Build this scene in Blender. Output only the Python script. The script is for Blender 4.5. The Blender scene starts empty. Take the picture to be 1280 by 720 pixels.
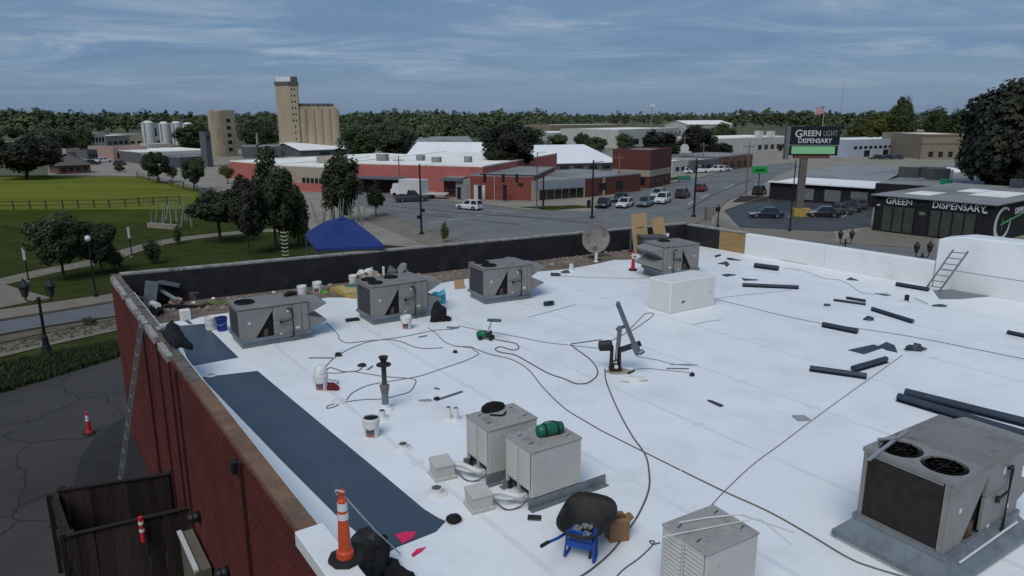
import bpy, bmesh, math, random
import numpy as np
from mathutils import Vector, Matrix
random.seed(7); rng = np.random.default_rng(7)
R_ = math.radians
S = bpy.context.scene
COL = S.collection

# ------------------------------------------------------------------ camera
EYE = 14.0
FPX, HOR = 900.0, 143.0
PITCH = math.atan((360 - HOR) / FPX)
cam = bpy.data.cameras.new('camera'); camo = bpy.data.objects.new('camera', cam); COL.objects.link(camo)
camo.location = (0, 0, EYE); camo.rotation_euler = (math.pi/2 - PITCH, 0, 0)
cam.sensor_width = 36.0; cam.lens = 36.0 * FPX / 1280; cam.clip_start = 0.1; cam.clip_end = 20000
S.camera = camo
# ------------------------------------------------------------------ light
SUN_EL, SUN_AZ = 52.0, 250.0      # azimuth measured from +X towards +Y (the sun stands over there)
S.view_settings.view_transform = 'Standard'; S.view_settings.look = 'None'
S.view_settings.gamma = 1.0; S.view_settings.exposure = 0.41; S.view_settings.use_curve_mapping = False
SKY_STRENGTH = 0.08
w = bpy.data.worlds.new('World'); S.world = w; w.use_nodes = True
nt = w.node_tree; nt.nodes.clear()
def N(nt, typ, **kw):
    n = nt.nodes.new(typ)
    for k, v in kw.items(): setattr(n, k, v)
    return n
def math_node(nt, op, a, b=None, c=None):
    n = N(nt, 'ShaderNodeMath', operation=op)
    for i, x in enumerate((a, b, c)):
        if x is None: continue
        if isinstance(x, (int, float)): n.inputs[i].default_value = x
        else: nt.links.new(x, n.inputs[i])
    return n.outputs[0]
def ramp(nt, fac, stops):
    r = N(nt, 'ShaderNodeValToRGB'); nt.links.new(fac, r.inputs[0])
    el = r.color_ramp.elements
    while len(el) < len(stops): el.new(0.5)
    for e, (p, c) in zip(el, stops):
        e.position = p; e.color = c if len(c) == 4 else (*c, 1)
    return r.outputs[0]
sky = N(nt, 'ShaderNodeTexSky', sky_type='NISHITA'); sky.sun_disc = False
sky.sun_elevation = R_(SUN_EL); sky.sun_rotation = R_(90 - SUN_AZ); sky.altitude = 200; sky.air_density = 1.0; sky.dust_density = 1.2; sky.ozone_density = 1.5
tc = N(nt, 'ShaderNodeTexCoord'); sep = N(nt, 'ShaderNodeSeparateXYZ'); nt.links.new(tc.outputs['Generated'], sep.inputs[0])
zz = math_node(nt, 'ADD', math_node(nt, 'MAXIMUM', sep.outputs[2], 0.0), 0.10)
cx = math_node(nt, 'DIVIDE', sep.outputs[0], zz); cy = math_node(nt, 'DIVIDE', sep.outputs[1], zz)
cmb = N(nt, 'ShaderNodeCombineXYZ'); nt.links.new(cx, cmb.inputs[0]); nt.links.new(cy, cmb.inputs[1])
def wnoise(vec, scale, detail, rough, dist=0.0, stretch=(1, 1, 1), rot=0):
    mp = N(nt, 'ShaderNodeMapping'); mp.inputs['Scale'].default_value = stretch; mp.inputs['Rotation'].default_value = (0, 0, R_(rot))
    nt.links.new(vec, mp.inputs[0])
    n = N(nt, 'ShaderNodeTexNoise'); n.inputs['Scale'].default_value = scale; n.inputs['Detail'].default_value = detail
    n.inputs['Roughness'].default_value = rough; n.inputs['Distortion'].default_value = dist
    nt.links.new(mp.outputs[0], n.inputs['Vector']); return n.outputs['Fac']
c1 = wnoise(cmb.outputs[0], 0.55, 9, 0.60, 0.6, (0.6, 1.0, 1), 8)
c2 = wnoise(cmb.outputs[0], 1.25, 10, 0.62, 0.7, (0.62, 1.0, 1), -6)
mixn = math_node(nt, 'ADD', math_node(nt, 'MULTIPLY', c1, 0.62), math_node(nt, 'MULTIPLY', c2, 0.38))
# the veil thins out towards the horizon, where the air is a plain slate blue
up = ramp(nt, sep.outputs[2], [(0.0, (0.05,)*3), (0.03, (0.30,)*3), (0.075, (0.85,)*3), (0.14, (1, 1, 1))])
mask = ramp(nt, mixn, [(0.38, (0, 0, 0)), (0.47, (0.5,)*3), (0.56, (1, 1, 1))])
maskm = math_node(nt, 'MULTIPLY', mask, up)
k = 1.0 / SKY_STRENGTH
cloudcol = ramp(nt, c2, [(0.34, (0.080*k, 0.150*k, 0.260*k)), (0.50, (0.135*k, 0.212*k, 0.325*k)), (0.66, (0.245*k, 0.308*k, 0.392*k))])
# clear air between the clouds: the physical sky, pulled to the slate of the veil that covers it
veil = N(nt, 'ShaderNodeMix', data_type='RGBA'); veil.inputs[0].default_value = 0.80
nt.links.new(sky.outputs[0], veil.inputs[6]); veil.inputs[7].default_value = (0.090*k, 0.157*k, 0.268*k, 1)
mx = N(nt, 'ShaderNodeMix', data_type='RGBA'); nt.links.new(maskm, mx.inputs[0]); nt.links.new(veil.outputs[2], mx.inputs[6]); nt.links.new(cloudcol, mx.inputs[7])
bg = N(nt, 'ShaderNodeBackground'); nt.links.new(mx.outputs[2], bg.inputs[0]); bg.inputs[1].default_value = SKY_STRENGTH
wo = N(nt, 'ShaderNodeOutputWorld'); nt.links.new(bg.outputs[0], wo.inputs[0])
sl = bpy.data.lights.new('sun', 'SUN'); sl.energy = 1.5; sl.angle = R_(34); sl.color = (1.0, 0.965, 0.92)
so = bpy.data.objects.new('sun', sl); COL.objects.link(so)
sd = Vector((math.cos(R_(SUN_AZ))*math.cos(R_(SUN_EL)), math.sin(R_(SUN_AZ))*math.cos(R_(SUN_EL)), math.sin(R_(SUN_EL))))
so.rotation_euler = (-sd).to_track_quat('-Z', 'Y').to_euler(); so.location = sd * 60

# ------------------------------------------------------------------ survey helpers: a sight line meets a level plane or the ground
CP, SP = math.cos(PITCH), math.sin(PITCH)
def sight(u, v):
    a = (u - 640) / FPX; b = (v - 360) / FPX
    return Vector((a, CP - b*SP, -SP - b*CP))
def at(u, v, z):
    d = sight(u, v); t = (z - EYE) / d.z
    return Vector((d.x*t, d.y*t, z))
def atY(u, v, Y):
    d = sight(u, v); t = Y / d.y
    return Vector((d.x*t, Y, EYE + d.z*t))
PLAT, R0, R1 = 4.5, 33.0, 62.0
def g(x, y):
    r = math.hypot(x, y); t = min(1, max(0, (r - R0) / (R1 - R0)))
    return PLAT * (1 - t*t*(3 - 2*t))
def gnd(u, v, off=0.0):
    z = 0.0
    for _ in range(40):
        p = at(u, v, z); z = 0.6*z + 0.4*g(p.x, p.y)
    p.z = g(p.x, p.y) + off
    return p
RZ = 8.5                       # roof deck level
TH = 33.0                      # heading of the building's back wall
EB = Vector((math.cos(R_(TH)), math.sin(R_(TH)), 0)); ES = Vector((math.sin(R_(TH)), -math.cos(R_(TH)), 0))
def roof(u, v, off=0.0): return at(u, v, RZ) + Vector((0, 0, off))

# ------------------------------------------------------------------ materials
MATS = {}
def mat(name, col, rough=0.8, var=0.18, scale=4.0, bump=0.0, bscale=None, metal=0.0, spec=0.35, dirt=None, coat=0.0, trans=None, emit=None, stretch=None):
    if name in MATS: return MATS[name]
    m = bpy.data.materials.new(name); m.use_nodes = True; t = m.node_tree; b = t.nodes['Principled BSDF']
    b.inputs['Roughness'].default_value = rough; b.inputs['Metallic'].default_value = metal
    b.inputs['Specular IOR Level'].default_value = spec; b.inputs['Coat Weight'].default_value = coat
    tcn = N(t, 'ShaderNodeTexCoord'); vec = tcn.outputs['Object']
    if stretch:
        mp = N(t, 'ShaderNodeMapping'); mp.inputs['Scale'].default_value = stretch; t.links.new(vec, mp.inputs[0]); vec = mp.outputs[0]
    nz = N(t, 'ShaderNodeTexNoise'); nz.inputs['Scale'].default_value = scale; nz.inputs['Detail'].default_value = 7; nz.inputs['Roughness'].default_value = 0.62
    t.links.new(vec, nz.inputs['Vector'])
    lo = tuple(max(0, c*(1-var)) for c in col); hi = tuple(min(1, c*(1+var)) for c in col)
    out = ramp(t, nz.outputs['Fac'], [(0.3, lo), (0.5, col), (0.7, hi)])
    if dirt:
        dcol, dscale, d0, d1 = dirt
        n2 = N(t, 'ShaderNodeTexNoise'); n2.inputs['Scale'].default_value = dscale; n2.inputs['Detail'].default_value = 9; n2.inputs['Roughness'].default_value = 0.7
        t.links.new(vec, n2.inputs['Vector'])
        f = ramp(t, n2.outputs['Fac'], [(d0, (0, 0, 0)), (d1, (1, 1, 1))])
        mm = N(t, 'ShaderNodeMix', data_type='RGBA'); t.links.new(f, mm.inputs[0]); t.links.new(out, mm.inputs[6]); mm.inputs[7].default_value = (*dcol, 1); out = mm.outputs[2]
    t.links.new(out, b.inputs['Base Color'])
    if bump:
        nb = N(t, 'ShaderNodeTexNoise'); nb.inputs['Scale'].default_value = bscale or scale*4; nb.inputs['Detail'].default_value = 6
        t.links.new(vec, nb.inputs['Vector']); bp = N(t, 'ShaderNodeBump'); bp.inputs['Strength'].default_value = bump; bp.inputs['Distance'].default_value = 0.05
        t.links.new(nb.outputs['Fac'], bp.inputs['Height']); t.links.new(bp.outputs[0], b.inputs['Normal'])
    if emit:
        b.inputs['Emission Color'].default_value = (*emit[0], 1); b.inputs['Emission Strength'].default_value = emit[1]
    if trans: b.inputs['Transmission Weight'].default_value = trans
    MATS[name] = m; return m
def leaf_mat(name, col, var=0.35, scale=6.0):
    m = bpy.data.materials.new(name); m.use_nodes = True; t = m.node_tree; b = t.nodes['Principled BSDF']
    b.inputs['Roughness'].default_value = 0.65; b.inputs['Specular IOR Level'].default_value = 0.25
    tcn = N(t, 'ShaderNodeTexCoord'); nz = N(t, 'ShaderNodeTexNoise'); nz.inputs['Scale'].default_value = scale; nz.inputs['Detail'].default_value = 4
    oi = N(t, 'ShaderNodeObjectInfo'); t.links.new(tcn.outputs['Object'], nz.inputs['Vector'])
    lo = tuple(c*(1-var) for c in col); hi = (col[0]*(1+var*1.2), col[1]*(1+var), col[2]*(1+var*.6))
    c = ramp(t, nz.outputs['Fac'], [(0.3, lo), (0.52, col), (0.72, hi)])
    hs = N(t, 'ShaderNodeHueSaturation'); t.links.new(c, hs.inputs['Color'])
    t.links.new(math_node(t, 'ADD', math_node(t, 'MULTIPLY', oi.outputs['Random'], 0.5), 0.75), hs.inputs['Value'])
    t.links.new(hs.outputs[0], b.inputs['Base Color'])
    MATS[name] = m; return m
# near building
M_MEMB = mat('white_membrane', (0.765, 0.785, 0.800), 0.40, 0.03, 0.35, 0.24, 1.5, spec=0.4, dirt=((0.655, 0.67, 0.68), 0.75, 0.49, 0.72))
M_MEMB2 = mat('white_membrane_wall', (0.72, 0.73, 0.73), 0.45, 0.03, 0.9, 0.12, 1.6, dirt=((0.56, 0.57, 0.56), 0.8, 0.56, 0.8))
M_STRIP = mat('grey_membrane', (0.042, 0.062, 0.090), 0.40, 0.10, 1.2, 0.12, 1.4, spec=0.45, dirt=((0.075, 0.09, 0.11), 1.6, 0.58, 0.75))
M_ROLL = mat('slate_membrane', (0.028, 0.042, 0.062), 0.45, 0.2, 3)
M_OLD = mat('old_gravel_roof', (0.165, 0.128, 0.102), 0.95, 0.35, 6, 0.6, 30, dirt=((0.085, 0.066, 0.055), 0.7, 0.5, 0.68))
M_BLACK = mat('black_felt', (0.012, 0.012, 0.015), 0.75, 0.4, 2.0, 0.25, 6, dirt=((0.028, 0.027, 0.028), 1.1, 0.52, 0.7))
M_COPE = mat('pale_coping', (0.30, 0.29, 0.27), 0.85, 0.25, 5, 0.3, dirt=((0.12, 0.11, 0.10), 3, 0.5, 0.65))
M_WOOD = mat('raw_timber', (0.165, 0.098, 0.062), 0.85, 0.3, 3, 0.3, 20, stretch=(1, 1, 6), dirt=((0.115, 0.085, 0.065), 1.2, 0.54, 0.68))
M_GREYTOP = mat('mortar_bed', (0.135, 0.115, 0.095), 0.95, 0.35, 6, 0.5, dirt=((0.05, 0.048, 0.045), 2, 0.5, 0.62))
M_PLY = mat('plywood', (0.30, 0.20, 0.085), 0.8, 0.2, 2, stretch=(1, 1, 8), dirt=((0.20, 0.13, 0.05), 1.5, 0.5, 0.7))
M_CARD = mat('cardboard', (0.34, 0.235, 0.125), 0.85, 0.1, 2)
M_BOXC = mat('brown_carton', (0.22, 0.125, 0.065), 0.85, 0.12, 3)
# machines
M_RTU = mat('grey_cabinet_paint', (0.22, 0.216, 0.208), 0.55, 0.10, 2.5, spec=0.35, dirt=((0.16, 0.155, 0.145), 2.2, 0.52, 0.75))
M_RTUTOP = mat('grey_cabinet_top', (0.19, 0.182, 0.170), 0.6, 0.14, 2.0, dirt=((0.10, 0.09, 0.08), 3, 0.52, 0.7))
M_COIL = mat('coil_fins', (0.045, 0.047, 0.050), 0.7, 0.3, 14, 0.4, 90)
M_COILB = mat('rusty_coil_fins', (0.024, 0.017, 0.014), 0.8, 0.4, 9, 0.5, 120)
M_DARK = mat('dark_recess', (0.012, 0.012, 0.013), 0.8, 0.3, 8)
M_GALV = mat('galvanised_steel', (0.19, 0.22, 0.24), 0.42, 0.16, 3, metal=0.35, dirt=((0.12, 0.13, 0.14), 2, 0.5, 0.7))
M_COND = mat('beige_cabinet_paint', (0.46, 0.45, 0.42), 0.55, 0.07, 2.5, dirt=((0.22, 0.21, 0.19), 2.6, 0.58, 0.78))
M_CONDT = mat('weathered_cabinet_lid', (0.31, 0.30, 0.28), 0.6, 0.15, 2.5, dirt=((0.15, 0.14, 0.13), 2.4, 0.5, 0.7))
M_BLK = mat('black_plastic', (0.014, 0.014, 0.015), 0.5, 0.25, 8)
M_BLKC = mat('black_cloth', (0.009, 0.009, 0.010), 0.9, 0.4, 6, 0.4, 25)
M_WPLAST = mat('white_plastic', (0.66, 0.66, 0.64), 0.45, 0.05, 5, dirt=((0.42, 0.40, 0.37), 6, 0.58, 0.75))
M_LABEL = mat('white_sticker', (0.62, 0.62, 0.60), 0.6, 0.1, 20)
M_PIPEW = mat('white_pipe_wrap', (0.60, 0.60, 0.59), 0.6, 0.08, 8)
M_BLUEB = mat('blue_plastic', (0.010, 0.032, 0.21), 0.4, 0.15, 5)
M_BARROW = mat('blue_paint', (0.010, 0.075, 0.36), 0.4, 0.15, 6, dirt=((0.02, 0.05, 0.16), 5, 0.55, 0.7))
M_TRAY = mat('tray_black_dirty', (0.018, 0.016, 0.014), 0.7, 0.35, 6, dirt=((0.05, 0.045, 0.04), 3, 0.5, 0.75))
M_ORANGE = mat('cone_orange', (0.56, 0.075, 0.025), 0.5, 0.12, 6, dirt=((0.36, 0.06, 0.03), 4, 0.55, 0.75))
M_REFL = mat('reflective_white', (0.66, 0.66, 0.66), 0.4, 0.05, 6)
M_RUBB = mat('black_rubber', (0.014, 0.014, 0.014), 0.75, 0.2, 6)
M_RED = mat('red_plastic', (0.50, 0.02, 0.03), 0.5, 0.12, 6)
M_PINK = mat('pink_flag_film', (0.62, 0.020, 0.10), 0.45, 0.1, 6)
M_GREEN = mat('green_enamel', (0.008, 0.125, 0.070), 0.4, 0.2, 6, dirt=((0.006, 0.05, 0.035), 5, 0.5, 0.7))
M_ROPE = mat('rope_white', (0.52, 0.52, 0.50), 0.8, 0.1, 20)
M_CORD = mat('grey_cord', (0.085, 0.090, 0.098), 0.7, 0.2, 10)
M_CORDG = mat('dull_green_hose', (0.115, 0.125, 0.095), 0.6, 0.2, 10)
M_CORDL = mat('pale_cord', (0.155, 0.165, 0.18), 0.7, 0.2, 10)
M_TENT = mat('tent_blue', (0.008, 0.030, 0.145), 0.75, 0.14, 2, 0.15, 4)
M_CYAN = mat('cyan_film', (0.03, 0.30, 0.42), 0.4, 0.15, 6)
M_ALU = mat('aluminium', (0.33, 0.34, 0.35), 0.42, 0.12, 6, metal=0.4)
M_STEELG = mat('grey_steel_tube', (0.125, 0.145, 0.165), 0.45, 0.2, 5, metal=0.3)
M_RUST = mat('rusty_iron', (0.028, 0.019, 0.016), 0.85, 0.4, 8, 0.3, 30)
M_DISH = mat('weathered_dish', (0.27, 0.25, 0.225), 0.8, 0.2, 3, dirt=((0.15, 0.13, 0.11), 2.2, 0.48, 0.62))
M_BAGT = mat('tan_sacks', (0.33, 0.27, 0.22), 0.9, 0.3, 8, 0.3, 20)
M_BROWN = mat('brown_crate', (0.085, 0.035, 0.025), 0.85, 0.3, 6)
# setting
M_ASPH = mat('street_asphalt', (0.15, 0.15, 0.15), 0.85, 0.14, 0.25, 0.15, 6, dirt=((0.108, 0.108, 0.108), 0.12, 0.52, 0.66))
M_LOTD = mat('dark_parking_asphalt', (0.050, 0.051, 0.054), 0.6, 0.2, 0.3, 0.15, 6, spec=0.4, dirt=((0.085, 0.085, 0.088), 0.22, 0.55, 0.68))
M_ROADL = mat('side_road_asphalt', (0.118, 0.122, 0.132), 0.85, 0.12, 0.5, 0.1, 8)
M_CONC = mat('concrete_paving', (0.25, 0.225, 0.185), 0.9, 0.14, 0.3, 0.1, 5, dirt=((0.18, 0.165, 0.14), 0.13, 0.5, 0.7))
M_WALK = mat('sidewalk_concrete', (0.185, 0.162, 0.130), 0.9, 0.14, 1.0, 0.1, 8, dirt=((0.12, 0.105, 0.085), 0.5, 0.52, 0.7))
M_GRASS = mat('lawn_grass', (0.040, 0.050, 0.016), 0.95, 0.35, 0.5, 0.5, 9, spec=0.0, dirt=((0.046, 0.049, 0.017), 0.09, 0.5, 0.68))
M_FIELD = mat('sunlit_field_grass', (0.132, 0.146, 0.028), 0.95, 0.2, 0.06, 0.4, 6, spec=0.0, dirt=((0.100, 0.122, 0.024), 0.05, 0.48, 0.62), stretch=(0.5, 2, 1))  # sunlight on the far field is put into this brighter grass colour
M_FIELD2 = mat('part_lit_field_grass', (0.056, 0.068, 0.017), 0.95, 0.2, 0.08, 0.4, 6, spec=0.0, dirt=((0.034, 0.058, 0.011), 0.05, 0.45, 0.6))  # colour steps from the painted sunlight of the field to the cloud-shaded lawn
M_DRY = mat('dry_verge', (0.115, 0.088, 0.052), 0.95, 0.4, 0.8, 0.5, 9, dirt=((0.05, 0.055, 0.02), 0.6, 0.5, 0.62))
M_TOWN = mat('far_ground', (0.095, 0.10, 0.055), 0.95, 0.3, 0.02, dirt=((0.05, 0.065, 0.02), 0.01, 0.45, 0.6))
M_PAINT = mat('road_paint', (0.42, 0.42, 0.40), 0.8, 0.25, 2)
M_TAR = mat('tar_seam', (0.035, 0.035, 0.037), 0.7, 0.2, 3)
M_MULCH = mat('dark_mulch', (0.022, 0.020, 0.019), 0.95, 0.4, 2, 0.4, 10)
M_TRUNK = mat('bark', (0.045, 0.034, 0.026), 0.95, 0.3, 5, 0.5, 20)
M_LEAF = leaf_mat('leaf_dark', (0.033, 0.045, 0.018))
M_LEAF2 = leaf_mat('leaf_mid', (0.046, 0.062, 0.020))
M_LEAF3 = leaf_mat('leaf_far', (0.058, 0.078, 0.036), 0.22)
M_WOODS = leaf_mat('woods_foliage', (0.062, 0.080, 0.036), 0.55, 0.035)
M_LEAFY = leaf_mat('leaf_yellowish', (0.085, 0.088, 0.018))
M_LEAFR = leaf_mat('leaf_brownish_dark', (0.019, 0.022, 0.012))
M_BLACKP = mat('black_metal', (0.010, 0.010, 0.011), 0.5, 0.2, 5)
M_GLASSD = mat('dark_glass', (0.012, 0.015, 0.018), 0.12, 0.2, 0.5, spec=0.6)
M_GLASSG = mat('grey_glass', (0.05, 0.055, 0.05), 0.15, 0.25, 0.6, spec=0.6)
M_TYRE = mat('tyre', (0.012, 0.012, 0.012), 0.85, 0.2, 6)
M_RIM = mat('wheel_rim', (0.22, 0.22, 0.22), 0.4, 0.1, 5, metal=0.5)
M_LAMPW = mat('headlamp_lens', (0.55, 0.56, 0.56), 0.2, 0.05, 5)
M_LAMPR = mat('tail_lens', (0.30, 0.012, 0.012), 0.3, 0.05, 5)
M_GLOBE = mat('lamp_globe', (0.62, 0.63, 0.63), 0.3, 0.05, 5)
M_POST = mat('weathered_pole_wood', (0.16, 0.135, 0.11), 0.9, 0.2, 2, stretch=(4, 4, 0.5))
M_BANN = mat('banner_cloth', (0.36, 0.37, 0.36), 0.8, 0.2, 2)
def wall_mat(name, col, var=0.12, scale=0.5, dirt=None): return mat(name, col, 0.85, var, scale, 0.08, 3, dirt=dirt)
B_RED = wall_mat('sunlit_factory_red_paint', (0.41, 0.125, 0.108), dirt=((0.32, 0.095, 0.085), 0.12, 0.5, 0.7))  # red paint lightened to carry the distant sunshine in its colour
B_REDB = wall_mat('shop_red_brick', (0.20, 0.055, 0.042), 0.2, 2)
B_REDD = wall_mat('dark_red_brick', (0.105, 0.034, 0.028), 0.2, 2)
B_BEIGE = wall_mat('beige_stucco', (0.33, 0.285, 0.22))
B_WHITE = wall_mat('white_wall', (0.46, 0.45, 0.42))
B_GREY = wall_mat('grey_metal_wall', (0.10, 0.105, 0.115))
B_TAN = wall_mat('tan_block', (0.22, 0.185, 0.135))
B_BLACK = wall_mat('black_cladding', (0.012, 0.012, 0.014))
B_PINK = wall_mat('pale_pink_wall', (0.36, 0.235, 0.205))
B_LBLUE = wall_mat('pale_blue_wall', (0.36, 0.40, 0.47))
B_BROWN = wall_mat('brown_wall', (0.15, 0.085, 0.055))
B_CONC = mat('elevator_concrete', (0.37, 0.305, 0.215), 0.9, 0.10, 0.25, 0.1, 2, stretch=(1, 1, 0.15), dirt=((0.25, 0.20, 0.14), 0.35, 0.52, 0.72))
B_ROOFW = wall_mat('sunlit_white_roof', (0.80, 0.785, 0.73), 0.08, 0.15, dirt=((0.58, 0.56, 0.50), 0.10, 0.5, 0.75))  # white raised so that distant roofs hold the sunlight in their colour
B_ROOFM = wall_mat('white_metal_roof', (0.74, 0.75, 0.76), 0.05, 0.2)
B_ROOFG = wall_mat('grey_roof', (0.24, 0.25, 0.255), 0.12, 0.2, dirt=((0.16, 0.165, 0.17), 0.10, 0.48, 0.62))
B_ROOFD = wall_mat('dark_roof', (0.09, 0.09, 0.092), 0.2, 0.3)
B_SHING = wall_mat('grey_shingle', (0.10, 0.095, 0.088), 0.25, 2)

# ------------------------------------------------------------------ mesh builder
class MB:
    def __init__(s): s.v = []; s.f = []
    def _add(s, vs, fs, m=None):
        o = len(s.v)
        s.v += [tuple(m @ Vector(p)) if m is not None else tuple(p) for p in vs]
        s.f += [tuple(i + o for i in f) for f in fs]; return s
    def box(s, c, d, rz=0.0, m=None):
        x, y, z = (d[0]/2, d[1]/2, d[2]/2)
        M = Matrix.Translation(Vector(c)) @ Matrix.Rotation(rz, 4, 'Z')
        if m is not None: M = m @ M
        vs = [(-x,-y,-z),(x,-y,-z),(x,y,-z),(-x,y,-z),(-x,-y,z),(x,-y,z),(x,y,z),(-x,y,z)]
        return s._add(vs, [(3,2,1,0),(4,5,6,7),(0,1,5,4),(1,2,6,5),(2,3,7,6),(3,0,4,7)], M)
    def bar(s, p0, p1, wd, ht, upv=(0, 0, 1)):      # square bar from p0 to p1
        p0 = Vector(p0); p1 = Vector(p1); d = (p1-p0); L = d.length; d = d/L
        u = Vector(upv); sx = d.cross(u)
        if sx.length < 1e-4: sx = d.cross(Vector((0, 1, 0)))
        sx.normalize(); u = sx.cross(d)
        vs = []
        for p in (p0, p1):
            for a, b in ((-1,-1),(1,-1),(1,1),(-1,1)): vs.append(p + sx*(a*wd/2) + u*(b*ht/2))
        return s._add(vs, [(0,1,2,3),(7,6,5,4),(0,4,5,1),(1,5,6,2),(2,6,7,3),(3,7,4,0)])
    def cyl(s, p0, p1, r0, r1=None, n=12, cap=True):
        r1 = r0 if r1 is None else r1
        p0 = Vector(p0); p1 = Vector(p1); d = (p1-p0).normalized()
        a = d.orthogonal().normalized(); b = d.cross(a); vs = []
        for p, r in ((p0, r0), (p1, r1)):
            for i in range(n):
                t = 2*math.pi*i/n; vs.append(p + a*(r*math.cos(t)) + b*(r*math.sin(t)))
        fs = [(i, (i+1) % n, n+(i+1) % n, n+i) for i in range(n)]
        if cap: fs += [tuple(range(n-1, -1, -1)), tuple(range(n, 2*n))]
        return s._add(vs, fs)
    def lathe(s, prof, n=16, c=(0, 0, 0), m=None):   # profile of (r, z)
        vs = []; fs = []
        for r, z in prof:
            for i in range(n):
                t = 2*math.pi*i/n; vs.append((c[0]+r*math.cos(t), c[1]+r*math.sin(t), c[2]+z))
        for j in range(len(prof)-1):
            for i in range(n): fs.append((j*n+i, j*n+(i+1) % n, (j+1)*n+(i+1) % n, (j+1)*n+i))
        fs.append(tuple(range(n-1, -1, -1))); k = (len(prof)-1)*n; fs.append(tuple(range(k, k+n)))
        return s._add(vs, fs, m)
    def tube(s, pts, r, n=6):
        pts = [Vector(p) for p in pts]; vs = []; fs = []
        for i, p in enumerate(pts):
            d = (pts[min(i+1, len(pts)-1)] - pts[max(i-1, 0)])
            d = d.normalized() if d.length > 1e-6 else Vector((1, 0, 0))
            a = d.cross(Vector((0, 0, 1)))
            if a.length < 1e-3: a = d.cross(Vector((0, 1, 0)))
            a.normalize(); b = a.cross(d)
            for k in range(n):
                t = 2*math.pi*k/n; vs.append(p + a*(r*math.cos(t)) + b*(r*math.sin(t)))
        for i in range(len(pts)-1):
            for k in range(n): fs.append((i*n+k, i*n+(k+1) % n, (i+1)*n+(k+1) % n, (i+1)*n+k))
        fs += [tuple(range(n-1, -1, -1)), tuple(range((len(pts)-1)*n, len(pts)*n))]
        return s._add(vs, fs)
    def prism(s, poly, z0, z1, m=None):              # plan polygon raised from z0 to z1
        n = len(poly)
        ar = sum(poly[i][0]*poly[(i+1) % n][1] - poly[(i+1) % n][0]*poly[i][1] for i in range(n))
        if ar < 0: poly = poly[::-1]
        vs = [(p[0], p[1], z0) for p in poly] + [(p[0], p[1], z1) for p in poly]
        fs = [tuple(range(n-1, -1, -1)), tuple(range(n, 2*n))] + [(i, (i+1) % n, n+(i+1) % n, n+i) for i in range(n)]
        return s._add(vs, fs, m)
    def plate(s, poly, y0, y1, m=None):              # x-z polygon given thickness along y
        M = Matrix(((1,0,0,0),(0,0,1,0),(0,1,0,0),(0,0,0,1)))
        return s.prism([(p[0], p[1]) for p in poly], y0, y1, (m @ M) if m is not None else M)
    def quad(s, *p): return s._add([tuple(q) for q in p], [tuple(range(len(p)))])
    def blob(s, c, r, seed=0, amp=0.25, sub=2, freq=1.6, flat=True):
        bm = bmesh.new(); bmesh.ops.create_icosphere(bm, subdivisions=sub, radius=1)
        from mathutils import noise
        vs = []
        for v in bm.verts:
            k = 1 + amp*noise.noise(v.co*freq + Vector((seed*7.3, seed*3.1, seed)))*1.6
            p = v.co*k; z = p.z
            if flat: z = max(z, -0.55)
            vs.append((c[0]+p.x*r[0], c[1]+p.y*r[1], c[2]+z*r[2]))
        fs = [tuple(v.index for v in f.verts) for f in bm.faces]; bm.free()
        return s._add(vs, fs)
    def build(s, name, m, parent=None, smooth=False, bevel=0.0):
        me = bpy.data.meshes.new(name); me.from_pydata(s.v, [], s.f); me.validate(); 
        me.materials.append(m)
        bm = bmesh.new(); bm.from_mesh(me); bmesh.ops.recalc_face_normals(bm, faces=bm.faces); bm.to_mesh(me); bm.free()
        if smooth:
            for p in me.polygons: p.use_smooth = True
        o = bpy.data.objects.new(name, me); COL.objects.link(o)
        if parent is not None: o.parent = parent
        if bevel:
            b = o.modifiers.new('bevel', 'BEVEL'); b.width = bevel; b.segments = 1; b.limit_method = 'ANGLE'; b.angle_limit = R_(40)
        return o
def tag(o, label=None, cat=None, group=None, kind=None):
    if label: o['label'] = label
    if cat: o['category'] = cat
    if group: o['group'] = group
    if kind: o['kind'] = kind
    return o
def thing(name, label, cat, loc=(0, 0, 0), rz=0.0, group=None):
    o = bpy.data.objects.new(name, None); COL.objects.link(o); o.empty_display_size = 0.2
    o.location = loc; o.rotation_euler = (0, 0, rz)
    return tag(o, label, cat, group)
def copy_tree(o, parent=None):
    c = o.copy(); COL.objects.link(c); c.parent = parent
    for ch in [x for x in o.children]: copy_tree(ch, c)
    return c
def smooth_path(pts, step=8):
    pts = [Vector(p) for p in pts]
    if len(pts) < 3: return pts
    out = []
    for i in range(len(pts)-1):
        p0 = pts[max(i-1, 0)]; p1 = pts[i]; p2 = pts[i+1]; p3 = pts[min(i+2, len(pts)-1)]
        for k in range(step):
            t = k/step
            out.append(0.5*((2*p1) + (p2-p0)*t + (2*p0-5*p1+4*p2-p3)*t*t + (3*p1-p0-3*p2+p3)*t**3))
    return out + [pts[-1]]

# ================================================================== GROUND AND STREETS
def make_ground():
    NA = 160; radii = [0.01] + [0.8*i for i in range(1, 90)] + [76, 84, 95, 110, 135, 170, 220, 300, 420, 600, 900, 1500, 2600, 4500, 9000]
    b = MB(); vs = []; fs = []
    for r in radii:
        for i in range(NA):
            t = 2*math.pi*i/NA; x, y = r*math.cos(t), r*math.sin(t); vs.append((x, y, g(x, y)))
    for j in range(len(radii)-1):
        for i in range(NA): fs.append((j*NA+i, j*NA+(i+1) % NA, (j+1)*NA+(i+1) % NA, (j+1)*NA+i))
    b._add(vs, fs); return tag(b.build('ground', M_GRASS, smooth=True), kind='structure')
make_ground()
def sheet_px(name, poly, m, off, z=0.0):       # flat sheet on level ground (beyond the bank)
    ps = [at(u, v, z) for u, v in poly]; b = MB(); b.quad(*[(p.x, p.y, z+off) for p in ps])
    return tag(b.build(name, m), kind='structure')
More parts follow.
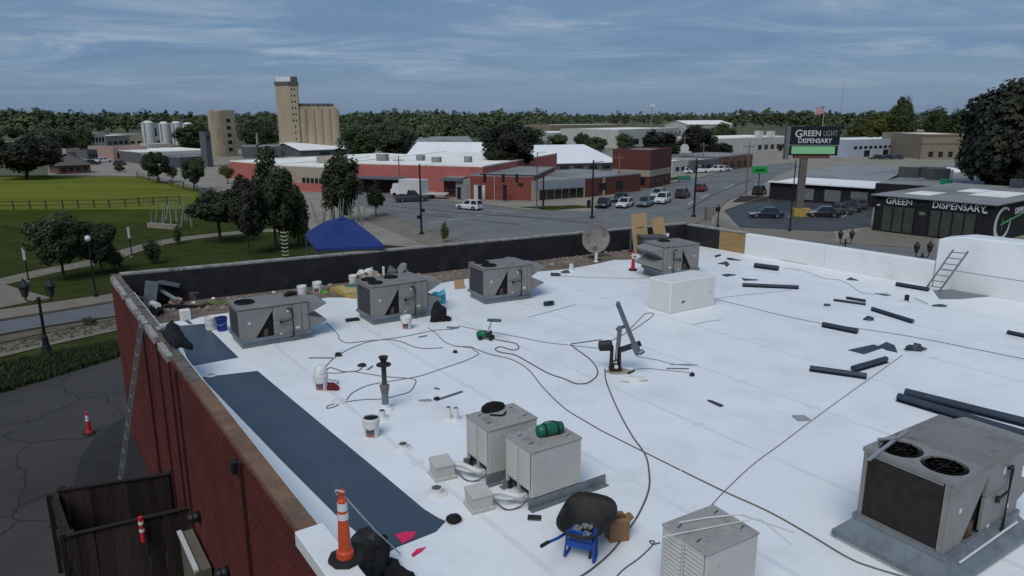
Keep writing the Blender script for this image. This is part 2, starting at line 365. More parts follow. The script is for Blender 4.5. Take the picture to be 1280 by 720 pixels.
def drape(name, c, m, off, nx=24, ny=8):       # four plan corners, draped on the bank
    b = MB(); vs = []; fs = []
    for j in range(ny+1):
        for i in range(nx+1):
            s, t = i/nx, j/ny
            p = (c[0]*(1-s)+c[1]*s)*(1-t) + (c[3]*(1-s)+c[2]*s)*t
            vs.append((p.x, p.y, g(p.x, p.y)+off))
    for j in range(ny):
        for i in range(nx): fs.append((j*(nx+1)+i, j*(nx+1)+i+1, (j+1)*(nx+1)+i+1, (j+1)*(nx+1)+i))
    b._add(vs, fs); return tag(b.build(name, m, smooth=True), kind='structure')
def ribbon(name, pts, wd, m, off, kind='structure', label=None, thick=0.0):
    path = smooth_path([Vector((p.x, p.y, 0)) for p in pts], 10); b = MB(); vs = []; fs = []
    for i, p in enumerate(path):
        d = (path[min(i+1, len(path)-1)] - path[max(i-1, 0)]).normalized(); nrm = Vector((-d.y, d.x, 0))
        for k in (-0.5, 0.5):
            q = p + nrm*(wd*k); vs.append((q.x, q.y, g(q.x, q.y)+off))
    for i in range(len(path)-1): fs.append((2*i, 2*i+1, 2*i+3, 2*i+2))
    b._add(vs, fs); o = b.build(name, m); return tag(o, kind=kind)
# far country under the town and the woods, then the town paving
sheet_px('terrain', [(-900, 222), (55, 219), (300, 247), (700, 245), (1500, 260), (4200, 190), (4200, 145), (-3600, 145)], M_TOWN, 0.006)
sheet_px('pavement', [(60, 219), (175, 220), (300, 247), (335, 262), (395, 300), (560, 312), (1290, 330), (1700, 262), (1230, 187), (60, 187)], M_CONC, 0.014)
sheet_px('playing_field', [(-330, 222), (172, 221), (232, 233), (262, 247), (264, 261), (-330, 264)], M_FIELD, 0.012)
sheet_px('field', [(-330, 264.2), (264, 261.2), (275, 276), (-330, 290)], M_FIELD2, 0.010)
sheet_px('road', [(440, 240), (525, 249), (600, 255.5), (650, 262), (738, 266), (762, 248), (800, 237), (880, 221), (915, 211), (990, 203), (1000, 208), (968, 221), (938, 238), (908, 252), (893, 268), (862, 284), (900, 312), (600, 308), (560, 297), (520, 283), (475, 265), (440, 254)], M_ASPH, 0.026)
sheet_px('road', [(905, 296), (1000, 298), (1180, 312), (1400, 330), (1400, 350), (905, 330)], M_ASPH, 0.03)
sheet_px('car_park', [(905, 264), (944, 250), (962, 247), (1092, 257), (1088, 283), (1040, 290), (925, 285)], M_LOTD, 0.030)
sheet_px('plaza', [(1078, 286), (1165, 291), (1172, 313), (1045, 304)], M_WALK, 0.034)
sheet_px('sidewalk', [(800, 276), (893, 271), (925, 286), (1045, 291), (1045, 303), (960, 298), (870, 286)], M_WALK, 0.036)
sheet_px('sidewalk', [(470, 262), (520, 281), (560, 296), (600, 306), (540, 310), (455, 275)], M_WALK, 0.036)
sheet_px('grass_verge', [(648, 259), (720, 256.5), (745, 259), (690, 263)], M_GRASS, 0.042)
sheet_px('grass_verge', [(765, 236), (850, 224), (862, 219), (800, 228), (765, 232)], M_GRASS, 0.042)
sheet_px('planting_bed', [(915, 253), (926, 245), (962, 246), (958, 252)], M_MULCH, 0.06)
# kerbs: real steps along the main street
def kerb(pts, z=0.0):
    ps = [at(u, v, z) for u, v in pts]; b = MB()
    for a, c in zip(ps[:-1], ps[1:]): b.bar((a.x, a.y, 0.06), (c.x, c.y, 0.06), 0.16, 0.14)
    tag(b.build('kerb', M_WALK), kind='structure')
kerb([(525, 249), (600, 255.5), (650, 262), (738, 266)])
kerb([(762, 248), (800, 237), (880, 221), (915, 211)])
kerb([(968, 221), (938, 238), (908, 252), (893, 268), (862, 284)])
kerb([(905, 264), (944, 250), (962, 247)])
kerb([(475, 265), (520, 283), (560, 297), (600, 308)])
kerb([(1045, 304), (1172, 313)])
# tar seams and worn markings on the street
for pts in ([(482, 257), (560, 265), (650, 271), (735, 279)], [(482, 263), (560, 272), (650, 281)], [(540, 262), (600, 268), (690, 273)], [(860, 262), (900, 240), (945, 222)]):
    ribbon('tar_seam', [at(u, v, 0) for u, v in pts], 0.30, M_TAR, 0.034)
for pts in ([(596, 270), (604, 269)], [(612, 268), (622, 267.5)], [(560, 275), (590, 273)], [(535, 279), (556, 277)], [(600, 262), (640, 265.5)], [(905, 236), (918, 231)], [(876, 248), (886, 243)], [(860, 256), (868, 251)]):
    ribbon('road_marking', [at(u, v, 0) for u, v in pts], 0.25, M_PAINT, 0.038)
for i in range(5):
    ribbon('bay_line', [at(1000+i*17, 262, 0), at(985+i*17, 272, 0)], 0.12, M_PAINT, 0.038)
# park path, side road, walks on the bank
ribbon('path', [gnd(u, v) for u, v in [(-60, 366), (0, 353), (60, 339), (120, 327), (165, 313), (220, 300), (300, 291), (352, 288), (400, 290)]], 2.6, M_WALK, 0.03)
ribbon('path', [gnd(u, v) for u, v in [(-40, 362), (-10, 372), (20, 381)]], 5.0, M_WALK, 0.024)
def strip4(name, a, b, c, d, m, off, nx=20, ny=6): return drape(name, [gnd(*a), gnd(*b), gnd(*c), gnd(*d)], m, off, nx, ny)
strip4('sidewalk', (-260, 425), (330, 340), (330, 345), (-260, 441), M_WALK, 0.028)
strip4('road', (-260, 446), (330, 346), (330, 366), (-260, 480), M_ROADL, 0.034)
strip4('verge', (-260, 481), (330, 367), (330, 376), (-260, 504), M_DRY, 0.03)
strip4('sidewalk', (-260, 505), (330, 377), (330, 383), (-260, 513), M_WALK, 0.034)
kb = MB()
for (ua, va), (ub, vb) in (((-260, 444), (330, 345.5)), ((-260, 480.5), (330, 366.5))):
    A_, B_ = gnd(ua, va), gnd(ub, vb)
    prev = None
    for i in range(25):
        p = A_.lerp(B_, i/24); q = Vector((p.x, p.y, g(p.x, p.y)+0.07))
        if prev is not None: kb.bar(prev, q, 0.16, 0.16)
        prev = q
tag(kb.build('kerb', M_WALK), kind='structure')
# back lot: cracked dark asphalt on the plateau
def crack_mat():
    m = mat('cracked_lot_asphalt', (0.050, 0.047, 0.045), 0.9, 0.2, 0.5, 0.25, 12, dirt=((0.034, 0.032, 0.032), 0.25, 0.48, 0.62))
    t = m.node_tree; b = t.nodes['Principled BSDF']; src = b.inputs['Base Color'].links[0].from_socket
    tcn = N(t, 'ShaderNodeTexCoord'); nz = N(t, 'ShaderNodeTexNoise'); nz.inputs['Scale'].default_value = 0.5; nz.inputs['Detail'].default_value = 5
    t.links.new(tcn.outputs['Object'], nz.inputs['Vector'])
    mp = N(t, 'ShaderNodeMix', data_type='RGBA'); mp.blend_type = 'ADD'; mp.inputs[0].default_value = 1.6
    t.links.new(tcn.outputs['Object'], mp.inputs[6]); t.links.new(nz.outputs['Color'], mp.inputs[7])
    vo = N(t, 'ShaderNodeTexVoronoi', feature='DISTANCE_TO_EDGE'); vo.inputs['Scale'].default_value = 0.33; t.links.new(mp.outputs[2], vo.inputs['Vector'])
    f = ramp(t, vo.outputs['Distance'], [(0.003, (1, 1, 1)), (0.013, (0, 0, 0))])
    mm = N(t, 'ShaderNodeMix', data_type='RGBA'); t.links.new(f, mm.inputs[0]); t.links.new(src, mm.inputs[6]); mm.inputs[7].default_value = (0.017, 0.017, 0.018, 1)
    t.links.new(mm.outputs[2], b.inputs['Base Color']); return m
M_LOT = crack_mat()
drape('back_lot', [at(-420, 600, PLAT), at(168, 440, PLAT), at(640, 560, PLAT), at(-420, 1100, PLAT)], M_LOT, 0.02, 40, 30)

pp = [at(u, v, PLAT) for u, v in ((158, 520), (140, 532), (118, 548), (100, 575), (90, 610), (60, 660), (230, 680), (230, 560))]
b = MB(); b.quad(*[(p.x, p.y, PLAT+0.026) for p in pp]); tag(b.build('asphalt_patch', mat('fresh_black_asphalt', (0.022, 0.022, 0.024), 0.85, 0.25, 1.5, 0.3, 14)), kind='structure')
# ================================================================== THE RED BUILDING WE LOOK DOWN ON
LDIR = Vector((math.cos(R_(-55.0)), math.sin(R_(-55.0)), 0))
PT = 9.5                                        # parapet top
A = at(137, 342, PT); A.z = 0
B1, B2 = at(884, 309, RZ), at(1160, 357, RZ); B1.z = B2.z = 0
RDIR = (B2 - B1).normalized(); rn_ = Vector((-RDIR.y, RDIR.x, 0)); rn_ = rn_ if rn_.x > 0 else -rn_
W0 = at(690, 290, PT); W0.z = 0; bd_ = (W0 - A).normalized(); O1 = B1 + rn_*0.30
s_ = ((A - O1).x*bd_.y - (A - O1).y*bd_.x) / (RDIR.x*bd_.y - RDIR.y*bd_.x)
C = O1 + RDIR*s_
D = O1 + RDIR*((B2-B1).dot(RDIR)+0.1)
RTOP = 9.32
Fp = A + LDIR*33.0
E_ = D + RDIR*26.0
main = thing('red_brick_building', 'low red brick building with a new white membrane roof and timber topped parapet', 'building', (0, 0, 0))
def brick_mat():
    m = mat('old_red_brick', (0.142, 0.034, 0.029), 0.9, 0.2, 1.2, spec=0.15, dirt=((0.10, 0.028, 0.025), 0.5, 0.5, 0.7))
    t = m.node_tree; b = t.nodes['Principled BSDF']; src = b.inputs['Base Color'].links[0].from_socket
    uv = N(t, 'ShaderNodeTexCoord'); mp = N(t, 'ShaderNodeMapping'); mp.inputs['Rotation'].default_value = (R_(90), 0, 0)
    rot = N(t, 'ShaderNodeMapping'); rot.inputs['Rotation'].default_value = (0, 0, R_(55))
    t.links.new(uv.outputs['Object'], rot.inputs[0])
    se = N(t, 'ShaderNodeSeparateXYZ'); t.links.new(rot.outputs[0], se.inputs[0])
    co = N(t, 'ShaderNodeCombineXYZ'); t.links.new(se.outputs[0], co.inputs[0]); t.links.new(se.outputs[2], co.inputs[1])
    br = N(t, 'ShaderNodeTexBrick'); br.inputs['Scale'].default_value = 1.0; br.inputs['Brick Width'].default_value = 0.21; br.inputs['Row Height'].default_value = 0.085
    br.inputs['Mortar Size'].default_value = 0.010; br.inputs['Color1'].default_value = (1, 1, 1, 1); br.inputs['Color2'].default_value = (0.72, 0.72, 0.72, 1); br.inputs['Mortar'].default_value = (0.25, 0.25, 0.25, 1)
    t.links.new(co.outputs[0], br.inputs['Vector'])
    mm = N(t, 'ShaderNodeMix', data_type='RGBA'); mm.blend_type = 'MULTIPLY'; mm.inputs[0].default_value = 0.7
    t.links.new(src, mm.inputs[6]); t.links.new(br.outputs['Color'], mm.inputs[7]); t.links.new(mm.outputs[2], b.inputs['Base Color'])
    bp = N(t, 'ShaderNodeBump'); bp.inputs['Strength'].default_value = 0.7; bp.inputs['Distance'].default_value = 0.012
    bw = N(t, 'ShaderNodeRGBToBW'); t.links.new(br.outputs['Color'], bw.inputs[0]); t.links.new(bw.outputs[0], bp.inputs['Height']); t.links.new(bp.outputs[0], b.inputs['Normal'])
    return m
M_BRICK = brick_mat()
LN = Vector((LDIR.y, -LDIR.x, 0))               # points out of the left wall
if LN.x > 0: LN = -LN
PW = 0.24
def wall_run(b, p, q, inward, th, z0, z1):
    b.prism([(p.x, p.y), (q.x, q.y), (q.x+inward.x*th, q.y+inward.y*th), (p.x+inward.x*th, p.y+inward.y*th)], z0, z1)
b = MB(); wall_run(b, A, Fp, -LN, PW, 2.5, PT-0.10); b.build('left_wall', M_BRICK, main)
BDIR = (C - A).normalized(); BN = Vector((-BDIR.y, BDIR.x, 0))
A2 = A - LN*PW
Lb = (C - A2).length; Mb = Matrix.Translation(A2) @ Matrix.Rotation(math.atan2(BDIR.y, BDIR.x), 4, 'Z')
ztop = lambda f: (PT-0.06) + (RTOP - PT + 0.06)*f       # the back parapet falls a little towards the far corner
b = MB(); b.plate([(0.004, 2.5), (Lb, 2.5), (Lb, ztop(1)), (0.004, ztop(0))], -0.30, 0.0, Mb); b.build('back_wall', M_BLACK, main)
RN = Vector((-RDIR.y, RDIR.x, 0))
if RN.x < 0: RN = -RN
b = MB(); wall_run(b, C + RDIR*0.305, D, -RN, 0.30, 2.5, RTOP); rw = b.build('right_wall', M_MEMB2, main, bevel=0.03)
# black felt and plywood patch on the right parapet's inner face
i0 = C - RN*0.302 + RDIR*0.31
def inner_sheet(name, s0, s1, z0, z1, m, th=0.012, bevel=0.0):
    b = MB(); p = i0 + RDIR*s0; q = i0 + RDIR*s1; wall_run(b, p, q, -RN, th, z0, z1); return b.build(name, m, main, bevel=bevel)
def rs(u, v, z):                                # distance along the right wall of a sighted point
    return (at(u, v, z) - i0).dot(RDIR)
s_ply0, s_ply1 = rs(902, 311, RZ), rs(936, 316, RZ)
inner_sheet('felt_sheet', 0.0, s_ply0, RZ, RTOP-.03, M_BLACK)
inner_sheet('plywood_sheet', s_ply0+0.004, s_ply1, RZ, RTOP-.04, M_PLY, 0.03)
b = MB(); wall_run(b, C + RDIR*0.31 + RN*0.03, C + RDIR*(0.31+s_ply1), -RN, 0.36, RTOP+.002, RTOP+.035); b.build('coping', M_COPE, main)
# light coping line on the back wall in lengths
Lb = (C - A2).length; n = 14
for i in range(n):
    x0, x1 = Lb*i/n+0.01, Lb*(i+1)/n-0.01; f0, f1 = i/n, (i+1)/n; h_ = 0.053+0.01*random.random(); b = MB()
    b.plate([(x0, ztop(f0)+0.002), (x1, ztop(f1)+0.002), (x1, ztop(f1)+h_), (x0, ztop(f0)+h_)], -0.19, 0.05, Mb); b.build('coping', M_COPE, main)
# timber plate on the left parapet, in lengths, with remains of pale coping on the outer edge
def lpos(u, v, z=PT): return (at(u, v, z) - A).dot(LDIR)
def lruns(name, s0, s1, m, z0, z1, in0, in1, bevel=0.0):
    b = MB(); p = A + LDIR*s0 - LN*in0; q = A + LDIR*s1 - LN*in0; wall_run(b, p, q, -LN, in1-in0, z0, z1); return b.build(name, m, main, bevel=bevel)
sg = lpos(237, 478); se = lpos(385, 660)
lruns('mortar_bed', 0.02, sg, M_GREYTOP, PT-0.098, PT-0.03, 0.03, PW)
x0 = sg
while x0 < se:
    x1 = min(x0 + 2.4, se); lruns('timber_plate', x0+0.006, x1-0.006, M_WOOD, PT-0.098, PT-0.02+0.008*random.random(), 0.02, PW); x0 = x1
for (u0, v0, u1, v1) in ((140, 346, 155, 368), (157, 372, 167, 386), (169, 388, 181, 403), (186, 405, 198, 420), (203, 427, 216, 444)):
    lruns('coping', lpos(u0, v0), lpos(u1, v1), M_COPE, PT-0.16, PT-0.005, -0.05, 0.07, 0.01)
lruns('metal_coping', se+0.01, se+1.35, M_MEMB2, PT-0.16, PT+0.02, -0.04, PW+0.05, 0.012)
lruns('timber_plate', se+1.37, se+8, M_WOOD, PT-0.098, PT-0.02, 0.02, PW)
# dark vertical joints / downpipes on the red wall
for u, v in ((170, 398), (184, 425), (199, 446), (217, 455), (300, 566)):
    s = lpos(u, v); w_ = 0.07 if u != 199 else 0.05
    b = MB(); p = A + LDIR*s; q = p + LDIR*w_; wall_run(b, p, q, LN, 0.045, 2.6, PT-0.12); b.build('downpipe', mat('dark_red_pipe', (0.045, 0.012, 0.011), 0.7, 0.2, 3), main)
s = lpos(299, 559); b = MB(); p = A + LDIR*(s-0.03); wall_run(b, p, p + LDIR*0.14, LN, 0.10, PT-0.34, PT-0.17); b.build('bracket', M_BLACKP, main)
for u, v in ((250, 645), (286, 714)):
    d = sight(u, v); t = (A - Vector((0, 0, EYE))).dot(LN) / d.dot(LN); p = Vector((0, 0, EYE)) + d*t
    b = MB(); b.cyl(p - LN*0.01, p + LN*0.14, 0.11, 0.09, 14); b.blob(p + LN*0.14, (0.1, 0.1, 0.1), 1, 0.0, 2, flat=False); b.build('wall_lamp', M_BLACKP, main, smooth=True)
# old deck and the white membrane over it
deck = [A2 - BN*0.29, C - BN*0.29 - RN*0.0, D - RN*0.0, E_, E_ + Vector((-3, -12, 0)), Fp - LN*PW]
b = MB(); b.prism([(p.x, p.y) for p in deck], RZ-0.25, RZ-0.012); b.build('old_roof_deck', M_OLD, main)
wh = [roof(u, v) for u, v in [(196, 405), (232, 400), (262, 394), (330, 385), (372, 378), (410, 372), (445, 372), (505, 362), (562, 352), (600, 346), (690, 338), (712, 336), (745, 330), (783, 321), (802, 314), (835, 309)]]
wr = [i0 + RDIR*0.6, i0 + RDIR*40]
lft = [A - LN*(PW-0.05) + LDIR*(wh[0]-A).dot(LDIR), Fp - LN*(PW-0.05)]
poly = [lft[0]] + wh[1:] + wr + [E_ + Vector((-4, -10, 0)), lft[1]]
b = MB(); b.prism([(p.x, p.y) for p in poly], RZ-0.03, RZ); b.build('membrane', M_MEMB, main)
M_SEAM = mat('lapped_membrane', (0.68, 0.70, 0.715), 0.35, 0.05, 2)
# lapped seams of the sheets, a few millimetres proud
sx = 0
for k_ in range(1, 9):
    o = A2 + BDIR*(2.45*k_) ; p = o + LDIR*(4.0 + 0.5*(k_ % 3)); q = p + LDIR*(20)
    b = MB(); wall_run(b, p, q, -LN, 0.10, RZ-0.002, RZ+0.004); b.build('lap_seam', M_SEAM, main)
    for j in range(4):
        c = p + LDIR*(1.5+3.1*j+0.7*((k_*j) % 3)) - LN*0.05; b = MB(); b.lathe([(0.11, 0), (0.11, 0.009), (0, 0.009)], 14, (c.x, c.y, RZ)); b.build('joint_cover', M_SEAM, main)
# flashing turned up on the left parapet and cant strip
b = MB(); wall_run(b, A - LN*PW + LDIR*(wh[0]-A).dot(LDIR), Fp - LN*PW, -LN, 0.02, RZ, PT-0.04); b.build('flashing', M_MEMB2, main)
for (s0, s1, z1) in ((s_ply1+0.01, 6.4, RTOP-.015), (6.42, (D-C).length-0.3, RTOP-.02)):
    b = MB(); p = i0 + RDIR*s0; q = i0 + RDIR*s1
    wall_run(b, p, q, -RN, 0.02, RZ, z1); b.build('membrane_flashing', M_MEMB2, main, bevel=0.008)
# higher wall of the next roof, dressed in membrane
D2 = D + RDIR*0.02; dd = Matrix.Translation(D2 - RN*0.28) @ Matrix.Rotation(math.atan2(RDIR.y, RDIR.x), 4, 'Z')
zt = atY(1195, 296, (D2 + RDIR*0.9).y).z
b = MB(); b.plate([(0, RZ-0.1), (24, RZ-0.1), (24, zt+0.15), (0.75, zt), (0.0, zt-0.16)], 0.0, 0.9, dd); b.build('higher_wall', M_MEMB, main, bevel=0.03)
b = MB(); b.plate([(0.25, RZ), (23, RZ), (23, RZ+0.62), (0.25, RZ+0.62)], -0.015, -0.001, dd); b.build('base_flashing', M_MEMB2, main)
b = MB(); b.plate([(0.25, RZ+0.621), (23, RZ+0.621), (23, RZ+0.634), (0.25, RZ+0.634)], -0.012, -0.001, dd); b.build('termination_bar', M_CORD, main)
# grey protective strips laid on the white roof
def flat_sheet(name, label, pts, m, th=0.006, cat='membrane sheet', z=RZ+0.002, wav=0.0):
    ps = [at(u, v, RZ) for u, v in pts]; b = MB(); b.prism([(p.x, p.y) for p in ps], z, z+th); return tag(b.build(name, m), label, cat)
flat_sheet('membrane_strip', 'short dark slate membrane strip laid along the parapet beyond the white walkway gap', [(218, 408), (255, 405), (298, 447), (238, 458)], M_STRIP, 0.008)
flat_sheet('membrane_strip', 'long dark slate membrane strip running along the left parapet towards the orange cone', [(252, 472), (322, 464), (400, 529), (480, 595), (530, 637), (548, 648), (557, 652), (545, 665), (497, 684), (480, 694), (420, 644), (350, 574)], M_STRIP, 0.008)
flat_sheet('membrane_patch', 'grey membrane patch lying at the foot of the aluminium ladder', [(1166, 363), (1200, 361), (1218, 362), (1244, 370), (1200, 374), (1174, 374)], mat('grey_patch', (0.16, 0.175, 0.185), 0.5, 0.08, 2), 0.006)

# ================================================================== ROOFTOP MACHINES
def sub(o, b, name, m, **k): return b.build(name, m, o, **k)
def rtu(label, corner, L, W, H, rz, fans, flip=False, curb=0.16, hoods=True, big=False, stick=True):
    """corner = sighted front left foot; local x along the cabinet, y away"""
    ex = Vector((math.cos(rz), math.sin(rz), 0)); ey = Vector((-ex.y, ex.x, 0))
    t = thing('rooftop_unit', label, 'rooftop unit', corner + ex*(L/2) + ey*(W/2), rz, 'packaged rooftop units')
    s = -1 if flip else 1
    X = lambda x: s*x
    # curb
    b = MB(); b.box((0, 0, curb/2), (L-0.06, W-0.06, curb)); sub(t, b, 'curb', M_GALV)
    b = MB()
    for y in (-W/2-0.012, W/2+0.012): b.box((0, y, curb+0.03), (L+0.08, 0.05, 0.07))
    for x in (-L/2-0.012, L/2+0.012): b.box((x, 0, curb+0.03), (0.05, W-0.03, 0.07))
    sub(t, b, 'base_rail', M_GALV)
    z0 = curb+0.02; zt = curb+H
    # core with coil showing through the cut-out
    b = MB(); b.box((0, 0.02, (z0+zt)/2), (L-0.10, W-0.14, zt-z0-0.02)); sub(t, b, 'core', M_DARK)
    f0, f1 = -0.14*L, 0.02*L                     # cut-out along the front
    f0 = -0.30*L; f1 = -0.02*L
    y0 = -W/2
    def panel(poly, name='panel', m=M_RTU):
        b = MB(); b.plate([(X(px), pz) for px, pz in poly], y0, y0+0.05); return sub(t, b, name, m, bevel=0.006)
    panel([(-L/2, z0), (f0, z0), (f1, z0+(zt-z0)*0.86), (f1, zt-0.02), (-L/2, zt-0.02)], 'front_panel')
    panel([(f1+0.008, z0+0.04), (0.27*L, z0+0.04), (0.27*L, z0+(zt-z0)*0.52), (f1+0.008, z0+(zt-z0)*0.52)], 'access_panel')
    panel([(f1+0.008, z0+(zt-z0)*0.53), (0.27*L, z0+(zt-z0)*0.53), (0.27*L, zt-0.02), (f1+0.008, zt-0.02)], 'access_panel')
    panel([(0.278*L, z0+0.02), (0.40*L, z0+0.02), (0.40*L, zt-0.02), (0.278*L, zt-0.02)], 'access_panel')
    panel([(0.407*L, z0+0.02), (0.5*L, z0+0.02), (0.5*L, zt-0.02), (0.407*L, zt-0.02)], 'corner_panel')
    # something of the inside behind the cut-out
    b = MB(); b.cyl((X(f1-0.17), y0+0.09, z0), (X(f1-0.17), y0+0.09, z0+0.22), 0.06, 0.06, 10); b.tube([(X(f1-0.05), y0+0.1, z0+0.05), (X(f1-0.2), y0+0.08, z0+0.12), (X(f1-0.3), y0+0.1, z0+0.06)], 0.015)
    sub(t, b, 'compressor', mat('grimy_copper', (0.10, 0.06, 0.045), 0.6, 0.3, 8))
    # condenser end, back and supply end
    b = MB(); b.box((X(-L/2+0.03), 0.02, (z0+zt)/2), (0.05, W-0.16, zt-z0-0.08)); sub(t, b, 'coil', M_COIL if not big else M_COILB)
    b = MB()
    for y in (-W/2+0.06, W/2-0.03): b.box((X(-L/2+0.02), y, (z0+zt)/2), (0.055, 0.055, zt-z0-0.02))
    b.box((X(-L/2+0.02), 0.02, z0+0.03), (0.052, W-0.17, 0.05)); b.box((X(-L/2+0.02), 0.02, zt-0.045), (0.052, W-0.17, 0.05))
    sub(t, b, 'end_frame', M_RTU)
    b = MB(); b.box((0, W/2-0.025, (z0+zt)/2), (L-0.004, 0.05, zt-z0-0.02)); sub(t, b, 'back_panel', M_RTU)
    b = MB(); b.box((X(L/2-0.025), 0.02, (z0+zt)/2), (0.05, W-0.14, zt-z0-0.03)); sub(t, b, 'end_panel', M_RTU)
    b = MB(); b.box((0, 0, zt+0.015), (L+0.03, W+0.03, 0.05)); sub(t, b, 'lid', M_RTUTOP, bevel=0.012)
    for fx, fy, fr in fans:
        fo = MB(); fo.lathe([(fr, 0), (fr, 0.035), (fr-0.03, 0.035), (fr-0.03, 0.006)], 24, (X(fx), fy, zt+0.04)); fn = sub(t, fo, 'fan', M_DARK)
        b = MB()
        for k in range(4):
            r = (fr-0.04)*(k+1)/4.5; b.lathe([(r+0.004, 0.03), (r+0.004, 0.036), (r-0.004, 0.036), (r-0.004, 0.03)], 20, (X(fx), fy, zt+0.04))
        for k in range(6):
            a = k*math.pi/6; b.bar((X(fx)+math.cos(a)*(fr-.03), fy+math.sin(a)*(fr-.03), zt+0.07), (X(fx)-math.cos(a)*(fr-.03), fy-math.sin(a)*(fr-.03), zt+0.07), 0.008, 0.006)
        sub(fn, b, 'grille', M_BLKC)
    if hoods:
        ov = 0.30*L
        b = MB(); b.plate([(X(L/2), zt-0.02), (X(L/2+ov*1.02), zt-0.10), (X(L/2+ov*0.98), zt-0.14), (X(L/2), z0+(zt-z0)*0.56)], -W/2+0.05, W/2-0.08); sub(t, b, 'outside_air_hood', M_RTU, bevel=0.006)
        b = MB(); b.plate([(X(L/2), z0+(zt-z0)*0.52), (X(L/2+ov*0.98), z0+(zt-z0)*0.30), (X(L/2+ov*0.96), z0+(zt-z0)*0.26), (X(L/2), z0+(zt-z0)*0.06)], -W/2+0.05, W/2-0.08); sub(t, b, 'exhaust_hood', M_RTU, bevel=0.006)
    # conduit, switch, stickers
    xs = X(0.245*L)
    b = MB(); b.tube([(xs-X(0.10), y0-0.05, z0+(zt-z0)*0.86), (xs, y0-0.05, z0+(zt-z0)*0.86), (xs+X(.02), y0-0.05, z0+(zt-z0)*0.80), (xs+X(.02), y0-0.05, z0-0.04), (xs-X(0.06), y0-0.05, z0-0.06)], 0.022, 8)
    b.tube([(xs, y0-0.05, z0+(zt-z0)*0.50), (xs-X(0.26), y0-0.05, z0+(zt-z0)*0.46)], 0.016, 8)
    b.cyl((xs-X(0.27), y0-0.05, z0+(zt-z0)*0.43), (xs-X(0.27), y0-0.05, z0+(zt-z0)*0.51), 0.03, 0.03, 8); sub(t, b, 'conduit', M_BLK)
    if stick:
        for (px, pz, ww, hh) in ((-0.36, 0.56, 0.055, 0.06), (0.20, 0.80, 0.06, 0.09), (0.33, 0.20, 0.10, 0.06), (0.08, 0.07, 0.07, 0.04)):
            b = MB(); b.box((X(px*L), y0-0.004-0.002*(px > 0), z0+pz*(zt-z0)), (ww, 0.004, hh)); sub(t, b, 'sticker', M_LABEL)
    return t
RT = R_(TH)
r1 = rtu('grey rooftop unit with a round fan on its lid, between slate strip and brown roof', roof(302, 437), 1.66, 1.06, 0.80, RT, [(-0.55, 0.05, 0.24)])
b = MB(); b.blob((0.62, 0.18, 1.04), (0.17, 0.11, 0.06), 3, 0.3); b.tube([(0.45, 0.0, 1.03), (0.62, 0.12, 1.09), (0.75, 0.05, 1.03)], 0.02)
cloth = b.build('glove', M_BLKC); cloth.matrix_world = Matrix.Translation(r1.location) @ Matrix.Rotation(RT, 4, 'Z'); tag(cloth, 'black work glove left on the lid of the unit beside the slate strip', 'glove')
r2 = rtu('grey rooftop unit with three fans, black heap of bags at its hood end', roof(466, 407), 1.64, 1.06, 0.88, RT, [(-0.58, -0.24, 0.20), (-0.58, 0.24, 0.20), (0.05, 0.18, 0.20)])
r3 = rtu('grey rooftop unit with twin fans above a skirted curb, nearest the satellite dish', roof(606, 381), 1.60, 1.10, 0.88, R_(28), [(-0.50, -0.24, 0.23), (-0.50, 0.26, 0.23)], curb=0.18)
r4 = rtu('grey rooftop unit with louvred hoods standing behind the white curb box', roof(829, 350), 1.50, 1.2, 0.90, R_(26), [(0.1, 0.3, 0.22)], flip=True, curb=0.22)
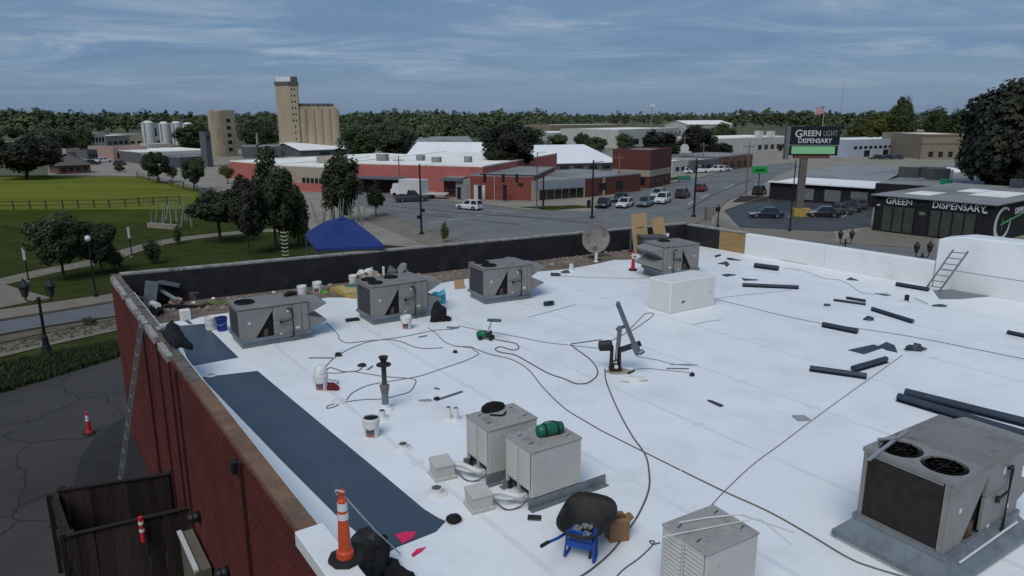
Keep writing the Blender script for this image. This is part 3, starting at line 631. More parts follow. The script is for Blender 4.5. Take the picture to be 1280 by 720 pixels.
# large unit with two big fan mouths
def big_unit():
    foot = at(1178, 699, RZ+0.34); foot.z = RZ; rz = R_(33); L, W, H = 1.84, 1.10, 0.98
    t = rtu('large grey rooftop unit with twin open fan mouths and a rust brown coil', foot, L, W, H, rz, [], curb=0.34, hoods=True, big=True)
    for ch in list(t.children):
        if ch.name.split('.')[0] in ('lid',): bpy.data.objects.remove(ch)
    zt = 0.34+H
    # lid with real openings: built as a grid ring around two fan wells
    b = MB(); fr = 0.262; cs = [(-L/2+0.33, -0.272), (-L/2+0.33, 0.272)]
    n = 24
    x0, x1 = -L/2-0.015, -L/2+0.66; 
    for (fx, fy) in cs:
        ylo, yhi = (-W/2-0.015, 0.0) if fy < 0 else (0.0, W/2+0.015)
        ring = [(fx+fr*math.cos(2*math.pi*i/n), fy+fr*math.sin(2*math.pi*i/n)) for i in range(n)]
        def edge(a):
            dx, dy = math.cos(a), math.sin(a); tt = 1e9
            for lim, dd_, c in ((x0, dx, fx), (x1, dx, fx), (ylo, dy, fy), (yhi, dy, fy)):
                if abs(dd_) > 1e-6:
                    q = (lim-c)/dd_
                    if q > 1e-6: tt = min(tt, q)
            return (fx+dx*tt, fy+dy*tt)
        angs = sorted([2*math.pi*i/n for i in range(n)] + [math.atan2(yy-fy, xx-fx) % (2*math.pi) for xx in (x0, x1) for yy in (ylo, yhi)])
        for a0, a1 in zip(angs, angs[1:]+[angs[0]+2*math.pi]):
            p0 = (fx+fr*math.cos(a0), fy+fr*math.sin(a0)); p1 = (fx+fr*math.cos(a1), fy+fr*math.sin(a1)); e0, e1 = edge(a0), edge(a1)
            b.quad((*p0, zt+0.03), (*e0, zt+0.03), (*e1, zt+0.03), (*p1, zt+0.03))
            b.quad((*p0, zt+0.03), (*p1, zt+0.03), (*p1, zt-0.16), (*p0, zt-0.16))
    b.quad((x0, -W/2-.015, zt+.03), (x0, W/2+.015, zt+.03), (x0, W/2+.015, zt-.03), (x0, -W/2-.015, zt-.03))
    b.quad((x0, -W/2-.015, zt+.03), (x1, -W/2-.015, zt+.03), (x1, -W/2-.015, zt-.03), (x0, -W/2-.015, zt-.03))
    lid = sub(t, b, 'fan_deck', M_RTU)
    b = MB(); b.box(((x1+L/2+0.015)/2+0.001, 0, zt+0.008), (L/2+0.015-x1, W+0.03, 0.06)); sub(t, b, 'lid', M_RTUTOP, bevel=0.01)
    for fx, fy in cs:
        fo = MB(); fo.cyl((fx, fy, zt-0.10), (fx, fy, zt-0.02), 0.05, 0.05, 12); f = sub(t, fo, 'fan', M_GALV)
        b = MB()
        for k in range(4):
            a = k*math.pi/2+0.4; c = Vector((fx, fy, zt-0.05)); d = Vector((math.cos(a), math.sin(a), 0)); q = Vector((-d.y, d.x, 0))
            b.quad(c+d*0.05-q*0.03, c+d*0.20-q*0.07+Vector((0, 0, -.03)), c+d*0.20+q*0.07+Vector((0, 0, .03)), c+d*0.05+q*0.03)
        sub(f, b, 'blade', mat('fan_blade', (0.08, 0.08, 0.085), 0.5, 0.2, 6))
        b = MB()
        for k in range(3):
            r = 0.075*(k+0.8); b.lathe([(r+0.003, 0), (r+0.003, 0.005), (r-0.003, 0.005), (r-0.003, 0)], 20, (fx, fy, zt+0.025))
        for k in range(3):
            a = k*math.pi/3; b.bar((fx+math.cos(a)*fr, fy+math.sin(a)*fr, zt+0.028), (fx-math.cos(a)*fr, fy-math.sin(a)*fr, zt+0.028), 0.007, 0.005)
        sub(f, b, 'grille', M_BLKC)
    # wide sheet-metal skirt and white base of the curb
    b = MB(); sk = 0.20; z1 = 0.33; z0 = 0.13
    o = [(-L/2-sk, -W/2-sk), (L/2+sk, -W/2-sk), (L/2+sk, W/2+sk), (-L/2-sk, W/2+sk)]; i = [(-L/2-.03, -W/2-.03), (L/2+.03, -W/2-.03), (L/2+.03, W/2+.03), (-L/2-.03, W/2+.03)]
    for k in range(4):
        k2 = (k+1) % 4; b.quad((*o[k], z0), (*o[k2], z0), (*i[k2], z1), (*i[k], z1)); b.quad((*o[k], z0-0.07), (*o[k2], z0-0.07), (*o[k2], z0), (*o[k], z0))
    sub(t, b, 'skirt', M_GALV)
    b = MB(); b.box((0, 0, 0.055), (L+2*sk-0.06, W+2*sk-0.06, 0.11)); sub(t, b, 'curb_base', M_MEMB2, bevel=0.03)
    for (p, q) in (((-L/2-0.30, 0.22, zt+0.05), (-L/2+0.75, 0.48, zt+0.055)),):
        b = MB(); b.bar(p, q, 0.05, 0.03)
    bx = []
    for p, q, nm, lb in (((-1.25, 0.30, zt+0.045), (-0.02, 0.50, zt+0.05), 'metal_angle', 'long pale metal angle resting across the big unit above its fan mouth'), ((-0.62, 0.56, zt+0.05), (-0.42, 0.40, zt+0.085), 'metal_offcut', 'short metal offcut leaning on the long angle over the big unit')):
        b = MB(); b.bar(p, q, 0.045, 0.022); o_ = b.build(nm, M_ALU); o_.matrix_world = Matrix.Translation(t.location) @ Matrix.Rotation(rz, 4, 'Z'); tag(o_, lb, 'metal strip')
    b = MB(); b.tube([(-0.75, -W/2-0.12, 0.30), (0.75, -W/2-0.10, 0.33)], 0.014); sub(t, b, 'drain_pipe', M_PIPEW)
    b = MB(); b.box((0.62*1, -W/2-0.004, 0.34+0.2), (0.001, 0.001, 0.001))
    return t
big_unit()
# exhaust box behind the hooded unit, white curb box in front
p = roof(812, 322); t = thing('exhaust_unit', 'small square grey exhaust unit with an oval badge in front of plywood panels', 'exhaust unit', p + EB*0.45 + Vector((-EB.y, EB.x, 0))*0.35, R_(12))
b = MB(); b.box((0, 0, 0.05), (1.0, 0.7, 0.10)); sub(t, b, 'curb', M_GALV)
b = MB(); b.box((0, 0, 0.42), (1.02, 0.68, 0.66)); sub(t, b, 'cabinet', mat('dark_grey_cabinet', (0.07, 0.073, 0.078), 0.55, 0.15, 3), bevel=0.01)
b = MB(); b.box((0, 0, 0.77), (1.08, 0.74, 0.04)); sub(t, b, 'lid', mat('dark_grey_cabinet', (0, 0, 0)))
b = MB(); b.lathe([(0.0, 0), (0.19, 0), (0.19, 0.012), (0, 0.012)], 20, m=Matrix.Translation((-0.02, -0.341, 0.5)) @ Matrix.Rotation(R_(90), 4, 'X') @ Matrix.Scale(0.45, 4, (0, 1, 0))); sub(t, b, 'badge', M_LABEL)
b = MB(); b.lathe([(0.05, 0), (0.05, 0.12), (0.03, 0.12)], 10, (0.52, -0.28, 0.79)); sub(t, b, 'pipe_cap', M_WPLAST)
p = roof(837, 393); t = thing('curb_box', 'plain white membrane wrapped curb box in front of the hooded unit', 'curb box', p + EB*0.92 + Vector((-EB.y, EB.x, 0))*0.45, RT)
b = MB(); b.box((0, 0, 0.46), (1.84, 0.90, 0.92)); sub(t, b, 'cover', mat('cream_membrane', (0.66, 0.66, 0.63), 0.5, 0.04, 1.5, 0.15, 2.5, dirt=((0.54, 0.54, 0.50), 1.2, 0.52, 0.75)), bevel=0.03)
b = MB(); b.box((-0.40, -0.453, 0.30), (0.14, 0.004, 0.04)); b.box((-0.43, -0.453, 0.265), (0.06, 0.004, 0.02)); b.box((0.72, -0.453, 0.45), (0.03, 0.004, 0.04)); sub(t, b, 'scuff', M_CORD)
b = MB(); b.box((0, 0, 0.006), (1.92, 0.98, 0.012)); sub(t, b, 'base_flange', M_MEMB2)

# split condensers
def condenser(label, corner, rz, L=0.88, W=0.62, H=0.70, lidm=M_CONDT, rail=True, lou=11, ext=0.45):
    ex = Vector((math.cos(rz), math.sin(rz), 0)); ey = Vector((-ex.y, ex.x, 0))
    corner = Vector((corner.x, corner.y, RZ)); t = thing('condenser_unit', label, 'condenser', corner + ex*(L/2) + ey*(W/2), rz, 'beige split condensers')
    z0 = 0.16; zt = z0+H
    b = MB(); b.box((0, 0, (z0+zt)/2), (L-0.06, W-0.02, H-0.03)); sub(t, b, 'core', M_DARK)
    b = MB(); b.box((0.0, -W/2+0.01, (z0+zt)/2), (L, 0.03, H)); sub(t, b, 'side_panel', M_COND, bevel=0.006)
    b = MB(); b.box((0.0, W/2-0.01, (z0+zt)/2), (L, 0.03, H)); sub(t, b, 'side_panel', M_COND)
    b = MB(); b.box((L/2-0.01, 0, (z0+zt)/2), (0.03, W-0.052, H)); sub(t, b, 'end_panel', M_COND)
    b = MB()
    for y in (-W/2+0.04, 0.0, W/2-0.04): b.box((-L/2+0.008, y, (z0+zt)/2), (0.04, 0.03, H))
    b.box((-L/2+0.008, 0, zt-0.02), (0.036, W-0.05, 0.04)); b.box((-L/2+0.008, 0, z0+0.115), (0.036, W-0.05, 0.03)); sub(t, b, 'louvre_frame', M_COND)
    step = (H-0.16)/lou
    sl_ = MB(); sl_.bar((0, -W/4+0.025, 0), (0, W/4-0.025, 0), 0.030, 0.040, (0.45, 0, 1)); first = None
    for i in range(lou):
        for y in (-W/4, W/4):
            if first is None: first = sl_.build('louvre', M_COND, t); o = first
            else: o = first.copy(); COL.objects.link(o)
            o.location = (-L/2+0.004, y, z0+0.13+step*(i+0.4))
    b = MB(); b.box((0, 0, zt+0.014), (L+0.03, W+0.03, 0.035)); sub(t, b, 'lid', lidm, bevel=0.01)
    for x, y in ((-0.30, -0.12), (0.32, -0.18), (0.30, 0.2), (-0.28, 0.2)):
        b = MB(); b.box((x, y, zt+0.034), (0.09, 0.02, 0.008), 0.3); sub(t, b, 'lid_clip', M_CORD)
    if rail:
        for y in (-W/2-0.005, W/2+0.005):
            b = MB(); b.box((ext/2, y, 0.075), (L+0.12+ext, 0.03, 0.15)); b.box((ext/2, y-0.05*(1 if y < 0 else -1), 0.008), (L+0.12+ext, 0.10, 0.014)); sub(t, b, 'rail', M_GALV)
        for x in (-L/2+0.06, L/2-0.06):
            for y in (-W/2+0.02, W/2-0.02):
                b = MB(); b.box((x, y, 0.08), (0.05, 0.04, 0.158)); sub(t, b, 'foot', M_BLK)
    return t
c1_ = condenser('beige condenser farther from the wheelbarrow, black bag on its lid', at(611, 537, RZ+0.90), RT, W=0.68, ext=0.05)
c2_ = condenser('beige condenser with a green bag on its lid and a long rail', at(665, 564, RZ+0.90), RT, W=0.68, ext=0.42)
c3_ = condenser('beige condenser with wires over its lid, standing apart beyond the cardboard box', at(884, 691, RZ+0.94), R_(31), L=0.80, W=0.68, H=0.74, lou=11, ext=0.10)
def rel(t, b, name, m, label, cat, **k):
    o = b.build(name, m, **k); o.matrix_world = Matrix.Translation(t.location) @ Matrix.Rotation(t.rotation_euler.z, 4, 'Z'); return tag(o, label, cat)
ZT = 0.16+0.70+0.032
# green bag: rounded long roll with straps
t = thing('tool_bag', 'green cylindrical tool bag lying on the condenser with the long rail', 'bag', c2_.location + Vector((0, 0, ZT)) + EB*0.10 - Vector((-EB.y, EB.x, 0))*0.02, RT-R_(8))
b = MB(); b.lathe([(0.04, -0.22), (0.085, -0.20), (0.098, -0.12), (0.098, 0.12), (0.085, 0.2), (0.04, 0.22)], 14, m=Matrix.Translation((0, 0, 0.085)) @ Matrix.Rotation(R_(90), 4, 'Y')); sub(t, b, 'bag_body', M_GREEN, smooth=True)
for x in (-0.10, 0.10):
    b = MB(); b.lathe([(0.1005, -0.015), (0.1025, -0.015), (0.1025, 0.015), (0.1005, 0.015)], 14, m=Matrix.Translation((x, 0, 0.085)) @ Matrix.Rotation(R_(90), 4, 'Y')); sub(t, b, 'strap', M_BLKC)
b = MB(); b.tube(smooth_path([(-0.1, 0.03, 0.178), (-0.05, 0.05, 0.185), (0.05, 0.05, 0.185), (0.1, 0.03, 0.178)]), 0.009); sub(t, b, 'handle', M_BLKC)
b = MB(); b.blob((-0.02, 0.24, ZT+0.05), (0.20, 0.07, 0.11), 11, 0.5); b.tube(smooth_path([(-0.15, 0.1, ZT+0.02), (0, -0.02, ZT+0.02), (0.12, 0.06, ZT+0.03)]), 0.014); rel(c1_, b, 'tool_pouch', M_BLKC, 'black tool pouch slumped on the farther condenser lid', 'pouch')
b = MB()
b.tube([(-0.62, 0.12, ZT+0.06), (0.0, -0.02, ZT+0.055), (0.62, -0.16, ZT+0.05), (1.1, -0.28, 0.5)], 0.008); rel(c3_, b, 'wire', M_PIPEW, 'pale wire stretched across the separate condenser beyond the cardboard box', 'wire')
b = MB(); b.tube([(-0.25, 0.24, ZT+0.055), (0.1, 0.15, ZT+0.055), (0.5, 0.0, ZT+0.05), (1.2, -0.22, 0.6)], 0.010); rel(c3_, b, 'wire', M_PIPEW, 'thicker pale wire with a dark plug over the separate condenser', 'wire')
# line-set boots (dog houses) with insulated pipes
def boot(label, corner, cond, plabel):
    rz = R_(27); ex = Vector((math.cos(rz), math.sin(rz), 0)); ey = Vector((-ex.y, ex.x, 0)); w_ = 0.30
    t = thing('pipe_housing', label, 'pipe housing', corner + ex*w_/2 + ey*w_/2, rz, 'beige pipe housings')
    b = MB(); b.box((0, 0, 0.03), (w_+0.05, w_+0.05, 0.06)); sub(t, b, 'base', M_COND, bevel=0.008)
    b = MB(); b.prism([(-w_/2, -w_/2), (w_/2, -w_/2), (w_/2, w_/2), (-w_/2, w_/2)], 0.06, 0.24); sub(t, b, 'housing', M_COND)
    b = MB(); b.quad((-w_/2-.01, -w_/2-.01, 0.242), (w_/2+.01, -w_/2-.01, 0.242), (w_/2+.01, w_/2+.01, 0.285), (-w_/2-.01, w_/2+.01, 0.285)); b.quad((-w_/2-.01, -w_/2-.01, 0.242), (-w_/2-.01, -w_/2-.01, 0.225), (w_/2+.01, -w_/2-.01, 0.225), (w_/2+.01, -w_/2-.01, 0.242)); b.quad((w_/2+.01, -w_/2-.01, 0.242), (w_/2+.01, w_/2+.01, 0.285), (w_/2+.01, w_/2+.01, 0.225), (w_/2+.01, -w_/2-.01, 0.225)); b.quad((-w_/2-.01, -w_/2-.01, 0.242), (-w_/2-.01, w_/2+.01, 0.285), (-w_/2-.01, w_/2+.01, 0.225), (-w_/2-.01, -w_/2-.01, 0.225)); b.quad((-w_/2-.01, w_/2+.01, 0.285), (w_/2+.01, w_/2+.01, 0.285), (w_/2+.01, w_/2+.01, 0.225), (-w_/2-.01, w_/2+.01, 0.225)); sub(t, b, 'sloped_lid', M_COND)
    s = t.location + ex*0.15 + Vector((0, 0, 0.17)); e = cond.location + Matrix.Rotation(RT, 3, 'Z') @ Vector((-0.42, -0.16, 0.13))
    d = e - s
    b = MB(); b.tube(smooth_path([s, s + d*0.35 + Vector((0, 0, .03)), s + d*0.75 + Vector((0.02, -0.08, 0.02)), e]), 0.040, 10); b.tube(smooth_path([s - ey*0.06, s + d*0.4 - ey*0.09 - Vector((0, 0, .03)), e - ey*0.05]), 0.018, 8)
    tag(b.build('insulated_pipe', M_PIPEW, smooth=True), plabel, 'pipe')
    b = MB(); b.tube(smooth_path([s - ey*0.10 - Vector((0, 0, .02)), s + d*0.3 - ey*0.20 - Vector((0, 0, 0.14)), s + d*0.65 - ey*0.17 - Vector((0, 0, 0.12)), e - ey*0.1 + Vector((0, 0, -.02))]), 0.011, 6)
    tag(b.build('power_whip', M_CORD, smooth=True), plabel.replace('white insulated pipe', 'thin dark cable looping'), 'cable')
boot('small beige pipe housing beside the farther condenser', roof(546, 603), c1_, 'white insulated pipe from the farther pipe housing to its condenser')
boot('small beige pipe housing beside the condenser that carries a green bag', roof(592, 643), c2_, 'white insulated pipe to the condenser that carries a green bag')

# ================================================================== LOOSE THINGS ON THE ROOF
def cord(label, pts, m=M_CORD, r=0.011, name='cord', cat='cord', z=None):
    ps = [roof(u, v, (z if z is not None else r*0.9)) for u, v in pts]
    b = MB(); b.tube(smooth_path(ps, 8), r, 6); return tag(b.build(name, m, smooth=True), label, cat)
cord('long grey cord running straight from the green welder past the wheelbarrow box', [(568, 433), (592, 436), (612, 443), (640, 450), (660, 462), (680, 486), (706, 511), (735, 529), (756, 541), (800, 563), (850, 588)], M_CORD, 0.010)
cord('dull green hose crossing the roof towards the big rooftop unit', [(852, 589), (905, 615), (960, 640), (1010, 668), (1060, 698), (1090, 710), (1130, 722)], M_CORDG, 0.012, 'hose', 'hose')
cord('thick dark cable from the folded mast down past the cardboard box', [(756, 462), (758, 478), (772, 512), (790, 545), (806, 568), (811, 588), (811, 612), (800, 640), (786, 662), (765, 690), (740, 712), (722, 724)], M_CORD, 0.013, 'cable', 'cable')
cord('thin dark line from the membrane scraps towards the separate condenser', [(1128, 444), (1095, 468), (1050, 500), (1008, 531), (975, 556), (940, 582), (905, 615), (882, 640)], M_CORD, 0.007)
cord('thin dark line running from the white curb box towards the taller wall', [(893, 374), (935, 384), (975, 394), (1030, 405), (1075, 411), (1150, 423), (1215, 436), (1290, 451)], M_CORD, 0.008)
cord('grey hose looping from the green welder to the folded mast', [(617, 424), (630, 427), (645, 430), (648, 436), (640, 438), (626, 434), (619, 437), (626, 441), (643, 444), (660, 453), (685, 467), (705, 474), (720, 480), (735, 479), (746, 470), (746, 461), (738, 450), (722, 438), (714, 431), (724, 429), (752, 425)], M_CORD, 0.013, 'hose', 'hose')
cord('pale cord from the green welder straight to the folded mast', [(575, 408), (600, 413), (640, 420), (680, 428), (714, 432), (750, 436)], M_CORDL, 0.009)
cord('pale cord winding from the slate strip end unit to the vent pipe', [(408, 404), (422, 418), (424, 424), (434, 429), (455, 427), (482, 425), (500, 427), (515, 433), (530, 436), (554, 435)], M_CORD, 0.010)
cord('pale cord between the bucket with a bag and the kneeling tools', [(402, 466), (412, 453), (425, 443), (445, 433), (465, 427), (500, 422), (525, 417), (545, 413), (565, 412), (574, 408)], M_CORDL, 0.010)
cord('grey cord running beside the white bucket at the three fan unit', [(535, 410), (546, 418), (555, 427), (570, 433), (590, 434), (592, 438), (598, 443), (580, 452), (556, 460), (530, 469), (512, 473), (500, 475), (470, 480), (455, 484), (440, 492), (433, 500), (420, 508), (409, 511), (412, 507), (432, 503), (455, 500), (478, 499), (500, 494), (512, 490), (518, 482), (519, 475), (505, 473), (480, 471), (455, 467), (440, 465), (420, 467), (404, 466)], M_CORDL, 0.010)
cord('dark power lead lying by the bucket with a bag over it', [(406, 466), (413, 460), (430, 465), (447, 464), (453, 459), (453, 455)], M_CORD, 0.011)
cord('thin loop of wire beside the bucket with a bag over it', [(408, 474), (416, 476), (423, 477), (421, 480), (410, 480)], M_CORD, 0.008)
cord('loop of cable rising behind the folded mast', [(760, 428), (780, 418), (795, 404), (806, 393), (816, 392), (815, 396), (800, 407), (788, 415)], M_CORD, 0.010)
cord('thin cord trailing right from the folded mast to a dark plug', [(796, 446), (820, 450), (845, 456), (872, 457), (860, 456), (838, 456)], M_CORDL, 0.008)
cord('second thin cord trailing from the folded mast to the black plug', [(792, 462), (810, 461), (830, 463), (862, 466)], M_CORDL, 0.008)
cord('dark lead curling out from under the separate condenser', [(825, 679), (816, 681), (812, 677), (818, 678), (812, 686), (798, 699), (780, 712), (770, 722)], M_CORD, 0.009)
cord('faint thin line on the roof between the green tube and twin fan unit', [(660, 397), (690, 389), (719, 381)], M_CORDL, 0.007)
cord('faint short line on the roof in front of the white curb box', [(866, 406), (885, 402), (902, 400)], M_CORDL, 0.006)
cord('pale rope on the roof between twin fan unit and white curb box', [(700, 345), (740, 347), (780, 348), (808, 348)], M_CORDL, 0.008)
cord('thin line reaching from the curb box to the long slate roll', [(896, 373), (930, 369), (960, 366), (990, 363)], M_CORDL, 0.006)
cord('tangle of thin dark lines near the low right parapet', [(980, 335), (1005, 339), (1030, 348), (1048, 350), (1062, 356), (1075, 365), (1090, 368), (1110, 366)], M_CORDL, 0.007)
cord('thin slack line lying along the low right parapet', [(945, 318), (980, 326), (1010, 331), (1040, 334)], M_CORDL, 0.006)

def bucket(label, u, v, m=M_WPLAST, s=1.0, fill=None, lab=True, off=0.0):
    t = thing('bucket', label, 'bucket', roof(u, v, off)); t.scale = (s, s, s)
    b = MB(); b.lathe([(0.12, 0), (0.128, 0.02), (0.142, 0.30), (0.150, 0.305), (0.150, 0.33), (0.143, 0.36), (0.135, 0.36), (0.130, 0.30)], 18); sub(t, b, 'pail', m, smooth=False)
    if fill is not None:
        b = MB(); b.lathe([(0.0, 0.31), (0.128, 0.31), (0.13, 0.34), (0.0, 0.345)], 16); sub(t, b, 'contents', fill)
    b = MB(); b.tube(smooth_path([(-0.152, 0, 0.31), (-0.12, -0.10, 0.22), (0, -0.158, 0.18), (0.12, -0.10, 0.22), (0.152, 0, 0.31)]), 0.004, 5); sub(t, b, 'bail', M_ALU)
    if lab:
        b = MB()
        for z0_, z1_, nm, mm in ((0.09, 0.18, 'label', M_CORD), (0.04, 0.085, 'label_band', mat('faded_red_print', (0.36, 0.09, 0.09), 0.6, 0.1, 8))):
            b = MB(); a0, a1 = R_(235), R_(300); n_ = 5
            for i in range(n_):
                p = a0+(a1-a0)*i/n_; q = a0+(a1-a0)*(i+1)/n_; r0 = 0.1305+z0_*0.048; r1 = 0.1305+z1_*0.048
                b.quad((r0*math.cos(p), r0*math.sin(p), z0_), (r0*math.cos(q), r0*math.sin(q), z0_), (r1*math.cos(q), r1*math.sin(q), z1_), (r1*math.cos(p), r1*math.sin(p), z1_))
            sub(t, b, nm, mm)
    return t
bucket('white bucket with a plastic bag over its top, red cloth beside it', 402, 487)
bucket('white bucket with dark rim and contents, next to the vent pipe', 465, 545, fill=M_BLKC)
bucket('white bucket with dark print at the base of the three fan unit', 508, 411)
bucket('white bucket without print at the near end of the short slate strip', 264, 412, lab=False)
bucket('blue bucket beside the unit at the short slate strip', 278, 413, M_BLUEB, fill=M_BLKC, lab=False)
bucket('white bucket on the brown roof behind the single fan unit', 378, 371, lab=False)
bucket('white bucket in front of the black sack under the blue tent', 397, 366)
bucket('white bucket beside the crate of tan sacks under the tent', 442, 357, lab=False)
bucket('pale bucket nearer the tent leg, standing by the black wall', 421, 350, fill=M_WPLAST, lab=False)
bucket('pale bucket farther along the black wall under the tent', 433, 347, fill=M_WPLAST, lab=False)
# plastic bag over a bucket
b = MB(); b.blob((0, 0, 0.38), (0.13, 0.13, 0.16), 5, 0.35); o = b.build('plastic_bag', M_WPLAST, smooth=True); o.location = roof(402, 487); tag(o, 'crumpled white plastic bag stuffed into the bucket near the red cloth', 'bag')
b = MB(); b.blob((0, 0, 0.05), (0.15, 0.09, 0.08), 8, 0.5); o = b.build('cloth', mat('maroon_cloth', (0.13, 0.01, 0.018), 0.9, 0.3, 8)); o.location = roof(415, 487); tag(o, 'dark red cloth bundle beside the bucket with a plastic bag', 'cloth')
b = MB(); b.lathe([(0.14, 0), (0.14, 0.03), (0.06, 0.035), (0.05, 0.07)], 16); o = b.build('lid', M_WPLAST); 
o.name = 'round_cover'; o.location = roof(424, 503); tag(o, 'white bucket lid on the roof between slate strip and vent pipe', 'cover')
# flue with storm collar and cap
t = thing('flue_pipe', 'rusty capped flue pipe rising from a white boot on the roof', 'flue', roof(482, 512))
b = MB(); b.lathe([(0.16, 0), (0.15, 0.02), (0.085, 0.06), (0.075, 0.12)], 16); sub(t, b, 'boot', M_MEMB2)
b = MB(); b.lathe([(0.068, 0.10), (0.068, 0.36), (0.06, 0.36)], 16); sub(t, b, 'sleeve', M_GALV)
b = MB(); b.lathe([(0.069, 0.34), (0.098, 0.50), (0.05, 0.52)], 16); sub(t, b, 'storm_collar', mat('tarnished_steel', (0.16, 0.15, 0.14), 0.5, 0.2, 5, metal=0.3))
b = MB(); b.lathe([(0.048, 0.50), (0.048, 0.93), (0.04, 0.93)], 14); sub(t, b, 'pipe', mat('dull_steel_dark', (0.075, 0.072, 0.07), 0.6, 0.3, 5, dirt=((0.025, 0.016, 0.014), 3, 0.45, 0.6)))
b = MB(); b.lathe([(0.14, 0.90), (0.142, 0.92), (0.06, 0.945), (0.055, 0.98), (0.09, 1.06), (0.095, 1.07), (0.0, 1.085)], 16); sub(t, b, 'cap', M_RUST)
# low white vents
for u, v, h, r, lb in ((478, 523, 0.16, 0.065, 'squat white vent stub standing just in front of the flue pipe'), (504, 560, 0.08, 0.085, 'low white vent cap with a dark slot, between flue pipe and condensers'), (546, 617, 0.10, 0.09, 'low white vent cap between the two beige pipe housings'), (561, 524, 0.24, 0.05, 'white vent pipe of a close pair, nearer the slate strip'), (570, 525, 0.24, 0.05, 'white vent pipe of a close pair, nearer the condensers'), (714, 338, 0.26, 0.075, 'white vent pipe on the membrane edge near the satellite dish'), (745, 327, 0.36, 0.055, 'white plastic stub pipe below the satellite dish'), (325, 361, 0.30, 0.05, 'white plastic stub pipe on brown roof by black wall'), (264, 470, 0.02, 0.06, 'flat white disc beside the long slate strip head')):
    t = thing('roof_vent', lb, 'vent', roof(u, v), group='white roof vents')
    b = MB(); b.lathe([(r*1.9, 0), (r*1.8, 0.012), (r*1.05, 0.03), (r, 0.05), (r, h), (r*0.8, h)], 14); sub(t, b, 'stack', M_WPLAST)
    b = MB(); b.lathe([(0, h-0.03), (r*0.8, h-0.03), (r*0.8, h+0.004), (0, h+0.004)], 12); sub(t, b, 'opening', M_CORD)
# black pad, plugs
t = thing('tablet_case', 'black flat tablet case lying near the wheelbarrow', 'tablet', roof(668, 648), R_(-5))
b = MB(); b.box((0, 0, 0.012), (0.19, 0.13, 0.022)); sub(t, b, 'case', M_BLK, bevel=0.008)
b = MB(); b.box((0, 0, 0.0245), (0.15, 0.09, 0.002)); sub(t, b, 'screen', M_GLASSD)
# green hot-air welder on wheels
t = thing('hot_air_welder', 'green hot air welding machine with tilted handle on the white roof', 'welding machine', roof(606, 424), R_(-12))
b = MB(); b.lathe([(0.05, -0.15), (0.095, -0.12), (0.10, 0.06), (0.07, 0.12)], 14, m=Matrix.Translation((-0.06, 0, 0.13)) @ Matrix.Rotation(R_(80), 4, 'Y')); sub(t, b, 'motor_housing', M_GREEN, smooth=True)
b = MB(); b.box((0.12, 0, 0.12), (0.12, 0.16, 0.13)); b.box((0.16, -0.02, 0.20), (0.06, 0.08, 0.08)); sub(t, b, 'chassis', M_BLK, bevel=0.01)
for x, y in ((0.18, -0.09), (0.18, 0.09), (-0.10, -0.10), (-0.10, 0.10)):
    b = MB(); b.cyl((x, y-0.02, 0.05), (x, y+0.02, 0.05), 0.05, 0.05, 12); sub(t, b, 'wheel', M_RUBB)
b = MB(); b.tube([(0.06, 0, 0.18), (0.12, 0.02, 0.34), (0.17, 0.03, 0.46)], 0.016); b.tube([(0.14, 0, 0.2), (0.16, 0.0, 0.42)], 0.008); sub(t, b, 'handle', M_ALU)
b = MB(); b.box((0.24, 0.03, 0.50), (0.36, 0.12, 0.06)); sub(t, b, 'handle_box', M_GREEN, bevel=0.02)
# dark tools on the white
def bar_thing(name, label, cat, a, c, w_, h_, m, off=0.0):
    p, q = roof(*a), roof(*c); b = MB(); b.bar(p + Vector((0, 0, h_/2+off)), q + Vector((0, 0, h_/2+off)), w_, h_); return tag(b.build(name, m, bevel=min(w_, h_)*0.2), label, cat)
def roll(label, a, c, r, m=M_ROLL):
    p, q = roof(*a), roof(*c); d = (q-p).normalized(); up_ = Vector((0, 0, 1)); sx_ = d.cross(up_)
    prof = []; n = 14
    t = thing('membrane_roll', label, 'membrane roll', (p+q)/2, math.atan2(d.y, d.x), 'slate membrane rolls left on the roof')
    L = (q-p).length; b = MB()
    M_ = Matrix.Translation((0, 0, r)) @ Matrix.Rotation(R_(90), 4, 'Y')
    b.lathe([(r*0.45, -L/2), (r, -L/2), (r*1.02, -L/4), (r*0.98, 0), (r*1.02, L/4), (r, L/2), (r*0.45, L/2), (r*0.42, L/2-0.02)], n, m=M_); sub(t, b, 'wrap', m, smooth=False)
    b = MB(); b.quad((-L/2, -r*0.2, r*0.02+0.004), (L/2, -r*0.2, r*0.02+0.004), (L/2, -r*1.5, 0.006), (-L/2, -r*1.5, 0.006)); sub(t, b, 'loose_edge', m)
    b = MB(); b.lathe([(r*0.40, L/2-0.015), (r*0.44, L/2+0.003), (r*0.34, L/2+0.003), (r*0.32, L/2-0.015)], 12, m=M_); sub(t, b, 'core_tube', M_CARD)
    return t
roll('short thick slate roll near the plywood patch in the parapet', (943, 334), (973, 338), 0.085)
roll('long thin slate roll lying between the curb box and the right parapet', (928, 358), (998, 361), 0.06)
roll('slate roll pushed up to the foot of the aluminium ladder', (1120, 357), (1161, 364), 0.065)
roll('thin slate roll, front one of a close pair', (1042, 376), (1082, 381.5), 0.035)
roll('thin slate roll, rear one of a close pair', (1058, 373.5), (1082, 377.5), 0.04)
roll('slate roll slanting between the white funnel tool and the dark cap scrap', (1090, 388), (1141, 404), 0.055)
roll('slate roll lying across the thin line from the curb box', (1028, 408), (1072, 417), 0.065)
roll('slate roll pointing at the thin line, under the short angled roll', (1012, 463), (1083, 473), 0.060)
roll('short slate roll angled against the end of a longer one', (1066, 464), (1107, 452), 0.065)
roll('very long slate roll beside the big unit, front one of two', (1122, 500), (1330, 563), 0.075)
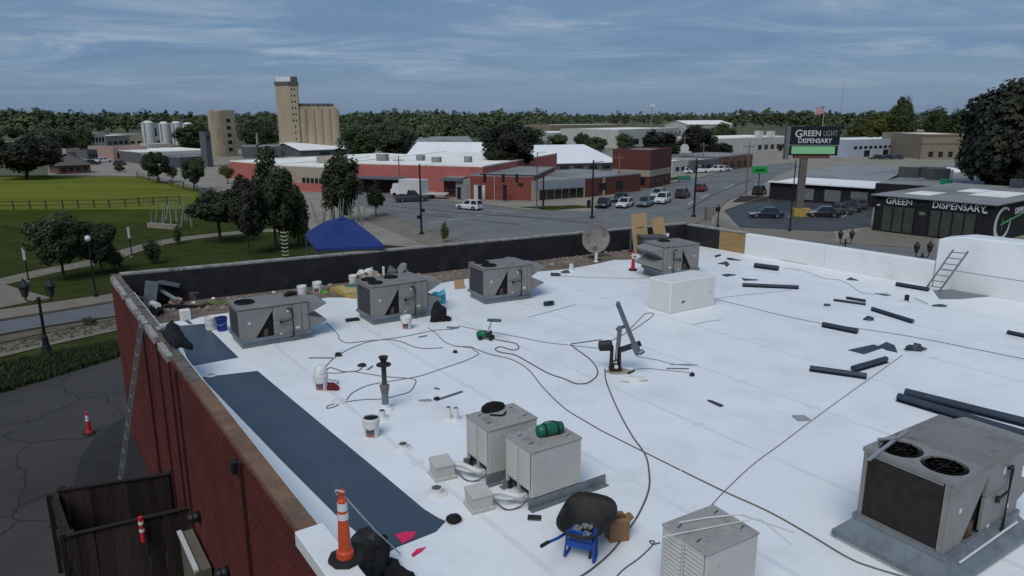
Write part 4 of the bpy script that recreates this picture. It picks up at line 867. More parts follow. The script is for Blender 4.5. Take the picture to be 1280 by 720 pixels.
roll('very long slate roll beside the big unit, rear one of two', (1131, 494), (1340, 547), 0.075)
roll('slate roll lying near the foot of the taller wall', (1259, 417), (1310, 428), 0.05)
for i, (label, pts) in enumerate([('flat slate scrap folded next to the angled rolls', [(1060, 438), (1092, 431), (1104, 435), (1080, 443)]), ('dark slate scrap lying crumpled beside the folded scrap', [(1098, 433), (1108, 428), (1118, 432), (1122, 441), (1108, 438)]), ('small curled slate scrap at the upper end of the scrap row', [(1142, 429), (1152, 431), (1147, 436), (1150, 437), (1143, 434)]), ('narrow dark scrap on the roof before the taller wall', [(1094, 367), (1114, 369), (1107, 370)]), ('thin dark scrap by the low parapet, dark wedge shaped', [(1058, 350), (1063, 347), (1073, 351)]), ('small dark scrap lying right of the hooded unit', [(893, 320), (901, 318), (901, 320), (894, 322)]), ('forked dark strap lying between hooded unit and thick roll', [(897, 330), (905, 328), (908, 327), (912, 331), (908, 334), (906, 331)]), ('narrow dark offcut next to the forked strap', [(902, 344), (910, 343), (920, 344), (908, 346)]), ('thin dark offcut with a pale tail near the thick roll', [(908, 323), (913, 323), (926, 326), (910, 325)]), ('dark offcut with a thin tail above the long thin roll', [(927, 348), (930, 349), (948, 350.5), (930, 351)]), ('slim dark offcut lying alone on open white roof', [(884, 501.5), (889, 502), (904, 508), (900, 509)]), ('pale grey scuffed scrap beside the thin dark line', [(990, 521), (1005, 521), (1013, 526), (998, 527)])]):
    flat_sheet('membrane_scrap', label, pts, M_ROLL if i != 11 else mat('pale_scrap', (0.30, 0.32, 0.34), 0.6, 0.1, 4), 0.012+0.002*i, 'scrap')
def heap(name, label, cat, u, v, r, m, seed, amp=0.45, off=0.0, smooth=False):
    b = MB(); b.blob((0, 0, r[2]*0.5), r, seed, amp, 2); o = b.build(name, m, smooth=smooth); o.location = roof(u, v, off); return tag(o, label, cat)
heap('membrane_scrap', 'humped slate scrap bundle at the end of the scrap row', 'scrap', 1144, 438, (0.26, 0.10, 0.09), M_ROLL, 21)
heap('membrane_scrap', 'dark curled slate cap scrap below the paired thin rolls', 'scrap', 1086, 400, (0.14, 0.09, 0.07), M_ROLL, 22)
heap('tool_roll', 'dark tool bundle lying between the paired thin rolls and the cap scrap', 'tool', 1034, 382, (0.11, 0.07, 0.05), M_ROLL, 23)
heap('tool_bag', 'slim dark bag with a thin handle near the grey patch', 'bag', 1174, 383, (0.22, 0.06, 0.045), M_ROLL, 24, 0.2)
b = MB(); b.tube([roof(1142, 374, .05), roof(1160, 381, .03)], 0.012); tag(b.build('steel_rod', M_ALU), 'thin metal rod leading to the slim dark bag', 'rod')
t = thing('funnel_tool', 'white wedge shaped tool with a black canister near the grey patch', 'tool', roof(1131, 378), R_(20))
b = MB(); b.prism([(-0.34, -0.03), (-0.02, -0.14), (-0.02, 0.14)], 0.0, 0.07); sub(t, b, 'wedge', M_WPLAST)
b = MB(); b.lathe([(0.06, 0), (0.065, 0.01), (0.065, 0.22), (0.04, 0.23)], 12, (0.06, 0, 0)); sub(t, b, 'canister', M_BLK)
b = MB(); b.prism([(-0.01, -0.16), (0.15, -0.12), (0.15, 0.12), (-0.01, 0.16)], 0.0, 0.012); sub(t, b, 'tray', M_WPLAST)
heap('plug_box', 'small black plug block at the end of thin cords by the mast', 'plug', 865, 470, (0.06, 0.05, 0.06), M_BLK, 25, 0.15)
bar_thing('steel_bar', 'thin dark steel bar beside the black plug block', 'bar', (833, 461), (861, 461.5), 0.03, 0.02, M_CORD)
heap('cord_reel', 'black knob sized connector lying on the pale cord', 'connector', 569, 441, (0.06, 0.05, 0.05), M_BLK, 26, 0.2)
bar_thing('pry_bar', 'long dark bar with a claw lying by the bagged bucket', 'bar', (386, 448), (416, 448), 0.03, 0.025, M_STEELG)
heap('heat_gun', 'black heat gun head lying at the end of the long dark bar', 'heat gun', 423, 445, (0.10, 0.06, 0.06), M_BLK, 27, 0.5)
heap('heat_gun', 'black heat gun on a curved lead between bagged bucket and flue', 'heat gun', 453, 458, (0.10, 0.05, 0.05), M_BLK, 28, 0.5)
bar_thing('scraper', 'short dark scraper blade right of the heat gun', 'scraper', (459, 463), (466, 458), 0.04, 0.02, M_STEELG)
bar_thing('floor_scraper', 'grey long handled scraper lying beyond the pair of vent pipes', 'scraper', (548, 500), (578, 490), 0.06, 0.025, M_STEELG)
heap('steel_clamp', 'dark clamp at the lower end of the grey long scraper', 'clamp', 546, 500, (0.06, 0.05, 0.05), M_BLK, 29, 0.3)
heap('rag', 'pale grey rag trailing from the long scraper', 'rag', 533, 501, (0.13, 0.05, 0.025), mat('grey_rag', (0.25, 0.26, 0.27), 0.9, 0.2, 8), 30, 0.4)
bar_thing('offcut', 'tiny dark offcut beyond the grey long scraper', 'offcut', (543, 485), (549, 487), 0.06, 0.012, M_STEELG)
bar_thing('toolbox', 'flat black tool case beside the curb of the three fan unit', 'tool case', (432, 402), (449, 400), 0.16, 0.07, M_BLK)
t = thing('adhesive_canister', 'dark green cylinder lying on the roof past the twin fan unit', 'cylinder', roof(686, 382), R_(24))
b = MB(); b.lathe([(0.03, -0.17), (0.07, -0.15), (0.07, 0.13), (0.05, 0.16), (0.02, 0.18)], 14, m=Matrix.Translation((0, 0, 0.072)) @ Matrix.Rotation(R_(90), 4, 'Y')); sub(t, b, 'bottle', mat('dark_green_can', (0.006, 0.055, 0.045), 0.4, 0.1, 6))
b = MB(); b.lathe([(0.0725, -0.03), (0.0735, -0.03), (0.0735, 0.06), (0.0725, 0.06)], 14, m=Matrix.Translation((0, 0, 0.072)) @ Matrix.Rotation(R_(90), 4, 'Y')); sub(t, b, 'sleeve', M_BLK)
t = thing('grinder', 'small dark slate bottle lying near the white vent by the brown edge', 'bottle', roof(694, 345), R_(-10))
b = MB(); b.lathe([(0.02, -0.17), (0.06, -0.15), (0.06, 0.13), (0.02, 0.17)], 12, m=Matrix.Translation((0, 0, 0.06)) @ Matrix.Rotation(R_(90), 4, 'Y')); sub(t, b, 'bottle', M_ROLL)
b = MB(); b.lathe([(0.02, 0.165), (0.025, 0.20), (0.0, 0.205)], 10, m=Matrix.Translation((0, 0, 0.06)) @ Matrix.Rotation(R_(90), 4, 'Y')); sub(t, b, 'cap', M_BLK)
heap('cloth', 'dark cloth lump lying beside the white vent near the dish', 'cloth', 707, 341, (0.16, 0.10, 0.06), mat('slate_cloth', (0.07, 0.08, 0.085), 0.9, 0.3, 8), 31, 0.4)
heap('trash_bag', 'black heap of bags against the hood of the three fan unit', 'bag', 547, 401, (0.24, 0.20, 0.34), M_BLKC, 33, 0.35)
heap('glove', 'black glove beside the heap of bags', 'glove', 560, 401, (0.09, 0.07, 0.10), M_BLKC, 34, 0.5)
heap('plastic_sheet', 'bright cyan plastic bag behind the hood of the three fan unit', 'plastic bag', 549, 379, (0.22, 0.12, 0.26), M_CYAN, 35, 0.5)
heap('wire_coil', 'pale tangle of wire in front of the heap of bags', 'wire', 566, 410, (0.16, 0.10, 0.02), M_CORDL, 36, 0.5)
bar_thing('hand_tool', 'small grey hand tool lying before the three fan unit', 'hand tool', (523, 422), (534, 420), 0.05, 0.02, M_STEELG)
# marker cones
def cone(label, p, h=1.0, bands=True, col=M_ORANGE, base=0.36):
    t = thing('marker_cone', label, 'cone', p)
    b = MB(); b.prism([(base*0.5*math.cos(a*math.pi/4+math.pi/8), base*0.5*math.sin(a*math.pi/4+math.pi/8)) for a in range(8)], 0, 0.05); sub(t, b, 'base', M_RUBB, bevel=0.008)
    r = lambda z: 0.072 - 0.030*(z/h)
    b = MB(); b.lathe([(0.092, 0.05), (0.088, 0.14*h), (r(0.16*h), 0.16*h), (r(0.55*h), 0.55*h), (r(0.86*h), 0.86*h), (0.035, 0.875*h), (0.028, 0.90*h), (0.026, 0.955*h), (0.04, 0.965*h), (0.04, 0.985*h), (0.0, h)], 18); sub(t, b, 'body', col, smooth=False)
    if bands:
        for z0_, z1_ in ((0.60, 0.685), (0.725, 0.83)):
            b = MB(); b.lathe([(r(z0_*h)+0.0015, z0_*h), (r(z0_*h)+0.003, z0_*h), (r(z1_*h)+0.003, z1_*h), (r(z1_*h)+0.0015, z1_*h)], 18); sub(t, b, 'reflective_band', M_REFL)
    return t
cz = atY(432, 700, 6.55); cz = at(432, 702, PT-0.02)
cone_p = A + LDIR*lpos(432, 702, PT) - LN*0.12; cone_p.z = PT+0.02
cone_p = at(432, 700, PT+0.02)
c0 = cone('tall orange marker cone with two white bands, standing on the parapet by black tarp', cone_p, 0.80)
cone('red marker cone on the membrane edge in front of the cardboard panels', roof(791, 338), 0.75, True, M_RED, 0.32)
# rope from the tall cone and pink flags
top = cone_p + Vector((0.0, 0, 0.76)); e = at(500, 692, RZ+0.02)
b = MB(); b.tube([top, (top*0.5+e*0.5) - Vector((0, 0, 0.03)), e], 0.009, 6); b.tube(smooth_path([top + Vector((-0.04, 0, -.02)), top + Vector((-0.05, -0.03, 0.05)), top + Vector((0.03, -0.03, 0.03)), top]), 0.008); tag(b.build('rope', M_ROPE, smooth=True), 'white flag rope running from the tall orange cone down to a pink flag', 'rope')
def flag(label, pts, z):
    b = MB(); ps = [at(u, v, RZ) for u, v in pts]; b.prism([(p.x, p.y) for p in ps], RZ+z, RZ+z+0.004); return tag(b.build('pennant_flag', M_PINK), label, 'flag')
flag('bright pink pennant lying on the end of the long slate strip', [(494, 669), (505, 666), (521, 666), (516, 674), (503, 681)], 0.014)
flag('small pink pennant on the white roof beside the black tarp', [(514, 694), (521, 687), (533, 684), (527, 690), (516, 697)], 0.006)
heap('sandbag', 'black weight bag holding the corner of the long slate strip', 'weight bag', 567, 652, (0.11, 0.09, 0.08), M_BLKC, 40, 0.25)
# black tarp draped at the near parapet end
def drape_cloth(name, label, pts, m, seed, th=0.02, cat='tarp'):
    from mathutils import noise
    n = 10; b = MB(); vs = []; fs = []
    a, c, d, f = [Vector(p) for p in pts]
    for j in range(n+1):
        for i in range(n+1):
            s, t_ = i/n, j/n; p = (a*(1-s)+c*s)*(1-t_) + (f*(1-s)+d*s)*t_
            e_ = 0.05 + 0.10*noise.noise(Vector((s*3+seed, t_*3, seed)))
            edge_ = min(s, 1-s, t_, 1-t_)
            p = p + Vector((0.07*noise.noise(Vector((s*5, t_*5+seed, 1))), 0.07*noise.noise(Vector((s*5+9, t_*5, seed))), abs(e_)+0.08*min(1, edge_*5)))
            vs.append(p)
    for j in range(n):
        for i in range(n): fs.append((j*(n+1)+i, j*(n+1)+i+1, (j+1)*(n+1)+i+1, (j+1)*(n+1)+i))
    b._add(vs, fs); o = b.build(name, m, smooth=True); md = o.modifiers.new('solid', 'SOLIDIFY'); md.thickness = th; return tag(o, label, cat)
drape_cloth('tarp', 'black tarp heaped beside the base of the tall orange cone', [at(446, 700, RZ+.3), at(481, 672, RZ+.30), at(492, 712, RZ+.05), at(458, 740, RZ+.1)], M_BLKC, 3)
drape_cloth('tarp', 'black tarp lying flat in front of the pink pennant', [at(470, 708, RZ), at(495, 706, RZ), at(520, 726, RZ), at(480, 745, RZ)], M_BLKC, 5)
heap('dark_sack', 'translucent dark sack between the tall orange cone and the tarp', 'sack', 458, 690, (0.22, 0.18, 0.22), mat('brown_black_film', (0.018, 0.016, 0.013), 0.4, 0.3, 5), 42, 0.3)
drape_cloth('jacket', 'black jacket thrown over the timber parapet by the short slate strip', [at(203, 421, PT-.02), at(216, 403, PT+.10), at(241, 440, PT-.35), at(217, 436, PT+.02)], M_BLKC, 8, cat='jacket')
heap('work_glove', 'pale grey rag on the parapet beside the black jacket', 'rag', 0, 0, (0.12, 0.10, 0.08), mat('grey_rag', (0, 0, 0)), 44).location = at(203, 413, PT+0.0)
# cardboard carton
t = thing('carton', 'open brown cardboard carton beside the wheelbarrow', 'carton', roof(771, 672), R_(12))
b = MB(); w_ = 0.27
for x, y, sx_, sy_ in ((0, -0.10, w_, 0.008), (0, 0.10, w_, 0.008), (-w_/2+.004, 0, 0.008, 0.192), (w_/2-.004, 0, 0.008, 0.192)):
    b = MB(); b.box((x, y, 0.14), (sx_, sy_, 0.28)); sub(t, b, 'side', M_BOXC)
b = MB(); b.box((0, 0, 0.006), (w_-0.02, 0.19, 0.01)); b.box((0, 0, 0.20), (w_-0.03, 0.18, 0.02)); sub(t, b, 'inside', M_DARK)
for (p0, p1, q1, q0) in (((-.134, -.104, .28), (.134, -.104, .28), (.12, -.06, .315), (-.12, -.06, .315)), ((-.134, .104, .28), (.134, .104, .28), (.14, .19, .27), (-.13, .19, .29)), ((.135, -.1, .28), (.135, .1, .28), (.20, .09, .31), (.20, -.08, .33)), ((-.135, -.1, .28), (-.135, .1, .28), (-.05, .09, .30), (-.06, -.05, .31))):
    b = MB(); b.quad(p0, p1, q1, q0); o = sub(t, b, 'flap', M_BOXC); o.modifiers.new('s', 'SOLIDIFY').thickness = 0.006
# wheelbarrow
t = thing('wheelbarrow', 'wheelbarrow with a black tray and blue frame, rubble in its tray', 'wheelbarrow', roof(724, 700), R_(68))
def tray_pt(a, f):          # rounded pan: f = 0 floor, 1 rim
    ca, sa = math.cos(a), math.sin(a); e = 0.62
    sx_ = math.copysign(abs(ca)**e, ca); sy_ = math.copysign(abs(sa)**e, sa)
    xm, lx, wy = 0.20+0.06*f, 0.20+0.26*f, (0.14+0.20*f)*(1+0.12*ca)
    return (xm+lx*sx_, wy*sy_, 0.29+0.18*f**1.3+(0.08*f*max(0, ca)**2))
NR = 28; vs = []; fs = []
for f in (0, 0.25, 0.55, 0.8, 1.0): vs += [tray_pt(2*math.pi*i/NR, f) for i in range(NR)]
fs.append(tuple(range(NR)))
for j in range(4): fs += [(j*NR+i, j*NR+(i+1) % NR, (j+1)*NR+(i+1) % NR, (j+1)*NR+i) for i in range(NR)]
b = MB(); b._add(vs, fs); o = sub(t, b, 'tray', M_TRAY, smooth=True); o.modifiers.new('s', 'SOLIDIFY').thickness = 0.01
b = MB(); rim = [tray_pt(2*math.pi*i/NR, 1.0) for i in range(NR)]; b.tube(rim+[rim[0]], 0.012, 6); sub(t, b, 'rim', M_TRAY)
b = MB()
for k in range(9):
    b.blob((0.14+0.12*math.sin(k*2.3), 0.10*math.cos(k*1.7), 0.335+0.02*(k % 3)), (0.06, 0.045, 0.03), k, 0.5, 1)
tag(sub(t, b, 'rubble', mat('pale_rubble', (0.17, 0.17, 0.17), 0.9, 0.6, 10)), kind='stuff')
for s in (-1, 1):
    b = MB(); b.tube([(0.86, s*0.05, 0.20), (0.30, s*0.12, 0.285), (-0.20, s*0.22, 0.38), (-0.46, s*0.27, 0.46)], 0.019, 8); ha = sub(t, b, 'handle', M_BARROW)
    b = MB(); b.tube([(-0.44, s*0.267, 0.456), (-0.60, s*0.30, 0.49)], 0.023, 8); sub(ha, b, 'grip', M_BLK)
    b = MB(); b.tube([(0.02, s*0.17, 0.36), (-0.02, s*0.19, 0.03), (0.04, s*0.19, 0.015), (0.16, s*0.18, 0.03), (0.24, s*0.155, 0.32)], 0.019, 8); sub(t, b, 'leg', M_BARROW)
b = MB(); b.box((-0.005, 0, 0.22), (0.025, 0.36, 0.09)); b.box((0.01, 0, 0.335), (0.03, 0.30, 0.12)); sub(t, b, 'cross_brace', M_BARROW)
b = MB(); b.box((-0.009, 0.05, 0.335), (0.004, 0.10, 0.035)); b.box((-0.009, -0.07, 0.325), (0.004, 0.07, 0.03)); sub(t, b, 'name_plate', M_LABEL)
b = MB(); b.lathe([(0.10, -0.03), (0.18, -0.045), (0.20, -0.02), (0.20, 0.02), (0.18, 0.045), (0.10, 0.03)], 20, m=Matrix.Translation((0.88, 0, 0.20)) @ Matrix.Rotation(R_(90), 4, 'X')); wh_ = sub(t, b, 'wheel', M_TYRE)
b = MB(); b.lathe([(0.02, -0.05), (0.10, -0.02), (0.10, 0.02), (0.02, 0.05)], 16, m=Matrix.Translation((0.88, 0, 0.20)) @ Matrix.Rotation(R_(90), 4, 'X')); sub(wh_, b, 'rim', M_BARROW)
# folded mast / winch frame
Ym = roof(770, 463).y
t = thing('winch_mast', 'dark rusty winch frame with folded grey steel tube on the white roof', 'mast', roof(769, 463), 0)
org = roof(769, 463)
L_ = lambda u, v, dy=0.0: atY(u, v, Ym+dy) - org
b = MB(); b.box((0, 0, 0.03), (0.26, 0.26, 0.05)); b.lathe([(0.15, 0.05), (0.12, 0.10), (0.12, 0.13)], 12); sub(t, b, 'base', M_RUST)
b = MB()
for x, y in ((-0.10, -0.08), (0.08, -0.08), (-0.09, 0.09), (0.08, 0.09)): b.bar((x, y, 0.04), (x*0.9, y*0.8, 0.56), 0.05, 0.05)
b.bar((-0.11, -0.08, 0.22), (0.1, -0.08, 0.30), 0.03, 0.03); sub(t, b, 'frame', M_RUST)
b = MB(); b.cyl((0.0, -0.11, 0.13), (0.0, -0.15, 0.13), 0.045, 0.04, 10); sub(t, b, 'lamp', M_LABEL)
b = MB(); b.lathe([(0.05, -0.16), (0.115, -0.14), (0.125, 0.10), (0.10, 0.14)], 12, m=Matrix.Translation(L_(757, 432)) @ Matrix.Rotation(R_(86), 4, 'Y')); sub(t, b, 'motor', M_BLK)
b = MB(); b.bar(L_(776, 437), L_(801, 429), 0.10, 0.10); sub(t, b, 'gearbox', mat('dark_navy_case', (0.016, 0.020, 0.030), 0.5, 0.3, 5))
b = MB(); b.bar((-0.0, -0.10, 0.30), (0.01, -0.10, 0.62), 0.05, 0.02); sub(t, b, 'strap', M_ALU)
b = MB(); b.bar(L_(771, 450), L_(775, 408), 0.085, 0.085); b.bar(L_(770, 412), L_(783, 407), 0.06, 0.06); sub(t, b, 'upright', M_STEELG)
b = MB(); b.bar(L_(772, 379, -0.05), L_(797, 441, -0.25), 0.085, 0.085); tb = sub(t, b, 'folding_tube', M_STEELG, bevel=0.008)
b = MB(); b.bar(L_(771, 380, -0.05), L_(775, 379, -0.05), 0.11, 0.07); sub(tb, b, 'end_plate', M_STEELG)
b = MB(); b.bar(L_(792, 430, -0.2), L_(799, 443, -0.26), 0.15, 0.11); b.cyl(L_(799, 442, -0.32), L_(805, 438, -0.30), 0.05, 0.05, 10); sub(tb, b, 'hinge_bracket', M_STEELG)
heap('oil_stain_rag', 'tan rag spread round the foot of the winch mast', 'rag', 775, 464, (0.30, 0.20, 0.012), mat('tan_rag', (0.30, 0.27, 0.22), 0.9, 0.2, 5), 46, 0.4)
heap('plastic_wrap', 'white crumpled plastic wrap beside the winch mast', 'plastic wrap', 794, 476, (0.24, 0.14, 0.07), M_WPLAST, 47, 0.5)
bar_thing('knife', 'black handled knife stuck near the winch mast foot', 'knife', (785, 468), (793, 464), 0.04, 0.04, M_BLK)
# satellite dish leaning on the back wall
dp = roof(744, 326); t = thing('satellite_dish', 'weathered round satellite dish propped against the black back wall', 'satellite dish', dp, R_(-8))
M_ = Matrix.Translation((0, 0.05, 0.86)) @ Matrix.Rotation(R_(10), 4, 'Y') @ Matrix.Rotation(R_(100), 4, 'X') @ Matrix.Scale(0.88, 4, (1, 0, 0))
b = MB(); prof = [(0.58*i/8, 0.10*(i/8)**2-0.10) for i in range(1, 9)]; b.lathe([(0.001, -0.10)] + prof + [(0.60, 0.01), (0.60, -0.01), (0.57, -0.02)] + [(0.57*i/6, 0.10*(i/6)**2-0.13) for i in range(5, 0, -1)], 28, m=M_); sub(t, b, 'reflector', M_DISH, smooth=True)
b = MB(); b.tube([M_ @ Vector((0, -0.52, 0.02)), M_ @ Vector((0, -0.1, 0.40))], 0.016); b.blob(M_ @ Vector((0, -0.1, 0.42)), (0.05, 0.05, 0.05), 2, 0.1, 1, flat=False); sub(t, b, 'feed_arm', M_DISH)
b = MB(); b.tube([(0, 0.10, 0.55), (0, 0.35, 0.02)], 0.03); sub(t, b, 'stand', M_GALV)
# big cardboard panels in the corner
def lean_panel(label, foot, w_, h_, rz, tilt, m, name='panel', th=0.05, side=0.0, mark=True):
    t = thing(name, label, 'panel', foot, rz)
    M_ = Matrix.Rotation(R_(side), 4, 'Y') @ Matrix.Rotation(R_(-tilt), 4, 'X')
    b = MB(); b.box((0, 0, h_/2), (w_, th, h_), m=M_); sub(t, b, 'board', m, bevel=0.006)
    if mark:
        for z in (h_*0.30, h_*0.66):
            b = MB(); b.box((0.02, -th/2-0.003, z), (w_*0.5, 0.004, 0.03), m=M_); sub(t, b, 'print', M_BROWN)
    return t
lean_panel('tall tan cardboard pack with dark print leaning in the roof corner', roof(802, 317), 0.62, 1.62, R_(-6), 5, M_CARD, 'cardboard_pack', 0.16, -7)
lean_panel('shorter tan cardboard panel leaning beside the tall pack', roof(829, 314), 0.50, 1.42, R_(-15), 8, M_CARD, 'cardboard_sheet', 0.12, -14, mark=False)
t = thing('steel_post', 'grey steel post standing between satellite dish and cardboard pack', 'post', roof(788, 314))
b = MB(); b.cyl((0, 0, 0), (0, 0, 0.95), 0.05, 0.05, 10); sub(t, b, 'pipe', M_STEELG)
b = MB(); b.lathe([(0.10, 0), (0.10, 0.03), (0.055, 0.04)], 12); sub(t, b, 'flange', M_RUST)
heap('rag_pile', 'grey heap of rags at the back wall beside the satellite dish', 'rags', 777, 307, (0.34, 0.18, 0.20), mat('dark_rags', (0.055, 0.055, 0.06), 0.9, 0.5, 6), 50, 0.6)
heap('scrap_pile', 'dark pile of torn roofing behind the red marker cone', 'scrap', 765, 323, (0.9, 0.30, 0.10), M_OLD, 51, 0.6)
# blue pop-up tent low on its legs by the back wall
S_, Et, Wt = at(395, 311, 9.62), at(481, 307, 9.62), at(381, 293, 9.62)
ctr = (Et + Wt)/2; Nt = Et + Wt - S_
hx = (Et-S_); side = hx.length; hy = Wt - S_
t = thing('canopy_tent', 'blue pop up canopy tent set low on its legs beside the black wall', 'tent', (0, 0, 0))
cor = [S_, Et, Et+hy, S_+hy]; cc = (cor[0]+cor[1]+cor[2]+cor[3])/4; pk = cc + Vector((0, 0, 0.80))
b = MB(); n = 8; 
for k in range(4):
    a_, c_ = cor[k], cor[(k+1) % 4]; rows = []
    for j in range(n+1):
        q = j/n; row = []
        for i in range(n+1):
            s = i/n; p = (a_*(1-s)+c_*s)*(1-q) + pk*q; p = p + Vector((0, 0, 0.13*math.sin(math.pi*q)*(1 - 0.6*math.sin(math.pi*s)) )) ; row.append(p)
        rows.append(row)
    for j in range(n):
        for i in range(n): b.quad(rows[j][i], rows[j][i+1], rows[j+1][i+1], rows[j+1][i])
    b.quad(a_, c_, c_ - Vector((0, 0, 0.10)), a_ - Vector((0, 0, 0.10)))
cn = sub(t, b, 'canopy', M_TENT); 
b = MB(); pv = [pk + Vector((0.20*math.cos(R_(45+90*i)), 0.20*math.sin(R_(45+90*i)), -0.03)) for i in range(4)]
for i in range(4): b.quad(pv[i], pv[(i+1) % 4], pk + Vector((0, 0, 0.07)))
sub(t, b, 'vent_cap', M_TENT)
for p in cor:
    b = MB(); q = p*0.97 + cc*0.03; b.cyl((q.x, q.y, RZ-.01), (q.x, q.y, p.z), 0.02, 0.02, 8); sub(t, b, 'leg', M_STEELG)
for k in range(4):
    b = MB(); a_, c_ = cor[k]*0.97+cc*0.03, cor[(k+1) % 4]*0.97+cc*0.03; b.bar(a_ - Vector((0, 0, .05)), c_ - Vector((0, 0, .05)), 0.02, 0.02); sub(t, b, 'rail', M_STEELG)
# stores under and beside the tent
heap('trash_sack', 'black rubbish sack behind a white bucket under the blue tent', 'sack', 395, 354, (0.38, 0.26, 0.34), M_BLKC, 60, 0.35)
heap('brown_tarp', 'dark brown tarp heap by the tent leg at the black wall', 'tarp', 388, 346, (0.40, 0.3, 0.28), M_BROWN, 61, 0.4)
t = thing('sack_crate', 'brown crate piled with pale and tan sacks under the tent', 'crate', roof(461, 357), RT)
b = MB(); b.box((0, 0, 0.13), (0.72, 0.5, 0.26)); sub(t, b, 'crate', M_BROWN, bevel=0.02)
for k, (x, y, z, mm) in enumerate(((-0.22, -0.1, 0.34, M_BAGT), (0.05, -0.12, 0.32, M_BAGT), (0.24, 0.08, 0.34, M_BAGT), (-0.18, 0.14, 0.44, M_WPLAST), (0.08, 0.1, 0.46, M_WPLAST), (0.26, -0.12, 0.3, M_BAGT))):
    b = MB(); b.blob((x, y, z), (0.15, 0.13, 0.11), 70+k, 0.35, 2); sub(t, b, 'sack', mm)
t = thing('paint_tube', 'white upright tube standing beside the crate of sacks', 'tube', roof(480, 352)); b = MB(); b.lathe([(0.05, 0), (0.05, 0.02), (0.045, 0.03), (0.045, 0.48), (0.03, 0.52), (0, 0.52)], 12); sub(t, b, 'tube', M_WPLAST); b = MB(); b.lathe([(0.048, 0.44), (0.05, 0.44), (0.05, 0.49), (0.04, 0.49)], 12); sub(t, b, 'cap', M_LABEL)
heap('grey_sack', 'grey sack leaning at the black wall, nearer the white tube', 'sack', 491, 349, (0.20, 0.18, 0.30), mat('grey_sacking', (0.11, 0.115, 0.12), 0.9, 0.3, 6), 81, 0.4)
heap('grey_sack', 'paler grey sack leaning at the wall next to the brown boards', 'sack', 504, 347, (0.20, 0.18, 0.32), mat('pale_sacking', (0.20, 0.20, 0.205), 0.9, 0.3, 6), 82, 0.4)
heap('tool_heap', 'dark heap of tools behind the three fan unit', 'tools', 500, 353, (0.55, 0.22, 0.20), M_BLKC, 83, 0.6)
flat_sheet('insulation_board', 'yellow insulation boards stacked flat beside the three fan unit', [(412, 362), (428, 358), (446, 361), (450, 374), (436, 373)], mat('yellow_foam_board', (0.36, 0.26, 0.075), 0.8, 0.15, 5), 0.07, 'board', RZ-0.012)
flat_sheet('insulation_board', 'single yellow board lying askew on the stack by the three fan unit', [(418, 361), (440, 359), (452, 368), (432, 370)], mat('pale_yellow_board', (0.42, 0.33, 0.13), 0.8, 0.15, 5), 0.02, 'board', RZ+0.062)
heap('green_tarp', 'green tarp scrap between insulation boards and three fan unit', 'tarp', 439, 361, (0.22, 0.14, 0.10), mat('teal_tarp', (0.02, 0.14, 0.10), 0.7, 0.2, 6), 84, 0.5)
heap('lime_rag', 'lime green rag beside the black sack', 'rag', 405, 366, (0.18, 0.10, 0.06), mat('lime_cloth', (0.13, 0.27, 0.04), 0.8, 0.2, 6), 85, 0.5)
flat_sheet('plywood_offcut', 'tan plywood offcut lying behind the three fan unit', [(512, 347), (524, 344), (534, 350), (520, 354)], M_PLY, 0.10, 'plywood', RZ-0.01)
lean_panel('small tan cardboard piece standing by the twin fan unit', roof(575, 361), 0.34, 0.30, R_(20), 25, M_CARD, 'cardboard_piece', 0.03, mark=False)
heap('rubble_pile', 'pale rubble pile by the back wall behind the twin fan unit', 'rubble', 634, 330, (0.34, 0.2, 0.18), mat('pale_rubble', (0, 0, 0)), 86, 0.6)
heap('green_scrap', 'green scrap beside the pale rubble pile', 'scrap', 646, 331, (0.2, 0.12, 0.06), mat('lime_cloth', (0, 0, 0)), 87, 0.5)
# junk in the far left corner
t = thing('junk_stack', 'heap of bent grey sheet metal where brick and black parapets meet', 'scrap metal', roof(184, 388))
for k, (dx, dy, dz, sx_, sy_, sz_, rz_, ry_, mm) in enumerate(((0.0, 0.3, 0.42, 0.34, 0.04, 0.75, 0.5, 0.2, mat('blue_grey_sheet', (0.15, 0.175, 0.20), 0.5, 0.2, 4)), (-0.25, 0.7, 0.5, 0.7, 0.05, 0.10, 0.4, 0.4, M_ALU), (0.35, 0.75, 0.62, 0.6, 0.28, 0.06, 0.2, 0.25, M_STEELG), (0.45, 0.5, 0.32, 0.7, 0.10, 0.05, -0.5, 0.3, M_ALU), (-0.3, 0.35, 0.3, 0.9, 0.05, 0.05, 0.9, 0.5, M_ALU), (0.1, 0.9, 0.25, 0.8, 0.4, 0.35, 0.6, 0.1, M_BLKC))):
    b = MB(); b.box((0, 0, 0), (sx_, sy_, sz_), m=Matrix.Translation((dx, dy, dz)) @ Matrix.Rotation(rz_, 4, 'Z') @ Matrix.Rotation(ry_, 4, 'Y')); sub(t, b, 'sheet', mm)
t = thing('roll_end', 'white tube end lying on dark sack near the scrap metal heap', 'tube', roof(195, 391), R_(-50)); b = MB(); b.lathe([(0.05, -0.32), (0.09, -0.32), (0.09, 0.3), (0.05, 0.3)], 12, m=Matrix.Translation((0, 0, 0.24)) @ Matrix.Rotation(R_(84), 4, 'Y')); sub(t, b, 'tube', M_WPLAST); b = MB(); b.blob((0.1, 0, 0.10), (0.36, 0.18, 0.16), 3, 0.4); sub(t, b, 'sack', M_BLKC)
heap('debris', 'pink and white packet amid debris on the brown roof', 'debris', 220, 380, (0.18, 0.14, 0.13), mat('faded_packet', (0.34, 0.24, 0.21), 0.8, 0.3, 6), 91, 0.5)
heap('debris', 'long dark strip of debris before the grey bags', 'debris', 224, 384, (0.75, 0.10, 0.06), M_BLKC, 92, 0.6)
